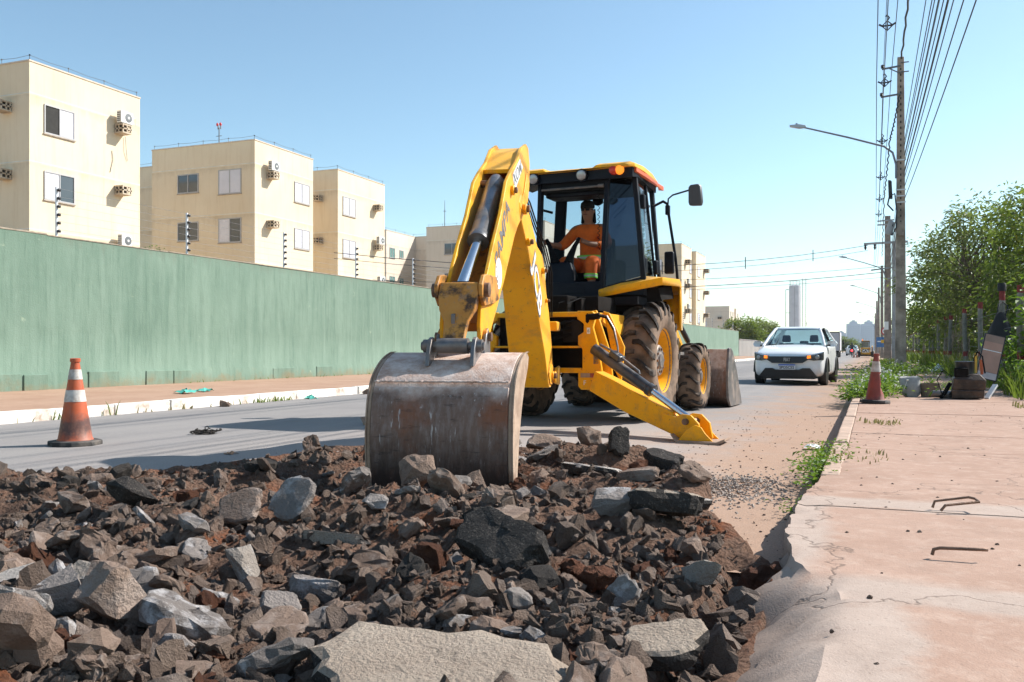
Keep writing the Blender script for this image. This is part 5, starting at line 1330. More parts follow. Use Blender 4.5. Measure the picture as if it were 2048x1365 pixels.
# spacers on the three-line bundle, spreaders on the crossing pair
def spacer(p, s=1.0):
    x, y, z = p; b = MB()
    for a in (0, 1.57, 3.14, 4.71):
        b.tube([(x,y,z),(x+.13*s*math.cos(a),y,z+.13*s*math.sin(a)),], .022*s, 6)
    b.tube([(x+.13*s*math.cos(a),y,z+.13*s*math.sin(a)) for a in (0,1.57,3.14,4.71,6.28)], .018*s, 6)
    b.tube([(x,y,z+.13*s),(x+.05*s,y,z+.2*s),(x,y,z+.28*s),(x-.04*s,y,z+.24*s)], .022*s, 6)
    for dx in (-.2,.2): b.cyl((x+dx*s*.6,y,z),(x+dx*s,y,z+.05*s),.025*s,.025*s,6)
    return b.build('cable_spacer', M_BLACKP)
for k, (y, z) in enumerate(((25.6,9.36),(31.0,9.35),(38.5,9.1),(46,9.0),(53,9.05),(60,9.2))):
    tag(spacer((.36, y, z), 1.0), ('cable spacer nearest the top of the frame','cable spacer beside the top bracket of the nearest pole','cable spacer just above the lamp arm','cable spacer above the black splice box','cable spacer above the white drum','farthest cable spacer before the crossarm pole')[k], 'cable spacer', 'spacers on the power lines')
for k, u in enumerate((.13,.28,.45,.62)):
    p = Vector((-.3,65.8,7.95)).lerp(Vector((-26,40,5.9)), u); p.z -= 1.1*4*u*(1-u)
    tag(MB().bar(p+Vector((0,0,.25)), p+Vector((0,0,-.5)), .05, .05).build('cable_spreader', M_BLACKP), ('first','second','third','fourth')[k]+' spreader from the poles on the crossing cables', 'cable spreader', 'spreaders on the crossing cables')

# traffic signs by the far pole
M_SIGNR = plain('red sign ring', (.55,.03,.03), .4); M_SIGNB = plain('blue sign', (.05,.16,.38), .4); M_SIGNY = plain('yellow sign', (.75,.42,.02), .4)
r = thing('speed_sign', 'round red ringed 40 speed sign beside the dark pole', 'road sign', (1.05, 84, 0))
MB().cyl((1.05,84,0),(1.05,84,2.6),.03,.03,8).build('post', M_CPOLE2, r)
d = MB().lathe([(.36,0),(.36,.02)], (1.05,83.95,2.45), (0,-1,0), 24).build('disc', M_SIGNR, r); MB().lathe([(.27,.021),(.27,.024)], (1.05,83.95,2.45), (0,-1,0), 24).build('face', M_DECALW, d)
text('40', 'numerals', M_BLACKP, r, (1.05,83.92,2.45), (1,0,0), (0,0,1), .36, .002, bold=.01)
r = thing('direction_sign', 'blue panel sign behind the yellow arrow sign', 'road sign', (.85, 96, 0)); MB().cyl((.5,96,0),(.5,96,2.0),.03,.03,8).cyl((1.1,96,0),(1.1,96,2.0),.03,.03,8).build('post', M_CPOLE2, r); MB().box(.35,1.25,95.93,95.96,1.1,2.1).build('panel', M_SIGNB, r); MB().box(.45,1.15,95.91,95.925,1.62,1.72).build('stripe', M_DECALW, r)
r = thing('arrow_sign', 'yellow arrow shaped sign beside the blue panel', 'road sign', (1.2, 93, 0)); MB().cyl((1.15,93,0),(1.15,93,2.0),.03,.03,8).build('post', M_CPOLE2, r); MB().prism([(.05,1.5),(.5,1.5),(.5,1.35),(.85,1.65),(.5,1.95),(.5,1.8),(.05,1.8)], lambda u, v, w: (u+.7, w, v), 92.93, 92.95).build('arrow', M_SIGNY, r)

# ---- post and wire fence on the verge
def m_post():
    t = NT('lichened fence post'); v = t.coord('Object'); x = t.xyz(v)
    c = t.mix(t.ramp(t.noise(v, 9, 7, .7), (.3, 0), (.7, 1)), (.12,.115,.095), (.27,.26,.22))
    wob = t.math('MULTIPLY', t.noise(v, 14, 3), .06); z = t.math('ADD', x[2], wob)
    red = t.math('MAXIMUM', t.ramp(t.math('SUBTRACT', z, 1.0), (.79, 0), (.80, 1)), t.math('MULTIPLY', t.ramp(z, (.62, 0), (.63, 1)), t.ramp(z, (.75, 1), (.76, 0))))
    c = t.mix(red, c, t.mix(t.noise(v, 20, 5), (.17,.025,.025), (.26,.06,.05)))
    t.bump(t.noise(v, 30, 6, .7), .6, .01); return t.end(c, .9, 0, .2)
M_POST = m_post()
FY_ = [(2.4,17.9,1.9,0,0),(2.42,20.5,2.0,0,.01),(2.4,24.4,1.92,.01,0),(2.36,27.2,1.88,-.03,.04),(2.34,32.8,1.9,.03,-.06),(2.42,35.5,1.95,.0,0),(2.4,39,1.93,0,.01),(2.38,42,1.9,.01,0),(2.4,44.5,1.9,-.01,0),(2.4,49.6,1.85,0,0),(2.4,54.8,1.85,.01,0),(2.4,58,1.83,0,0),(2.4,62,1.8,0,0),(2.4,66,1.8,0,.01),(2.4,70,1.8,0,0),(2.4,75,1.8,0,0),(2.4,80,1.8,0,0),(2.4,86,1.8,0,0),(2.4,92,1.8,0,0)]
ordn = ['first','second','third','fourth','fifth','sixth','seventh','eighth','ninth','tenth','eleventh','twelfth','thirteenth','fourteenth','fifteenth','sixteenth','seventeenth','eighteenth','last']
for i, (x, y, h, lx, ly) in enumerate(FY_):
    rd = random.Random(i); b = MB()
    b.tube([(0,0,0),(rd.gauss(0,.012),rd.gauss(0,.012),h*.35),(rd.gauss(0,.014),0,h*.7),(0,0,h)], [.070,.064,.060,.055], 9)
    o = b.build('fence_post', M_POST); o.location = (x, y, .08); o.rotation_euler = (ly, lx, 0)
    tag(o, ordn[i]+' grey fence post with red bands, counted from the camera end', 'fence post', 'red banded fence posts on the verge')
for z in (.5,.85,1.2,1.55):
    o = MB().tube([(2.4+.02*math.sin(y), y, .08+z+.03*math.sin(y*1.7)) for _, y, *_ in FY_], .004, 4).build('fence_wire', M_DKSTEEL)
    tag(o, {.5:'lowest',.85:'second lowest',1.2:'second highest',1.55:'highest'}[z]+' wire of the verge fence', 'wire', 'wires of the verge fence')
# vine twigs hanging on the wire
tw = MB(); rd = random.Random(4)
for k in range(46):
    p = Vector((2.36, 26.2+rd.uniform(0,6), 1.35+rd.gauss(0,.25))); pts = [p]
    for q in range(4): p = p+Vector((rd.gauss(0,.05), rd.gauss(.12,.08), -.12+rd.gauss(0,.06))); pts.append(p)
    tw.tube(pts, .006, 4)
tag(tw.build('dry_twigs', M_WOODP), 'grey dead vine twigs tangled on the fence wires', 'twigs')
# ================================================================ CONES, CAR, VEHICLES, SMALL THINGS
def m_cone():
    t = NT('dirty orange cone plastic'); v = t.coord('Object'); x = t.xyz(v)
    c = t.mix(t.ramp(t.noise(v, 9, 6, .7), (.3, 0), (.7, 1)), (.40,.068,.022), (.53,.115,.04))
    low = t.math('SUBTRACT', t.math('MULTIPLY', t.noise(v, 6, 6, .7), 1.1), t.math('MULTIPLY', t.math('ABSOLUTE', t.math('SUBTRACT', x[2], .17)), 4.0))
    c = t.mix(t.ramp(low, (.05, 0), (.36, .92)), c, (.075,.045,.04))
    c = t.mix(t.ramp(t.noise(v, 30, 5, .7), (.52, 0), (.70, .6)), c, (.27,.11,.075)); c = t.mix(t.ramp(t.noise(t.coord('Object', (1,1,.4)), 12, 6, .7), (.50, 0), (.70, .55)), c, (.33,.15,.10))
    return t.end(c, .55, 0, .4)
M_CONE = m_cone()
M_CONER = plain('grimy dark red cone plastic', (.26,.045,.03), .6, 0, .35, 8, dirt=(.16,.07,.055), dscale=5)
M_REFL = plain('grubby reflective collar', (.56,.52,.48), .5, 0, .3, 14, dirt=(.33,.26,.21), dscale=9)
M_BASE = plain('black rubber base', (.03,.03,.03), .85, 0, .4, 12, dirt=(.12,.10,.085), dscale=8)
def cone(label, loc, H, mat, bands, grp, lean=0, battered=False, small=False):
    r = thing('traffic_cone', label, 'traffic cone', (0,0,0), grp)
    def rad(z): return .030*H/.76+(.118*H/.76)*(1-z/H)**1.02
    n = 10 if small else 32
    prof = [(rad(.06*H)+.010, .042), (rad(.06*H)+.004, .07*H)] + [(rad(H*u), H*u) for u in (.08,.2,.3,.4,.5,.6,.7,.8,.9,.955)] + [(.043*H/.76, H*.957), (.043*H/.76, H*.995), (.03*H/.76, H)]
    b = MB().lathe(prof, (0,0,0), (0,0,1), n)
    if battered:
        b.v = [(x-(.05*smooth01(.08,.3,z)*smooth01(.55,.35,z) if x > .05 and y < .05 else 0), y, z) for x, y, z in b.v]
    b.build('body', mat, r, smooth=50)
    for z0, z1 in bands:
        MB().lathe([(rad(z0*H)+.0025, z0*H), (rad((z0+z1)/2*H)+.003, (z0+z1)/2*H), (rad(z1*H)+.0025, z1*H)], (0,0,0), (0,0,1), n, caps=False).build('reflective_collar', M_REFL, r, smooth=60)
    s = .205*H/.76
    pts = []
    for k in range(8):
        a = math.pi/8+k*math.pi/4; pts.append((math.cos(a)*s*1.08, math.sin(a)*s*1.08))
    MB().loft([[(x*q, y*q, z) for x, y in pts] for q, z in ((1,.0),(1.0,.034),(.97,.042),(.7,.046))]).build('base', M_BASE, r, bevel=0 if small else .004)
    r.location = loc; r.rotation_euler = (0, lean, .3)
    return r
cone('orange traffic cone with two grubby white collars standing on the road', (-6.62,6.02,.0), .775, M_CONE, ((.50,.635),(.755,.87)), 'traffic cones')
cone('battered dark red traffic cone with a torn flank on the sidewalk edge', (.03,13.3,.12), .68, M_CONER, ((.63,.84),), 'traffic cones', .03, True)
for k, (x, y) in enumerate(((-5.3,103.5),(-4.6,104.5),(-3.9,104),(-1.9,106.5),(-1.6,107.5))):
    cone(('far traffic cone nearest the box truck','dark far traffic cone second from the box truck','far traffic cone just left of the white car','far traffic cone right of the motorcycle','far traffic cone beside the skid steer wheel')[k], (x,y,-.02), .62, M_CONE if k != 1 else M_BASE, ((.5,.7),) if k != 1 else (), 'far traffic cones', small=True)

# ---- white hatchback
def m_carpaint(name, col):
    t = NT(name); v = t.coord(); f = t.noise(v, 3, 5, .6)
    c = t.mix(t.ramp(f, (.4, 0), (.75, .4)), col, (.62,.57,.50)); x = t.xyz(v)
    c = t.mix(t.ramp(t.math('ADD', t.math('MULTIPLY', x[2], -1.5), t.math('MULTIPLY', f, .9)), (-.1, 0), (.35, .6)), c, (.45,.37,.30))
    t.b.inputs['Coat Weight'].default_value = .6; t.b.inputs['Coat Roughness'].default_value = .08
    return t.end(c, .35, 0, .5)
M_CARW = m_carpaint('white car paint', (.80,.81,.83)); M_CARBLK = plain('black car trim', (.012,.012,.013), .45); M_CARGL = glass_dark('car glass', alpha_tint=(.42,.55,.58))
M_TYREC = plain('car tyre', (.022,.021,.02), .85, 0, .4, 10, dirt=(.06,.05,.045)); M_ALLOY = plain('alloy wheel', (.35,.35,.36), .35, .8)
M_HLAMP = plain('headlamp lens', (.10,.105,.115), .08, .2, .4, 12); M_TURN = emit_mat('lit turn signal', (.9,.2,.01), .8); M_PLATE = plain('plate white', (.62,.62,.64), .5, 0, .05); M_PLATEB = plain('plate blue', (.02,.08,.45), .5)
M_SEATC = plain('car interior fabric', (.05,.06,.07), .9)
def car(name, label, loc, rz, full=True):
    r = thing(name, label, 'car', (0,0,0))
    st = [(-1.985,.50,.30,.60,.66,.02),(-1.96,.70,.235,.66,.725,.03),(-1.88,.795,.20,.70,.78,.04),(-1.72,.835,.185,.74,.83,.05),(-1.35,.858,.18,.80,.895,.055),(-.95,.862,.18,.85,.955,.05),(-.72,.862,.18,.88,.985,.04),(0,.862,.18,.90,.99,.02),(.8,.86,.18,.93,1.01,.02),(1.45,.85,.19,.96,1.05,.02),(1.8,.81,.22,.98,1.06,.02),(1.96,.74,.30,.92,1.02,.01),(1.99,.6,.36,.8,.9,.0)]
    rings = []
    for y, w, zb, zs, zt, cr in st:
        half = [(w*.55,zb),(w*.93,zb+.015),(w*.985,zb+.12),(w,zb+.30),(w*.985,zs),(w*.93,zt-.012),(w*.80,zt+cr*.35),(w*.45,zt+cr*.85)]
        bow = .05*(y < -1.8)
        rings.append([(x, y+bow*(abs(x)/.8)**2, z) for x, z in half]+[(0,y,zt+cr)]+[(-x, y+bow*(abs(x)/.8)**2, z) for x, z in half[::-1]])
    b = MB().loft(rings); o = b.build('body', M_CARW, r, smooth=38); m = o.modifiers.new('s', 'SUBSURF'); m.levels = m.render_levels = 1
    # greenhouse
    A = [(-.70,-.78),(.70,-.78)]; wb, wr = .76, .585
    roof = [[(sx*wr*q, y, z-.05*(1-abs(1))*0-(.035 if abs(sx) > .9 else 0)) for sx in (-1,-.9,-.5,0,.5,.9,1)] for y, z, q in ((-.08,1.425,.97),(.12,1.475,1.0),(.6,1.50,1.0),(1.1,1.49,.98),(1.48,1.455,.93))]
    g = MB(); g.grid(lambda i, j: roof[j][i], 7, 5); ro = g.build('roof', M_CARW, r, smooth=60); sd = ro.modifiers.new('t', 'SOLIDIFY'); sd.thickness = .03
    f0 = [(-.72,-.80,.985),(.72,-.80,.985)]; f1 = [(-.55,-.10,1.405),(.55,-.10,1.405)]
    MB().grid(lambda i, j: (lambda u, v: ((-.73+1.46*u)*(1-v)+(-.545+1.09*u)*v, -.80*(1-v)-.09*v-.10*(1-(2*u-1)**2)*(1-v*.6), .985+.425*v+.02*(1-(2*u-1)**2)))(i/8, j/4), 9, 5).build('windscreen', M_CARGL, r, smooth=80)
    MB().grid(lambda i, j: (lambda u, v: ((-.66+1.32*u)*(1-v)+(-.53+1.06*u)*v, 1.86*(1-v)+1.49*v, 1.06+.38*v))(i/4, j/2), 5, 3).build('rear_window', M_CARGL, r, smooth=80)
    for s in (-1, 1):
        MB().tube([(s*.765,-.86,.965),(s*.67,-.45,1.21),(s*.565,-.06,1.425)], .036, 8).build('pillar', M_CARW, r)
        MB().tube([(s*.565,-.06,1.425),(s*.585,.5,1.465),(s*.56,1.45,1.43)], .034, 8).build('roof_rail', M_CARW, r)
        MB().tube([(s*.56,1.45,1.43),(s*.72,1.85,1.05)], [.05,.09], 8).build('pillar', M_CARW, r)
        MB().add([(s*.775,-.72,.985),(s*.80,1.55,1.04),(s*.575,1.40,1.42),(s*.585,.0,1.44)], [(0,1,2,3)]).build('side_window', M_CARGL, r, smooth=0)
        MB().bar((s*.80,.28,1.0),(s*.60,.33,1.44),.07,.03,(0,1,0)).build('door_pillar', M_CARBLK, r)
        mm = MB().loft([[(s*(.86+.03*k)+s*a*.11*q, -.62+.10*k_*q, 1.03+b_*.075*q) for a, b_, k_ in ((-1,-.6,0),(-.3,-1,0),(.8,-.9,0),(1.1,.0,0),(.7,.9,0),(-.6,.8,0))] for k, q in ((0,.7),)]+[[(s*.92+s*a*.12, -.70+.16*j, 1.03+b_*.08) for a, b_ in ((-1,-.6),(-.3,-1),(.8,-.9),(1.1,.0),(.7,.9),(-.6,.8))] for j in (0.,.5,1)])
        mm.build('door_mirror', M_CARW, r, smooth=50); MB().bar((s*.76,-.60,.97),(s*.88,-.62,.99),.06,.04).build('mirror_foot', M_CARBLK, r)
        for y in (-1.22, 1.28):
            w = MB().lathe([(.19,-.09),(.29,-.098),(.308,-.07),(.312,0),(.308,.07),(.29,.098),(.19,.09)], (s*.755,y,.312), (1,0,0), 26).build('wheel', M_TYREC, r)
            MB().lathe([(.195,.085),(.17,.06),(.05,.05),(.03,.075)], (s*.755,y,.312), (s,0,0), 20).build('rim', M_ALLOY, w)
            arch = MB(); arch.tube([(s*.868,y+.355*math.cos(a),.312+.355*math.sin(a)) for a in [i*math.pi/12 for i in range(13)]], .022, 6); arch.lathe([(.35,-.16),(.35,.0)], (s*.864,y,.325), (s,0,0), 24); arch.build('wheel_arch', M_CARBLK, r)
        # headlamp, turn signal, fog recess
        h = MB().loft([[(s*.44,-2.03,.645),(s*.44,-2.03,.722),(s*.44,-1.90,.745),(s*.44,-1.90,.64)],[(s*.62,-1.99,.605),(s*.64,-1.98,.745),(s*.66,-1.83,.785),(s*.62,-1.84,.60)],[(s*.815,-1.83,.62),(s*.825,-1.82,.80),(s*.835,-1.68,.83),(s*.83,-1.68,.62)]]).build('headlamp', M_HLAMP, r, bevel=.008)
        MB().lathe([(.055,0),(.045,.02),(.02,.025)], (s*.70,-1.955,.69), (s*.35,-1,0), 14).build('projector', M_ALLOY, h)
        MB().loft([[(s*.475,-2.05,.655),(s*.475,-2.05,.725),(s*.475,-1.95,.725),(s*.475,-1.95,.655)],[(s*.56,-2.03,.665),(s*.555,-2.025,.735),(s*.55,-1.93,.735),(s*.56,-1.93,.665)]]).build('turn_signal', M_TURN, h)
    MB().prism([(-.52,.71),(.52,.71),(.54,.66),(.36,.545),(-.36,.545),(-.54,.66)], lambda u, v, w: (u, w+.10*(abs(u)/.8)**2, v), -2.06, -1.93).build('grille', M_CARBLK, r)
    MB().prism([(-.60,.20),(.60,.20),(.70,.21),(.53,.42),(.36,.42),(.28,.385),(-.28,.385),(-.36,.42),(-.53,.42),(-.70,.21)], lambda u, v, w: (u, w+.13*(abs(u)/.8)**2, v), -2.07, -1.90).build('lower_intake', M_CARBLK, r)
    MB().box(-.62,.62,-1.9,1.85,.15,.22).build('underbody', M_CARBLK, r)
    q = MB().box(-.20,.20,-2.095,-2.06,.385,.515).build('number_plate', M_PLATE, r); MB().box(-.199,.199,-2.098,-2.0951,.487,.514).build('plate_band', M_PLATEB, q, smooth=0)
    if full:
        text('SPO5C52', 'lettering', M_CARBLK, r, (0,-2.099,.435), (1,0,0), (0,0,1), .095, .002, bold=.002, sx=.92)
        text('FIAT', 'lettering', M_ALLOY, r, (0,-2.066,.625), (1,0,0), (0,0,1), .12, .006, bold=.003, sx=.68)
    b = MB()
    for x in (-.36,.36): b.loft([[(x-.22,.30,.5),(x+.22,.30,.5),(x+.22,.42,.5),(x-.22,.42,.5)],[(x-.2,.42,1.05),(x+.2,.42,1.05),(x+.2,.52,1.05),(x-.2,.52,1.05)]]); b.loft([[(x-.12,.44,1.08),(x+.12,.44,1.08),(x+.12,.52,1.08),(x-.12,.52,1.08)],[(x-.1,.46,1.27),(x+.1,.46,1.27),(x+.1,.53,1.27),(x-.1,.53,1.27)]])
    b.box(-.12,.12,1.3,1.4,1.05,1.12); b.build('seats', M_SEATC, r, bevel=.04)
    MB().loft([[(-.72,-.72,.94),(.72,-.72,.94),(.72,-.2,.98),(-.72,-.2,.98)],[(-.72,-.72,.6),(.72,-.72,.6),(.72,-.2,.6),(-.72,-.2,.6)]]).build('dashboard', M_SEATC, r)
    for x0, x1 in ((-.62,-.05),(-.08,.5)): MB().tube([(x0,-.86,1.0),((x0+x1)/2,-.885,.995),(x1,-.89,.998)], .008, 5).build('wiper', M_CARBLK, r)
    MB().tube([(.05,1.3,1.5),(.05,1.42,1.64)], .008, 5).build('aerial', M_CARBLK, r)
    place(r, loc, rz); return r
car('white_hatchback', 'white hatchback with lit orange signals coming along the road', (-1.85,25.15,-.022), R(-3.0))
# ---- far vehicles
r = thing('box_truck', 'white box truck half hidden behind the hatchback', 'truck', (-4.5,104,0))
MB().box(-5.65,-3.25,102,108,.75,2.75).build('cargo_box', plain('grimy truck box', (.50,.49,.52), .5, 0, .2), r, bevel=.03)
b = MB(); b.box(-5.66,-3.24,101.96,102.0,2.66,2.76); b.box(-3.30,-3.23,101.96,102.0,.75,2.66); b.box(-4.47,-4.43,101.96,102.0,.8,2.66); b.box(-5.66,-5.6,101.96,102.0,.75,2.66); b.build('door_frame', M_CARBLK, r)
MB().loft([[(-5.5,108,.6),(-3.4,108,.6),(-3.4,108,2.3),(-5.5,108,2.3)],[(-5.5,109.8,.6),(-3.4,109.8,.6),(-3.5,109.5,2.2),(-5.4,109.5,2.2)]]).build('truck_cab', M_CARW, r, bevel=.08)
for x in (-5.4,-3.5):
    for y in (103.3,108.7): MB().lathe([(.25,-.14),(.42,-.14),(.43,0),(.42,.14),(.25,.14)], (x,y,.43), (1,0,0), 18).build('wheel', M_TYREC, r)
MB().box(-5.3,-3.6,102.1,108,.5,.75).build('chassis', M_CARBLK, r); MB().box(-3.15,-3.02,108.6,108.7,1.5,1.95).build('wing_mirror', M_CARBLK, r); MB().bar((-3.4,108.7,1.8),(-3.1,108.7,1.8),.04,.04).build('mirror_arm', M_CARBLK, r)
r = thing('skid_steer', 'small yellow skid steer loader with a CAT panel far down the road', 'skid steer', (-.75,109.6,0))
M_CATY = plain('skid steer yellow', (.66,.36,.02), .45, 0, .2)
b = MB(); b.loft([[(-1.25,109,.35),(-.2,109,.35),(-.2,109,1.12),(-1.25,109,1.12)],[(-1.25,110.6,.3),(-.2,110.6,.3),(-.2,110.6,.9),(-1.25,110.6,.9)]]); b.build('engine_housing', M_CATY, r, bevel=.05)
b = MB()
for x in (-1.12,-.33):
    for y in (109.3,110.3): b.bar((x,y,1.1),(x,y,1.75),.08,.08)
b.box(-1.18,-.27,109.2,110.4,1.72,1.82); b.build('cab_cage', M_CARBLK, r); MB().box(-1.06,-.4,109.35,109.37,1.15,1.7).build('rear_glass', M_PANE, r); MB().box(-1.15,-.3,109.15,110.45,1.82,1.88).build('cab_roof', M_CATY, r)
MB().lathe([(.06,0),(.06,.16)], (-1.05,109.3,1.88), (0,0,1), 8).build('beacon', M_AMBER, r)
for x in (-1.45,-.0):
    for y in (109.1,110.3): MB().lathe([(.15,-.13),(.38,-.13),(.39,0),(.38,.13),(.15,.13)], (x,y,.39), (1,0,0), 16).build('wheel', M_TYREC, r)
for x in (-1.42,-.03): MB().prism([(109,1.2),(109.3,1.3),(111.2,.5),(111.1,.35)], lambda u, v, w: (x+w, u, v), -.06, .06).build('lift_arm', M_CATY, r)
MB().prism([(111.1,.1),(111.8,.1),(111.2,.6)], lambda u, v, w: (w, u, v), -1.6, .15).build('bucket', M_CARBLK, r)
MB().box(-1.12,-.34,108.93,108.975,.55,.92).build('name_panel', M_DECALW, r); text('CAT', 'lettering', M_CARBLK, r, (-.73,108.92,.735), (1,0,0), (0,0,1), .40, .003, bold=.02, sx=1.0)
for x in (-1.1,-.36): MB().box(x-.07,x+.07,108.94,108.98,.98,1.06).build('tail_lamp', M_REDL, r)
c2 = car('white_car', 'small white car far off in the dust beyond the cones', (-2.7,140,-.02), math.pi, False)
r = thing('motorcycle', 'motorcycle with red tail light and dark rider ahead of the white car', 'motorcycle', (-2.3,116,0))
for y in (115.5,116.7): MB().lathe([(.2,-.05),(.30,-.05),(.31,0),(.30,.05),(.2,.05)], (-2.3,y,.31), (1,0,0), 16).build('wheel', M_TYREC, r)
MB().loft([[(-2.42,115.4,.6),(-2.18,115.4,.6),(-2.18,115.4,.85),(-2.42,115.4,.85)],[(-2.45,116.2,.45),(-2.15,116.2,.45),(-2.15,116.2,.95),(-2.45,116.2,.95)],[(-2.35,116.8,.6),(-2.25,116.8,.6),(-2.25,116.8,.95),(-2.35,116.8,.95)]]).build('frame', M_CARBLK, r, bevel=.04)
MB().tube([(-2.65,116.5,1.05),(-2.3,116.6,1.0),(-1.95,116.5,1.05)], .025, 6).build('handlebar', M_CARBLK, r)
MB().lathe([(.11,0),(.10,.04)], (-2.3,115.38,.75), (0,-1,0), 12).build('tail_light', emit_mat('lit tail light', (1,.03,.04), 3), r)
def far_rider():
    me = bpy.data.meshes.new('person')
    J = [(-2.3,115.9,.9,.15),(-2.3,115.95,1.15,.16),(-2.3,116.0,1.38,.17),(-2.3,116.02,1.50,.06),(-2.3,116.05,1.62,.11),(-2.3,116.05,1.70,.08),(-2.5,116.0,1.36,.07),(-2.6,116.2,1.15,.05),(-2.6,116.5,1.06,.04),(-2.1,116.0,1.36,.07),(-2.0,116.2,1.15,.05),(-2.0,116.5,1.06,.04),(-2.42,115.95,.88,.09),(-2.55,116.3,.75,.08),(-2.5,116.1,.35,.06),(-2.18,115.95,.88,.09),(-2.05,116.3,.75,.08),(-2.1,116.1,.35,.06)]
    E_ = [(0,1),(1,2),(2,3),(3,4),(4,5),(2,6),(6,7),(7,8),(2,9),(9,10),(10,11),(0,12),(12,13),(13,14),(0,15),(15,16),(16,17)]
    return skin_obj('person', J, E_, M_CARBLK)
def skin_obj(name, J, E_, mat, parent=None, M=None, sub=2):
    me = bpy.data.meshes.new(name); me.from_pydata([tuple(M @ Vector(j[:3])) if M else j[:3] for j in J], E_, [])
    o = bpy.data.objects.new(name, me); COL.objects.link(o); me.materials.append(mat)
    m = o.modifiers.new('skin', 'SKIN'); m.use_smooth_shade = True; m.branch_smoothing = .6
    if not me.skin_vertices: raise RuntimeError('no skin layer')
    for i, j in enumerate(J):
        sv = me.skin_vertices[0].data[i]; sv.radius = (j[3], j[4] if len(j) > 4 else j[3]); sv.use_root = (i == 0)
    if sub: s_ = o.modifiers.new('sub', 'SUBSURF'); s_.levels = s_.render_levels = sub
    if parent is not None: o.parent = parent
    return o
tag(far_rider(), 'person in dark clothes riding the far motorcycle', 'person')

# ---- operator in the cab
M_SKIN = plain('brown skin', (.38,.18,.105), .55, 0, .15, 12); M_SHIRT = plain('orange work shirt', (.88,.165,.015), .85, 0, .3, 7, 1.0, 14); M_TROU = plain('orange work trousers', (.82,.14,.015), .85, 0, .3, 7, 1.0, 14)
M_CAP = plain('dark cap', (.012,.012,.015), .8); M_LIME = plain('lime reflective band', (.25,.75,.08), .5, 0, .1, 20); M_SILV = plain('silver reflective band', (.55,.55,.52), .35, .2, .1, 20); M_BOOT = plain('black boot', (.015,.014,.013), .6)
PX = -.03
RM0 = RM; RM = RM @ Matrix.Translation((0,0,.095))
HJ = [(PX,.24,1.82,.13,.11),(PX,.24,1.98,.135,.10),(PX,.22,2.18,.15,.105),(PX,.20,2.31,.12,.08),(PX,.18,2.375,.056,.058),(PX,.150,2.435,.066,.074),(PX-.004,.145,2.51,.084,.098),(PX-.006,.155,2.585,.080,.090),
      (PX-.185,.20,2.30,.072,.072),(PX-.33,.13,2.08,.050,.050),(PX-.40,-.13,2.08,.034,.036),(PX-.405,-.21,2.095,.036,.022),(PX-.405,-.265,2.10,.036,.018),
      (PX+.185,.20,2.30,.072,.072),(PX+.30,.06,2.05,.050,.050),(PX+.14,-.17,2.06,.034,.036),(PX+.085,-.235,2.085,.036,.022),(PX+.055,-.275,2.10,.034,.018),
      (PX-.11,.20,1.80,.095,.09),(PX-.19,-.22,1.86,.070,.070),(PX-.16,-.24,1.58,.050,.050),(PX-.16,-.27,1.51,.045,.04),(PX-.16,-.38,1.50,.045,.03),
      (PX+.11,.20,1.80,.095,.09),(PX+.16,-.20,1.87,.070,.070),(PX+.17,-.20,1.58,.050,.050),(PX+.17,-.23,1.51,.045,.04),(PX+.17,-.34,1.50,.045,.03)]
HE = [(0,1),(1,2),(2,3),(3,4),(4,5),(5,6),(6,7),(3,8),(8,9),(9,10),(10,11),(11,12),(3,13),(13,14),(14,15),(15,16),(16,17),(0,18),(18,19),(19,20),(20,21),(21,22),(0,23),(23,24),(24,25),(25,26),(26,27)]
man = skin_obj('person', HJ, HE, M_SKIN, None, RM)
tag(man, 'person in orange work clothes, dark cap and sunglasses gripping levers in the cab', 'person')
def sub_skin(name, idx, extra, mat, grow):
    J = [HJ[i] for i in idx]; J = [(*j[:3], j[3]+grow, (j[4] if len(j) > 4 else j[3])+grow) for j in J]
    E_ = [(idx.index(a), idx.index(c)) for a, c in HE if a in idx and c in idx]
    n = len(J)
    for k, (frm, p) in enumerate(extra): J.append(p); E_.append((idx.index(frm), n+k))
    return skin_obj(name, J, E_, mat, man, RM)
sub_skin('shirt', [0,1,2,3,8,9,13,14], [(9,(PX-.37,.02,2.08,.055,.055)),(14,(PX+.17,-.12,2.058,.050,.050)),(3,(PX,.19,2.345,.075,.07))], M_SHIRT, .018)
sub_skin('trousers', [0,18,19,20,23,24,25], [], M_TROU, .022)
def ring(c, ax, r0, w, mat, nm, ry=None):
    m = MB(RM); m.lathe([(r0,-w),(r0+.004,0),(r0,w)], c, ax, 20, caps=False)
    if ry: m.v = m.v
    return m.build(nm, mat, man, smooth=60)
for dz, mt in ((-.022,M_LIME),(0,M_SILV),(.022,M_LIME)):
    e = MB(RM); n = 24
    e.loft([[(PX+.176*math.cos(a), .235+.142*math.sin(a), 1.925+dz+q) for a in [2*math.pi*k/n for k in range(n)]] for q in (-.011,.011)], caps=False); e.build('waist_band', mt, man, smooth=60)
    for s in (-1, 1): ring((PX+s*.165,-.215-.01*(s < 0),1.66+dz*.8), (0,.05,1), .083, .010, mt, 'calf_band')
for s in (-1,1): MB(RM).loft([[(PX+s*.165-.05,-.18,1.475),(PX+s*.165+.05,-.18,1.475),(PX+s*.165+.045,-.18,1.58),(PX+s*.165-.045,-.18,1.58)],[(PX+s*.165-.055,-.30,1.475),(PX+s*.165+.055,-.30,1.475),(PX+s*.165+.045,-.30,1.57),(PX+s*.165-.045,-.30,1.57)],[(PX+s*.165-.045,-.44,1.475),(PX+s*.165+.045,-.44,1.475),(PX+s*.165+.03,-.43,1.52),(PX+s*.165-.03,-.43,1.52)]]).build('boot', M_BOOT, man, bevel=.02)
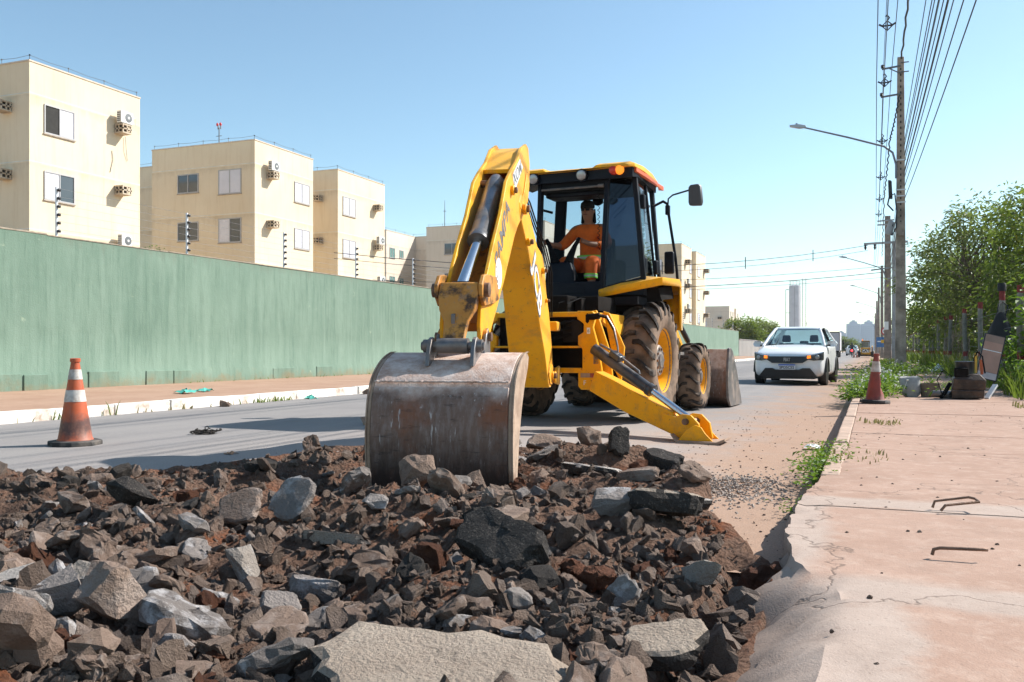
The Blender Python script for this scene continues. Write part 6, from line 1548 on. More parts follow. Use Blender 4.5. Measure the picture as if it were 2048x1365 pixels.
# fingers curled on the levers
for s, hx, hy, hz in ((-1,PX-.405,-.275,2.10),(1,PX+.05,-.285,2.10)):
    for q, ln in enumerate((.034,.040,.038,.030)):
        zz = hz+.018-.017*q; b = MB(RM)
        b.tube([(hx-s*.028,hy+.02,zz),(hx-s*.032,hy-.022,zz+.002),(hx-s*.012,hy-.022-ln*.7,zz),(hx+s*.012,hy-.016-ln*.5,zz-.002)], [.0095,.010,.009,.007], 7); b.build('finger', M_SKIN, man, smooth=60)
    MB(RM).tube([(hx+s*.024,hy+.045,hz),(hx+s*.030,hy+.005,hz+.014),(hx+s*.018,hy-.028,hz+.020)], [.011,.010,.008], 7).build('thumb', M_SKIN, man, smooth=60)
# face, cap, glasses
hx, hy, hz = PX-.006, .145, 2.525
MB(RM).loft([[(hx-.016,hy-.085,hz-.035),(hx+.016,hy-.085,hz-.035),(hx+.006,hy-.092,hz+.012),(hx-.006,hy-.092,hz+.012)],[(hx-.011,hy-.118,hz-.026),(hx+.011,hy-.118,hz-.026),(hx+.003,hy-.097,hz+.012),(hx-.003,hy-.097,hz+.012)]]).build('nose', M_SKIN, man, bevel=.005)
MB(RM).tube([(hx-.026,hy-.083,hz-.060),(hx,hy-.094,hz-.058),(hx+.026,hy-.083,hz-.060)], .006, 6).build('mouth', plain('lips', (.16,.06,.045), .5), man)
for s in (-1, 1):
    MB(RM).lathe([(.012,-.006),(.024,0),(.020,.008)], (hx+s*.076,hy+.01,hz-.012), (s,-.2,0), 10).build('ear', M_SKIN, man)
    MB(RM).loft([[(hx+s*.008,hy-.094,hz-.012),(hx+s*.055,hy-.080,hz-.014),(hx+s*.058,hy-.080,hz+.016),(hx+s*.008,hy-.095,hz+.016)],[(hx+s*.010,hy-.101,hz-.012),(hx+s*.055,hy-.087,hz-.014),(hx+s*.058,hy-.087,hz+.016),(hx+s*.010,hy-.102,hz+.016)]]).build('sunglass_lens', M_CAP, man)
    MB(RM).tube([(hx+s*.056,hy-.083,hz+.010),(hx+s*.076,hy-.02,hz+.006),(hx+s*.078,hy+.02,hz+.0)], .004, 5).build('sunglass_temple', M_CAP, man)
cp = MB(RM); cp.lathe([(.088,0),(.092,.03),(.084,.07),(.055,.098),(.015,.108)], (hx,hy+.008,hz+.028), (0,-.08,1), 20); cp.build('cap', M_CAP, man, smooth=60)
MB(RM).loft([[(hx-.066,hy-.06,hz+.036),(hx,hy-.080,hz+.042),(hx+.066,hy-.06,hz+.036),(hx+.066,hy-.055,hz+.030),(hx,hy-.075,hz+.036),(hx-.066,hy-.055,hz+.030)],[(hx-.050,hy-.13,hz+.024),(hx,hy-.150,hz+.030),(hx+.050,hy-.13,hz+.024),(hx+.050,hy-.13,hz+.019),(hx,hy-.150,hz+.025),(hx-.050,hy-.13,hz+.019)]]).build('cap_peak', M_CAP, man)
nf = MB(RM); nf.grid(lambda i, j: (hx+(.092+.012*j/4)*math.cos(.12+math.pi*.92*i/12), hy+.03+(.085+.02*j/4)*math.sin(.12+math.pi*.92*i/12), hz+.03-.045*j), 13, 5); nf.build('neck_flap', M_CAP, man, smooth=80)

RM = RM0
# ---- things left on the footpath
M_MUDMET = plain('oily brown machine casing', (.045,.028,.02), .6, .1, .5, 9, .8, 30, dirt=(.12,.075,.05), dscale=5)
r = thing('compactor', 'rusty brown engine powered tamper with black tank on the footpath', 'machine', (1.3,15.05,.12))
MB().loft([[(1.10,14.85,.13),(1.52,14.85,.13),(1.50,15.3,.13),(1.12,15.3,.13)],[(1.09,14.83,.25),(1.53,14.83,.25),(1.51,15.32,.25),(1.11,15.32,.25)],[(1.13,14.88,.27),(1.50,14.88,.27),(1.48,15.28,.27),(1.15,15.28,.27)]]).build('base_plate', M_MUDMET, r, bevel=.01)
MB().loft([[(1.10,14.84,.255),(1.54,14.84,.255),(1.52,15.3,.255),(1.12,15.3,.255)],[(1.12,14.82,.42),(1.55,14.82,.40),(1.53,15.3,.40),(1.13,15.3,.42)],[(1.20,14.90,.48),(1.47,14.88,.49),(1.45,15.22,.49),(1.2,15.22,.48)]]).build('engine_cover', M_MUDMET, r, bevel=.012)
MB().lathe([(.125,0),(.128,.16),(.135,.17),(.135,.185),(.12,.19)], (1.28,15.05,.49), (0,0,1), 20).build('tank', plain('black plastic tank', (.02,.022,.028), .35), r)
MB().box(1.13,1.32,14.84,14.98,.44,.58).build('air_filter', M_UNDER, r, bevel=.02)
MB().tube([(1.40,15.1,.5),(1.42,15.15,.72),(1.46,15.1,.82),(1.52,15.05,.75),(1.55,15.0,.5)], .012, 6).build('hose', M_HOSE, r); MB().tube([(1.10,14.9,.45),(.98,14.85,.55),(.90,14.9,.40),(.98,15.0,.15)], .008, 5).build('hose', M_HOSE, r)
MB().bar((1.44,15.12,.5),(1.44,15.14,.8),.03,.02).build('yellow_strap', M_SIGNY, r); MB().bar((1.52,15.1,.48),(1.51,15.12,.70),.03,.03).build('orange_handle', M_CONE, r)
MB().tube([(1.08,14.95,.35),(1.0,14.9,.2),(.95,14.95,.13)], .03, 6).build('hose', M_HOSE, r)
tag(MB().cyl((.86,15.2,.175),(1.10,15.0,.175),.055,.055,12).cyl((.98,15.45,.18),(1.2,15.4,.18),.04,.04,10).build('exhaust_drum', M_GSTEEL), 'pair of grey metal cylinders lying before the tamper', 'metal cylinders')
b = MB().lathe([(.135,0),(.155,.20),(.16,.205),(.15,.205),(.13,.02)], (.84,15.5,.12), (0,0,1), 20); tag(b.build('mortar_pan', plain('cement crusted pan', (.19,.155,.11), .8, 0, .3, 9)), 'shallow brown mortar pan beside the grey sack', 'pan')
sk = MB(); rings = []
for z, w, d, dx in ((.125,.13,.09,0),(.2,.15,.11,0),(.30,.15,.10,-.01),(.38,.15,.05,-.02),(.42,.155,.02,-.01)):
    rings.append([(.56+dx+w*math.cos(a)*(1+.06*math.sin(3*a)), 15.45+d*math.sin(a), z+.02*math.sin(2*a+z*9)) for a in [2*math.pi*k/14 for k in range(14)]])
tag(sk.loft(rings).build('cement_sack', plain('pale grey sack', (.36,.36,.34), .8, 0, .3, 6), smooth=60), 'pale grey folded sack standing left of the pan', 'sack')
# framed board leaning on the fence
r = thing('sign_board', 'narrow framed pinkish sign board leaning at the fence', 'sign board', (1.75,16.1,.1))
bd = Matrix.Translation((1.66,16.0,.38)) @ Euler((R(-10), R(14), R(8))).to_matrix().to_4x4() @ Matrix.Scale(.92, 4)
MB(bd).box(-.17,.17,-.012,.012,0,.80).build('frame', M_CARBLK, r); MB(bd).box(-.15,.15,-.018,-.0125,.13,.50).box(-.15,.15,-.018,-.0125,.52,.66).build('panel', plain('faded pink print', (.42,.25,.19), .6, 0, .15), r, smooth=0)
MB(bd).box(-.15,.15,-.018,-.0125,.66,.785).build('panel', plain('faded brown print', (.28,.19,.15), .6, 0, .15), r, smooth=0); MB(bd).box(-.15,.15,-.018,-.0125,.015,.125).build('panel', plain('faded white print', (.50,.48,.50), .6), r, smooth=0); MB(bd).box(-.15,.15,-.018,-.0125,.503,.517).build('panel', M_DECALW, r, smooth=0)
MB(bd).bar((-.12,.0,0),(-.14,.05,-.28),.02,.02).bar((.14,0,0),(.16,.1,-.30),.02,.02).build('prop', M_CARBLK, r)
tag(MB().bar((1.58,15.1,.12),(1.72,15.3,.32),.07,.03).build('white_offcut', M_DECALW), 'white offcut strip propped beside the tamper', 'offcut')
# black backpack hanging on the second fence post
M_BAG = plain('black nylon bag', (.010,.010,.012), .75, 0, .3, 9, .5, 20)
r = thing('backpack', 'black backpack hanging by its straps from a fence post', 'backpack', (2.33,20.25,.9))
bb = MB(); rings = []
for z, w, d in ((.88,.16,.10),(.92,.23,.14),(1.02,.26,.16),(1.15,.24,.15),(1.30,.18,.13),(1.45,.12,.10),(1.58,.07,.06)):
    rings.append([(2.36+w*math.cos(a)*(1+.07*math.sin(5*a+z*6)), 20.22+d*math.sin(a)*(1+.07*math.cos(4*a+z*7)), z+.02*math.sin(3*a)) for a in [2*math.pi*k/20 for k in range(20)]])
bb.loft(rings).build('bag', M_BAG, r, smooth=60)
MB().tube([(2.30,20.2,1.5),(2.34,20.3,1.75),(2.42,20.42,1.82),(2.5,20.3,1.72),(2.44,20.2,1.5)], .014, 6).build('strap', M_BAG, r)
tag(MB().lathe([(.078,0),(.08,.14),(.07,.16)], (2.42,20.5,2.03), (0,0,1), 14).build('post_cap', M_BAG), 'black sleeve pulled over the fence post above the backpack', 'sleeve')
# rebar loops in the slab
for k, (x, y, rot, lab) in enumerate(((.36,4.55,.25,'bent rusty steel bar loop standing from the slab, farther one'),(.28,3.50,.05,'single bent rusty steel bar lying on the slab, nearer one'))):
    c_, s_ = math.cos(rot), math.sin(rot); b = MB()
    def q(u, v, z): return (x+u*c_-v*s_, y+u*s_+v*c_, .125+z)
    if k == 0: b.tube([q(-.10,.03,.0),q(-.09,.03,.03),q(.06,.04,.05),q(.085,.03,.045),q(.08,-.03,.04),q(-.07,-.05,.025),q(-.09,-.05,.0)], .0062, 8)
    else: b.tube([q(-.085,0,.002),q(-.08,0,.022),q(-.06,0,.028),q(.075,.0,.032),q(.09,.01,.03)], .0062, 8)
    tag(b.build('steel_bar', M_PIN), lab, 'steel bar')
# litter and bits on the road and pavement
def crumple(name, loc, s, mat, label, cat, seed):
    rd = random.Random(seed); b = MB()
    b.grid(lambda i, j: (loc[0]+(i-3)*s*.16+rd.gauss(0,s*.04), loc[1]+(j-3)*s*.16+rd.gauss(0,s*.04), loc[2]+abs(rd.gauss(.16,.1))*s*(1-((i-3)**2+(j-3)**2)/22)), 7, 7)
    tag(b.build(name, mat, smooth=25), label, cat)
M_TEAL = plain('turquoise plastic film', (.10,.45,.36), .35, 0, .2)
crumple('plastic_bag', (-10.45,11.7,.14), .30, M_TEAL, 'turquoise crumpled plastic bag on the far pavement', 'plastic bag', 1)
crumple('plastic_bag', (-10.6,12.3,.14), .26, M_TEAL, 'second turquoise plastic bag just behind the first', 'plastic bag', 2)
crumple('plastic_bag', (-9.05,13.2,.0), .2, M_TEAL, 'turquoise scrap lying below the white kerb', 'plastic bag', 3)
crumple('plastic_bag', (2.15,33,.1), .75, M_DECALW, 'clear whitish plastic film snagged in the verge grass', 'plastic film', 4)
crumple('paper_scrap', (-10.9,7.9,.15), .14, M_SIGNY, 'yellowish paper scrap on the far pavement', 'paper', 5)
crumple('paper_scrap', (-10.8,6.4,.15), .18, M_DECALW, 'white paper scrap at the foot of the green wall', 'paper', 6)
crumple('paper_scrap', (-.5,8.5,-.03), .14, M_DECALW, 'white scrap in the dust beside the kerb', 'paper', 7)
crumple('dry_leaf', (-4.85,5.95,.0), .09, plain('dry leaf', (.42,.22,.12), .8), 'curled dry leaf on the road before the bucket shadow', 'leaf', 8)
tb = MB(); rd = random.Random(5)
for k in range(40):
    a = rd.uniform(0, 6.28); r0 = rd.uniform(0, .16); p = Vector((-6.27+r0*.8*math.cos(a), 7.3+r0*.7*math.sin(a), .010)); pts = [p]
    for q_ in range(3): p = p+Vector((rd.gauss(0,.03), rd.gauss(0,.03), abs(rd.gauss(0,.010)))); pts.append(p)
    tb.tube(pts, .006, 5)
tb.lathe([(.10,0),(.07,.015),(.02,.03)], (-6.27,7.3,0), (0,0,1), 12); tb.tube([(-6.27,7.3,.03),(-6.26,7.29,.07),(-6.23,7.29,.08),(-6.21,7.3,.05)], .005, 5)
tag(tb.build('tar_scraps', M_ASPH), 'heap of black tarry scraps with a wire loop on the road', 'scraps')
# stones spilled by the white kerb, gravel heap at the gutter
for k, (x, y, s, lab) in enumerate(((-9.0,10.9,.22,'dark flat stone against the white kerb'),(-8.95,15.0,.3,'brown stones against the white kerb near the bucket'))):
    put_rock(VAR[k], M_RK_BROWN, (x,y,.03), (0,.1,k), 'rock', lab, 'rock', None, s)
gr = MB(); rd = random.Random(8)
for k in range(1300):
    x, y = rd.gauss(-.85,.24), rd.gauss(5.9,.36)
    if pit_sd(x, y) > -.02: continue
    s = rd.uniform(.004,.013); hh = .05*math.exp(-((x+.85)/.2)**2-((y-6.0)/.3)**2)
    gr.lathe([(s,0),(s*.7,s*.8)], (x,y,road_z(x)+hh*rd.random()-.003), (rd.gauss(0,.4),rd.gauss(0,.4),1), 5)
tag(gr.build('gravel', plain('grey gravel', (.36,.30,.255), .95, 0, .4, 30), smooth=0, fix=False), 'low spread of grey gravel beside the gutter', 'gravel', kind='stuff')
sp = MB()
for k in range(560):
    if k % 3: x, y, z0 = rd.uniform(-1.6,-.35), rd.uniform(3.8,14), None
    else: x, y, z0 = rd.uniform(-.15,2.0), rd.uniform(1.6,14), .12
    z0 = road_z(x)-.002 if z0 is None else sw_z(x, y)-.003
    if z0 < 0 and pit_sd(x, y) > -.05: continue
    s = rd.uniform(.004,.013)
    s *= .8; sp.lathe([(s,0),(s*.7,s*.9)], (x,y,z0), (rd.gauss(0,.4),rd.gauss(0,.4),1), 5)
tag(sp.build('grit', M_STUFF, smooth=0, fix=False), 'scattered grit on the sidewalk and dusty road edge', 'grit', kind='stuff')
# ================================================================ VEGETATION, FAR THINGS, HAZE
def m_leaf(name, a, b2, c3, trans=.35):
    t = NT(name); r = t.n('NewGeometry').outputs['Random Per Island']
    c = t.ramp(r, (0, a), (.6, b2), (.97, b2), (1, c3))
    t.set(t.b.inputs['Base Color'], c); t.b.inputs['Roughness'].default_value = .5; t.b.inputs['Specular IOR Level'].default_value = .35
    tl = t.n('BsdfTranslucent'); t.set(tl.inputs[0], t.mix(.5, c, (.16,.24,.02)))
    mx = t.n('MixShader', Fac=trans); t.t.links.new(t.b.outputs[0], mx.inputs[1]); t.t.links.new(tl.outputs[0], mx.inputs[2]); t.t.links.new(mx.outputs[0], t.out.inputs[0])
    return t.m
M_LEAF1 = m_leaf('tree leaves', (.07,.11,.02), (.20,.255,.05), (.42,.32,.05), .45)
M_LEAF2 = m_leaf('dull tree leaves', (.09,.115,.04), (.21,.235,.08), (.34,.26,.07), .45)
M_LEAFB = m_leaf('bright vine leaves', (.06,.13,.012), (.14,.25,.025), (.28,.32,.05), .45)
M_GRASS = m_leaf('grass blades', (.07,.12,.015), (.16,.22,.035), (.35,.28,.12), .4)
M_DRYG = m_leaf('dry stalks', (.22,.16,.08), (.32,.25,.13), (.4,.3,.15), .3)
M_BARK = plain('tree bark', (.13,.10,.075), .9, 0, .4, 8, .6, 30)
M_WHITEF = plain('white flower', (.75,.74,.68), .7)
def leaf(b, p, d, up, ln, wd, fold=.25):
    d = d.normalized(); s = d.cross(up)
    if s.length < 1e-3: s = d.cross(Vector((1,0,0)))
    s.normalize(); n = s.cross(d)
    k = len(b.v); m = p+d*ln*.5
    b.v += [tuple(p), tuple(m+s*wd*.5+n*wd*fold), tuple(p+d*ln-n*ln*.12), tuple(m-s*wd*.5+n*wd*fold)]
    b.f += [(k,k+1,k+2),(k,k+2,k+3)]
def tree(label, loc, h, spread, seed, leafmat, nclump=60, nleaf=70, lsz=.2, stems=2, grp='trees beyond the verge fence', low=.12, flat=.8, name='tree', ry=None):
    rd = random.Random(seed); x, y, z = loc; r = thing(name, label, 'tree', loc, grp)
    tk = MB(); tips = []
    for s_ in range(stems):
        bx, by = x+rd.gauss(0,.12*stems), y+rd.gauss(0,.12*stems); top = Vector((x+rd.gauss(0,spread*.25), y+rd.gauss(0,spread*.25), z+h*rd.uniform(.6,.75)))
        pts = [Vector((bx,by,z-.1)), Vector((bx,by,z)).lerp(top,.35)+Vector((rd.gauss(0,.15),rd.gauss(0,.15),0)), Vector((bx,by,z)).lerp(top,.7)+Vector((rd.gauss(0,.15),rd.gauss(0,.15),0)), top]
        r0 = .035*h**.6*1.3/stems**.4; tk.tube(pts, [r0*1.2,r0,r0*.65,r0*.3], 8)
        for k in range(int(nclump/stems)):
            u = rd.uniform(low, 1.0); st = pts[1].lerp(pts[2], min(1,u*1.5)) if u < .66 else pts[2].lerp(pts[3], (u-.66)*3)
            a = rd.uniform(0, 6.28); rr = spread*math.sqrt(rd.random())*(.55+.45*math.sin(min(1,max(0,(u-low)/(1-low)))*2.6+.25))
            zz = z+h*(low+(1-low)*u**.9)*rd.uniform(.88,1.0)
            e = Vector((x+math.cos(a)*rr, y+math.sin(a)*rr*(ry or 1), min(z+h, zz-.18*rr+h*.04)))
            mid = st.lerp(e,.5)+Vector((0,0,.12*(e-st).length)); tk.tube([st, mid, e], [r0*.35,r0*.2,r0*.07], 5); tips.append((e, mid))
    tk.build('trunk', M_BARK, r, smooth=60)
    b = MB()
    for e, mid in tips:
        cs = rd.uniform(.24,.55)*spread*.30+.10
        out = (e-mid).normalized()
        for k in range(int(nleaf*.95*rd.uniform(.4,1.4))):
            v = Vector((rd.gauss(0,1), rd.gauss(0,1), rd.gauss(0,.75)))*cs*.62
            if v.length > cs*1.7: continue
            p = e+v; d = (v.normalized()*.6+out*.5+Vector((rd.gauss(0,.5), rd.gauss(0,.5), -.35+rd.gauss(0,.35))))
            leaf(b, p, d, Vector((rd.gauss(0,.4), rd.gauss(0,.4), 1)), lsz*1.25*rd.uniform(.6,1.3), lsz*.55*rd.uniform(.7,1.2))
    b.build('crown', leafmat, r, smooth=0, fix=False)
    return r
tree('tall leafy tree rising at the right edge of the frame', (6.9,24.5,.1), 5.9, 2.5, 11, M_LEAF1, 120, 120, .14, 3)
tree('broad tree behind the backpack post', (4.9,28,.1), 5.0, 2.3, 12, M_LEAF1, 110, 105, .14, 3)
tree('feathery crowned tree in the middle of the row', (4.4,35,.1), 6.3, 2.7, 13, M_LEAF2, 120, 95, .15, 2)
tree('low spreading tree overhanging the fence posts', (3.9,41,.1), 4.6, 2.4, 14, M_LEAF1, 90, 80, .17, 3)
tree('tree leaning out toward the poles', (3.7,47,.1), 6.4, 2.6, 15, M_LEAF2, 90, 80, .18, 2)
tree('dark tree far along the fence', (4.6,57,.1), 4.6, 2.2, 16, M_LEAF1, 70, 70, .2, 3)
tree('small dark tree at the far end of the fence', (4.2,72,.1), 4.2, 1.9, 17, M_LEAF1, 55, 60, .22, 3)
tree('tall tree filling behind the first row', (9.5,31,.1), 6.6, 3.0, 18, M_LEAF2, 110, 85, .2, 3)
tree('tree behind the leaning one', (7.5,44,.1), 5.8, 2.8, 19, M_LEAF1, 90, 80, .2, 3)
tree('bushy tree behind the grey wall across the road', (-15.2,118,.1), 4.9, 2.9, 31, M_LEAF1, 90, 80, .26, 3, 'trees across the road', .2)
tree('brownish bushy tree further along the grey wall', (-15.0,133,.1), 4.8, 3.0, 32, M_LEAF2, 90, 70, .28, 3, 'trees across the road', .2)
tree('third bushy tree toward the water tower', (-14.2,146,.1), 4.0, 2.8, 33, M_LEAF2, 70, 70, .3, 3, 'trees across the road', .2)
tree('dusty round tree in the distance behind the cones', (-7.5,240,0), 3.9, 4.5, 34, M_LEAF2, 90, 70, .5, 2, 'trees across the road', .2)
for k in range(9):
    tree(('nearest','second','third','fourth','fifth','sixth','seventh','eighth','farthest')[k]+' hazy tree of the line beyond the fence end', (4.5+k*5.5+3*math.sin(k*2.1), 118+k*9, 0), 4.6+1.4*math.sin(k*1.7), 3.2, 50+k, M_LEAF2, 40, 60, .4, 2, 'far trees at the end of the road', .15)
def bush(label, loc, h, sp, seed, mat, n=700, lsz=.10, name='shrub', cat='shrub', grp='shrubs by the verge fence'):
    rd = random.Random(seed); r = thing(name, label, cat, loc, grp); st = MB(); b = MB()
    for k in range(14):
        a = rd.uniform(0,6.28); rr = sp*math.sqrt(rd.random()); hh = h*rd.uniform(.45,1)
        p0 = Vector(loc)+Vector((math.cos(a)*rr*.4, math.sin(a)*rr*.4, 0)); p2 = Vector(loc)+Vector((math.cos(a)*rr, math.sin(a)*rr, hh)); p1 = p0.lerp(p2,.5)+Vector((0,0,h*.12))
        st.tube([p0,p1,p2], [.012,.008,.004], 4)
        for q in range(n//14):
            u = rd.uniform(.05,1.05); p = (p0.lerp(p1,u*2) if u < .5 else p1.lerp(p2,u*2-1))+Vector((rd.gauss(0,.12*sp+.04), rd.gauss(0,.12*sp+.04), rd.gauss(0,.06)))
            p.z = max(loc[2]+.02, p.z)
            leaf(b, p, Vector((rd.gauss(0,1), rd.gauss(0,1), rd.gauss(-.1,.4))), Vector((rd.gauss(0,.3), rd.gauss(0,.3), 1)), lsz*rd.uniform(.6,1.4), lsz*.6)
    st.build('stems', M_BARK, r); b.build('foliage', mat, r, smooth=0, fix=False); return r
bush('bright green vine climbing the first fence post', (2.75,17.6,.1), 2.1, .55, 1, M_LEAFB, 1100, .12, 'vine', 'vine')
bush('leafy green bush below the backpack', (2.55,18.9,.1), 1.0, .6, 2, M_LEAFB, 900, .10)
bush('dark green low bush beside the sign board', (2.35,16.6,.1), .65, .45, 3, M_LEAFB, 800, .08)
bush('broad leaved bush at the right frame edge', (2.95,15.2,.1), .75, .5, 4, M_LEAFB, 500, .12)
bush('green bush behind the third fence post', (3.3,24,.1), 1.3, .8, 5, M_LEAFB, 900, .11)
bush('green bush behind the second fence post', (3.4,21,.1), 1.7, .9, 6, M_LEAF1, 1000, .12)
bush('tall shrub filling between fence and trees', (3.9,27,.1), 2.2, 1.2, 7, M_LEAF1, 1300, .13)
bush('shrub growing under the middle trees', (3.8,32,.1), 1.9, 1.2, 8, M_LEAF2, 1200, .14)
bush('shrub under the overhanging tree', (3.7,38,.1), 1.7, 1.2, 9, M_LEAF1, 1100, .15)
bush('shrub farther along the fence', (3.6,45,.1), 1.6, 1.3, 10, M_LEAF2, 1000, .17)
bush('farthest shrub along the fence', (3.6,53,.1), 1.6, 1.4, 11, M_LEAF1, 900, .2)
bush('shrub at the end of the fence line', (3.6,63,.1), 1.7, 1.6, 12, M_LEAF1, 900, .22)
for k in range(7): bush(('nearest','second','third','fourth','fifth','sixth','farthest')[k]+' of the dense shrubs between fence and trees', (4.6+.5*math.sin(k*2.2), 20.5+k*4.6, .1), 2.0+.5*math.sin(k*1.3), 1.3, 70+k, M_LEAF1 if k % 2 else M_LEAF2, 1300, .15)
bl = MB(); rd = random.Random(77)
for k in range(6): leaf(bl, Vector((2.36,13.2,.12)), Vector((math.cos(k*1.05)*.6,math.sin(k*1.05)*.6,.45)), Vector((0,0,1)), .34, .20, .12)
tag(bl.build('broad_leaf_plant', M_LEAFB, smooth=0, fix=False), 'plant with large bright leaves at the right frame edge by the path', 'plant')
# white flowered weeds round the nearest pole
def weeds(label, cx, cy, sx, sy, n, h, seed, z=.1, flowers=True, grp='weeds on the sidewalk strip'):
    rd = random.Random(seed); r = thing('weed_clump', label, 'weeds', (cx, cy, z), grp); b = MB(); f = MB()
    for k in range(n):
        p = Vector((cx+rd.gauss(0,sx), cy+rd.gauss(0,sy), z)); hh = h*rd.uniform(.35,1)
        for q in range(7):
            u = rd.uniform(.1,1); c_ = p+Vector((rd.gauss(0,.05), rd.gauss(0,.05), hh*u))
            leaf(b, c_, Vector((rd.gauss(0,1), rd.gauss(0,1), rd.gauss(.1,.3))), Vector((0,0,1)), .085*rd.uniform(.5,1.2)*h/.3, .045*h/.3)
        if flowers and rd.random() < .16:
            c_ = p+Vector((rd.gauss(0,.03), rd.gauss(0,.03), hh+.06)); f.lathe([(.01,-.012),(.022,0),(.014,.012)], c_, (0,0,1), 6); f.tube([p+Vector((0,0,hh*.5)), c_], .003, 3)
    b.build('foliage', M_LEAFB, r, smooth=0, fix=False)
    if f.v: tag(f.build('flowers', M_WHITEF, r, fix=False), None, kind='stuff')
weeds('white flowered weeds just behind the battered cone', .22, 17.8, .25, 1.5, 380, .34, 1)
weeds('white flowered weeds spilling over the kerb by the cone', -.12, 15.4, .17, .5, 130, .36, 2, .05)
weeds('weeds growing round the foot of the nearest pole', .75, 29.8, .5, 2.2, 260, .4, 3)
weeds('green weed tuft at the broken kerb beyond the dig', -.30, 6.15, .08, .35, 80, .16, 4, .02, False); weeds('small green weed tuft further along the kerb', -.30, 7.2, .07, .3, 60, .13, 5, .03, False)
weeds('tiny green sprouts in the gutter corner', -.36, 5.0, .04, .12, 14, .10, 6, -.03, False)
weeds('small weeds on the verge near the tamper', 1.15, 18.2, .2, .5, 50, .2, 7, .1, False)
weeds('leafy twig top rising behind the green wall', -13.9, 14.6, .18, .35, 26, .30, 8, 2.7, False)
# grass
def grass(label, spots, seed, mat=M_GRASS):
    rd = random.Random(seed); b = MB()
    for (x0, x1, y0, y1, n, h, z) in spots:
        for k in range(n):
            x, y = rd.uniform(x0,x1), rd.uniform(y0,y1)
            if fbm(x, y, seed, .8, 2) < -.15: continue
            hh = h*rd.uniform(.4,1.2); a = rd.uniform(0,6.28); ln = hh*rd.uniform(.2,.7); w = .006+.012*min(1,y/40)
            p = Vector((x,y,z)); q = p+Vector((math.cos(a)*ln*.4, math.sin(a)*ln*.4, hh*.65)); t_ = p+Vector((math.cos(a)*ln, math.sin(a)*ln, hh)); s = Vector((-math.sin(a+.8), math.cos(a+.8), 0))*w
            i = len(b.v); b.v += [tuple(p-s),tuple(p+s),tuple(q+s*.7),tuple(q-s*.7),tuple(t_)]; b.f += [(i,i+1,i+2,i+3),(i+3,i+2,i+4)]
    return tag(b.build('grass', mat, smooth=0, fix=False), label, 'grass', kind='stuff')
grass('bright grass along the fence verge', [(2.0,3.6,15,30,5200,.5,.1),(2.05,4.2,30,60,5200,.65,.1),(2.0,3.0,60,100,2200,.6,.1),(2.4,6,10,24,2500,.5,.12)], 1)
grass('grass and stalks beside the white kerb', [(-9.22,-9.12,5,7,30,.10,0),(-9.2,-9.12,8,9,22,.17,0),(-9.22,-9.10,11.4,12.8,90,.09,0),(-10.5,-9.5,100,150,700,.6,.1),(-13.25,-13.1,14,28,200,.12,.1)], 2)
grass('dry straw on the sidewalk edge and verge', [(-.15,.25,9.4,9.9,60,.045,.12),(1.7,2.6,12.5,15.5,420,.09,.11),(-9.22,-9.1,5,12,60,.08,0),(2.2,4.5,16,40,1300,.7,.1),(-.3,.1,6.2,6.9,50,.04,.11)], 3, M_DRYG)
grass('grass on the strip between road and poles', [(-.1,.8,21,28,700,.22,.1),(-.1,1.4,33,62,900,.25,.1)], 4)

# ---- far structures
M_GREYW = m_render('grey stained wall', (.24,.23,.22), (.33,.31,.29), (.15,.14,.13))
g = thing('grey_wall', 'grey stained concrete wall beyond the green wall', 'wall', (-13.4,130,0)); MB().box(-13.55,-13.4,99.5,175,-.1,1.95).build('wall_panel', M_GREYW, g); MB().box(-13.6,-13.35,99.5,175,1.951,2.03).build('coping', M_GREYW, g)
M_TANK = plain('white tank cladding', (.62,.61,.63), .5, 0, .1, .8)
r = thing('water_tower', 'tall white cylindrical water tower with ladder beyond the houses', 'water tower', (-16,209,0))
MB().lathe([(1.27,0),(1.27,14.6),(1.2,14.9),(.3,15.1)], (-16,209,.2), (0,0,1), 32).build('tank', M_TANK, r)
b = MB(); b.box(-16.03,-15.97,207.68,207.74,.2,14.8)
b.build('seam', M_CPOLE2, r); MB().tube([(-17.9,208.4,.2),(-17.9,208.4,14.2),(-17.3,208.5,14.2)], .09, 8).box(-17.9,-17.0,208.35,208.45,4,4.1).box(-17.9,-17.0,208.35,208.45,9,9.1).build('pipe', plain('green pipe', (.13,.22,.2), .5), r)
b = MB()
for dx in (-.0,.75):
    for dy in (0,.7): b.bar((-14.4+dx,208.2+dy,.2),(-14.4+dx,208.2+dy,16.6),.08,.08)
for k in range(32):
    if 7 < k < 11: continue
    z = .6+k*.5; b.bar((-14.4,208.2,z),(-13.65,208.2,z),.05,.05); b.bar((-13.65,208.2,z),(-13.65,208.9,z),.05,.05)
b.box(-14.6,-13.3,208,209,5.0,5.12); b.build('ladder', M_CPOLE2, r)
b = MB()
for a in range(10):
    c_ = (-16+1.15*math.cos(a*.628), 209+1.15*math.sin(a*.628)); b.cyl((*c_,15.0),(*c_,16.1),.03,.03,5)
b.tube([(-16+1.15*math.cos(a*.314),209+1.15*math.sin(a*.314),16.1) for a in range(21)], .03, 5); b.build('guard_rail', M_CPOLE2, r)
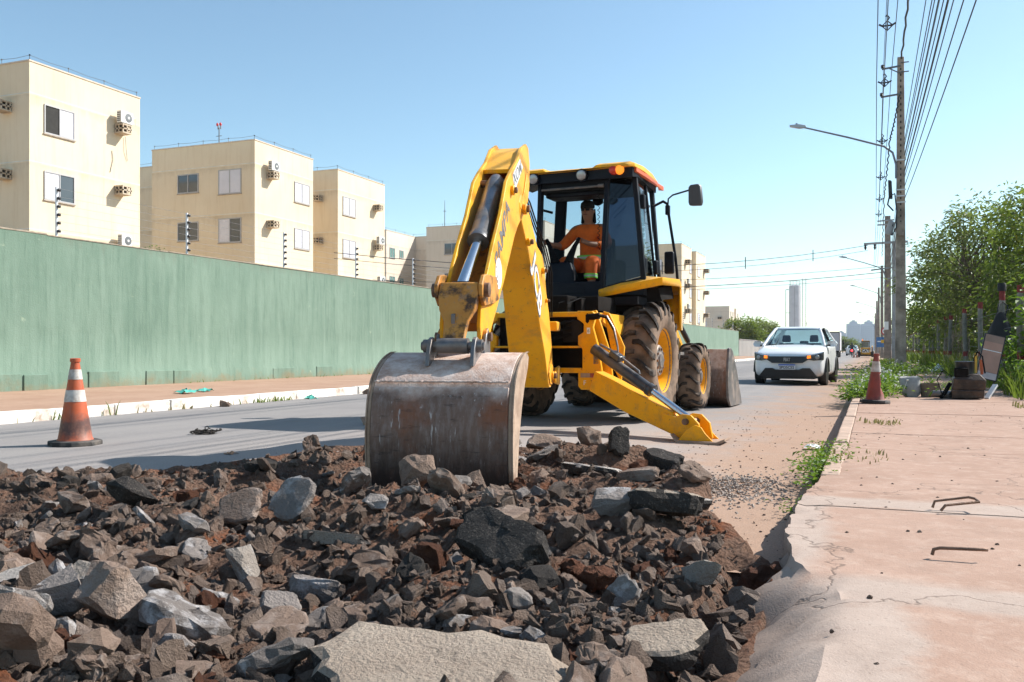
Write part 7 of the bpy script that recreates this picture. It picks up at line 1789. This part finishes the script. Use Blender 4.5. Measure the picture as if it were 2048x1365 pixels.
def m_tower(name, a, win):
    t = NT(name); v = t.coord('Object'); br = t.n('TexBrick', Vector=t.coord('Object', (.25,.25,.33)))
    return t.end(t.mix(.5, a, win), .6)
M_TWR = plain('pale tower render', (.34,.41,.50), .6, 0, .08, .05); M_TWW = plain('tower glazing', (.16,.22,.30), .3, 0, .1, .1)
def tower(label, px, d, w, h, crown, grp='far towers'):
    a = R(21.83); rr = (px-1024)/1800*d; x, y = rr*math.cos(a)-d*math.sin(a), d*math.cos(a)+rr*math.sin(a)
    r = thing('tower_block', label, 'tower block', (x, y, 0), grp)
    MB().box(x-w/2,x+w/2,y,y+w,-1,h).build('wall', M_TWR, r, smooth=0); MB().box(x-w*.28,x+w*.28,y+2,y+w*.6,h,h+crown).box(x-w*.12,x+w*.12,y+3,y+w*.4,h+crown,h+crown*1.6).build('roof_house', M_TWR, r, smooth=0)
    n = int(h/3.2)
    for cx in (-.40,-.22,-.04,.14,.32):
        bnd = MB()
        for k in range(n): bnd.box(x+w*cx,x+w*(cx+.11),y-.15,y-.01,3.2*k+1,3.2*k+2.5)
        bnd.build('window_column', M_TWW, r, smooth=0)
    return r
tower('left of the two tall hazy towers at the end of the road', 1706.5, 1400, 20.5, 41.5, 3.5); tower('right of the two tall hazy towers at the end of the road', 1737, 1400, 21.5, 41.5, 3.5); tower('narrow hazy tower in the gap between the two', 1720, 1500, 6, 42, 1)
tower('lower hazy block to the left of the towers', 1682, 1300, 14, 25, 2); tower('low hazy block beside the far pole', 1789, 1350, 10, 22, 2)

# ---- hazy air
hz_ = MB().box(-1500,1500,-40,1560,-1.6,60).build('haze', None, smooth=0)
t = bpy.data.materials.new('hazy air'); t.use_nodes = True; nt = t.node_tree; nt.nodes.clear()
vo = nt.nodes.new('ShaderNodeVolumePrincipled'); vo.inputs['Color'].default_value = (.80,.90,1,1); vo.inputs['Density'].default_value = .00018; vo.inputs['Anisotropy'].default_value = .3
ou = nt.nodes.new('ShaderNodeOutputMaterial'); nt.links.new(vo.outputs[0], ou.inputs['Volume']); hz_.data.materials.append(t); tag(hz_, 'thin pale haze in the distance', 'haze', kind='stuff')
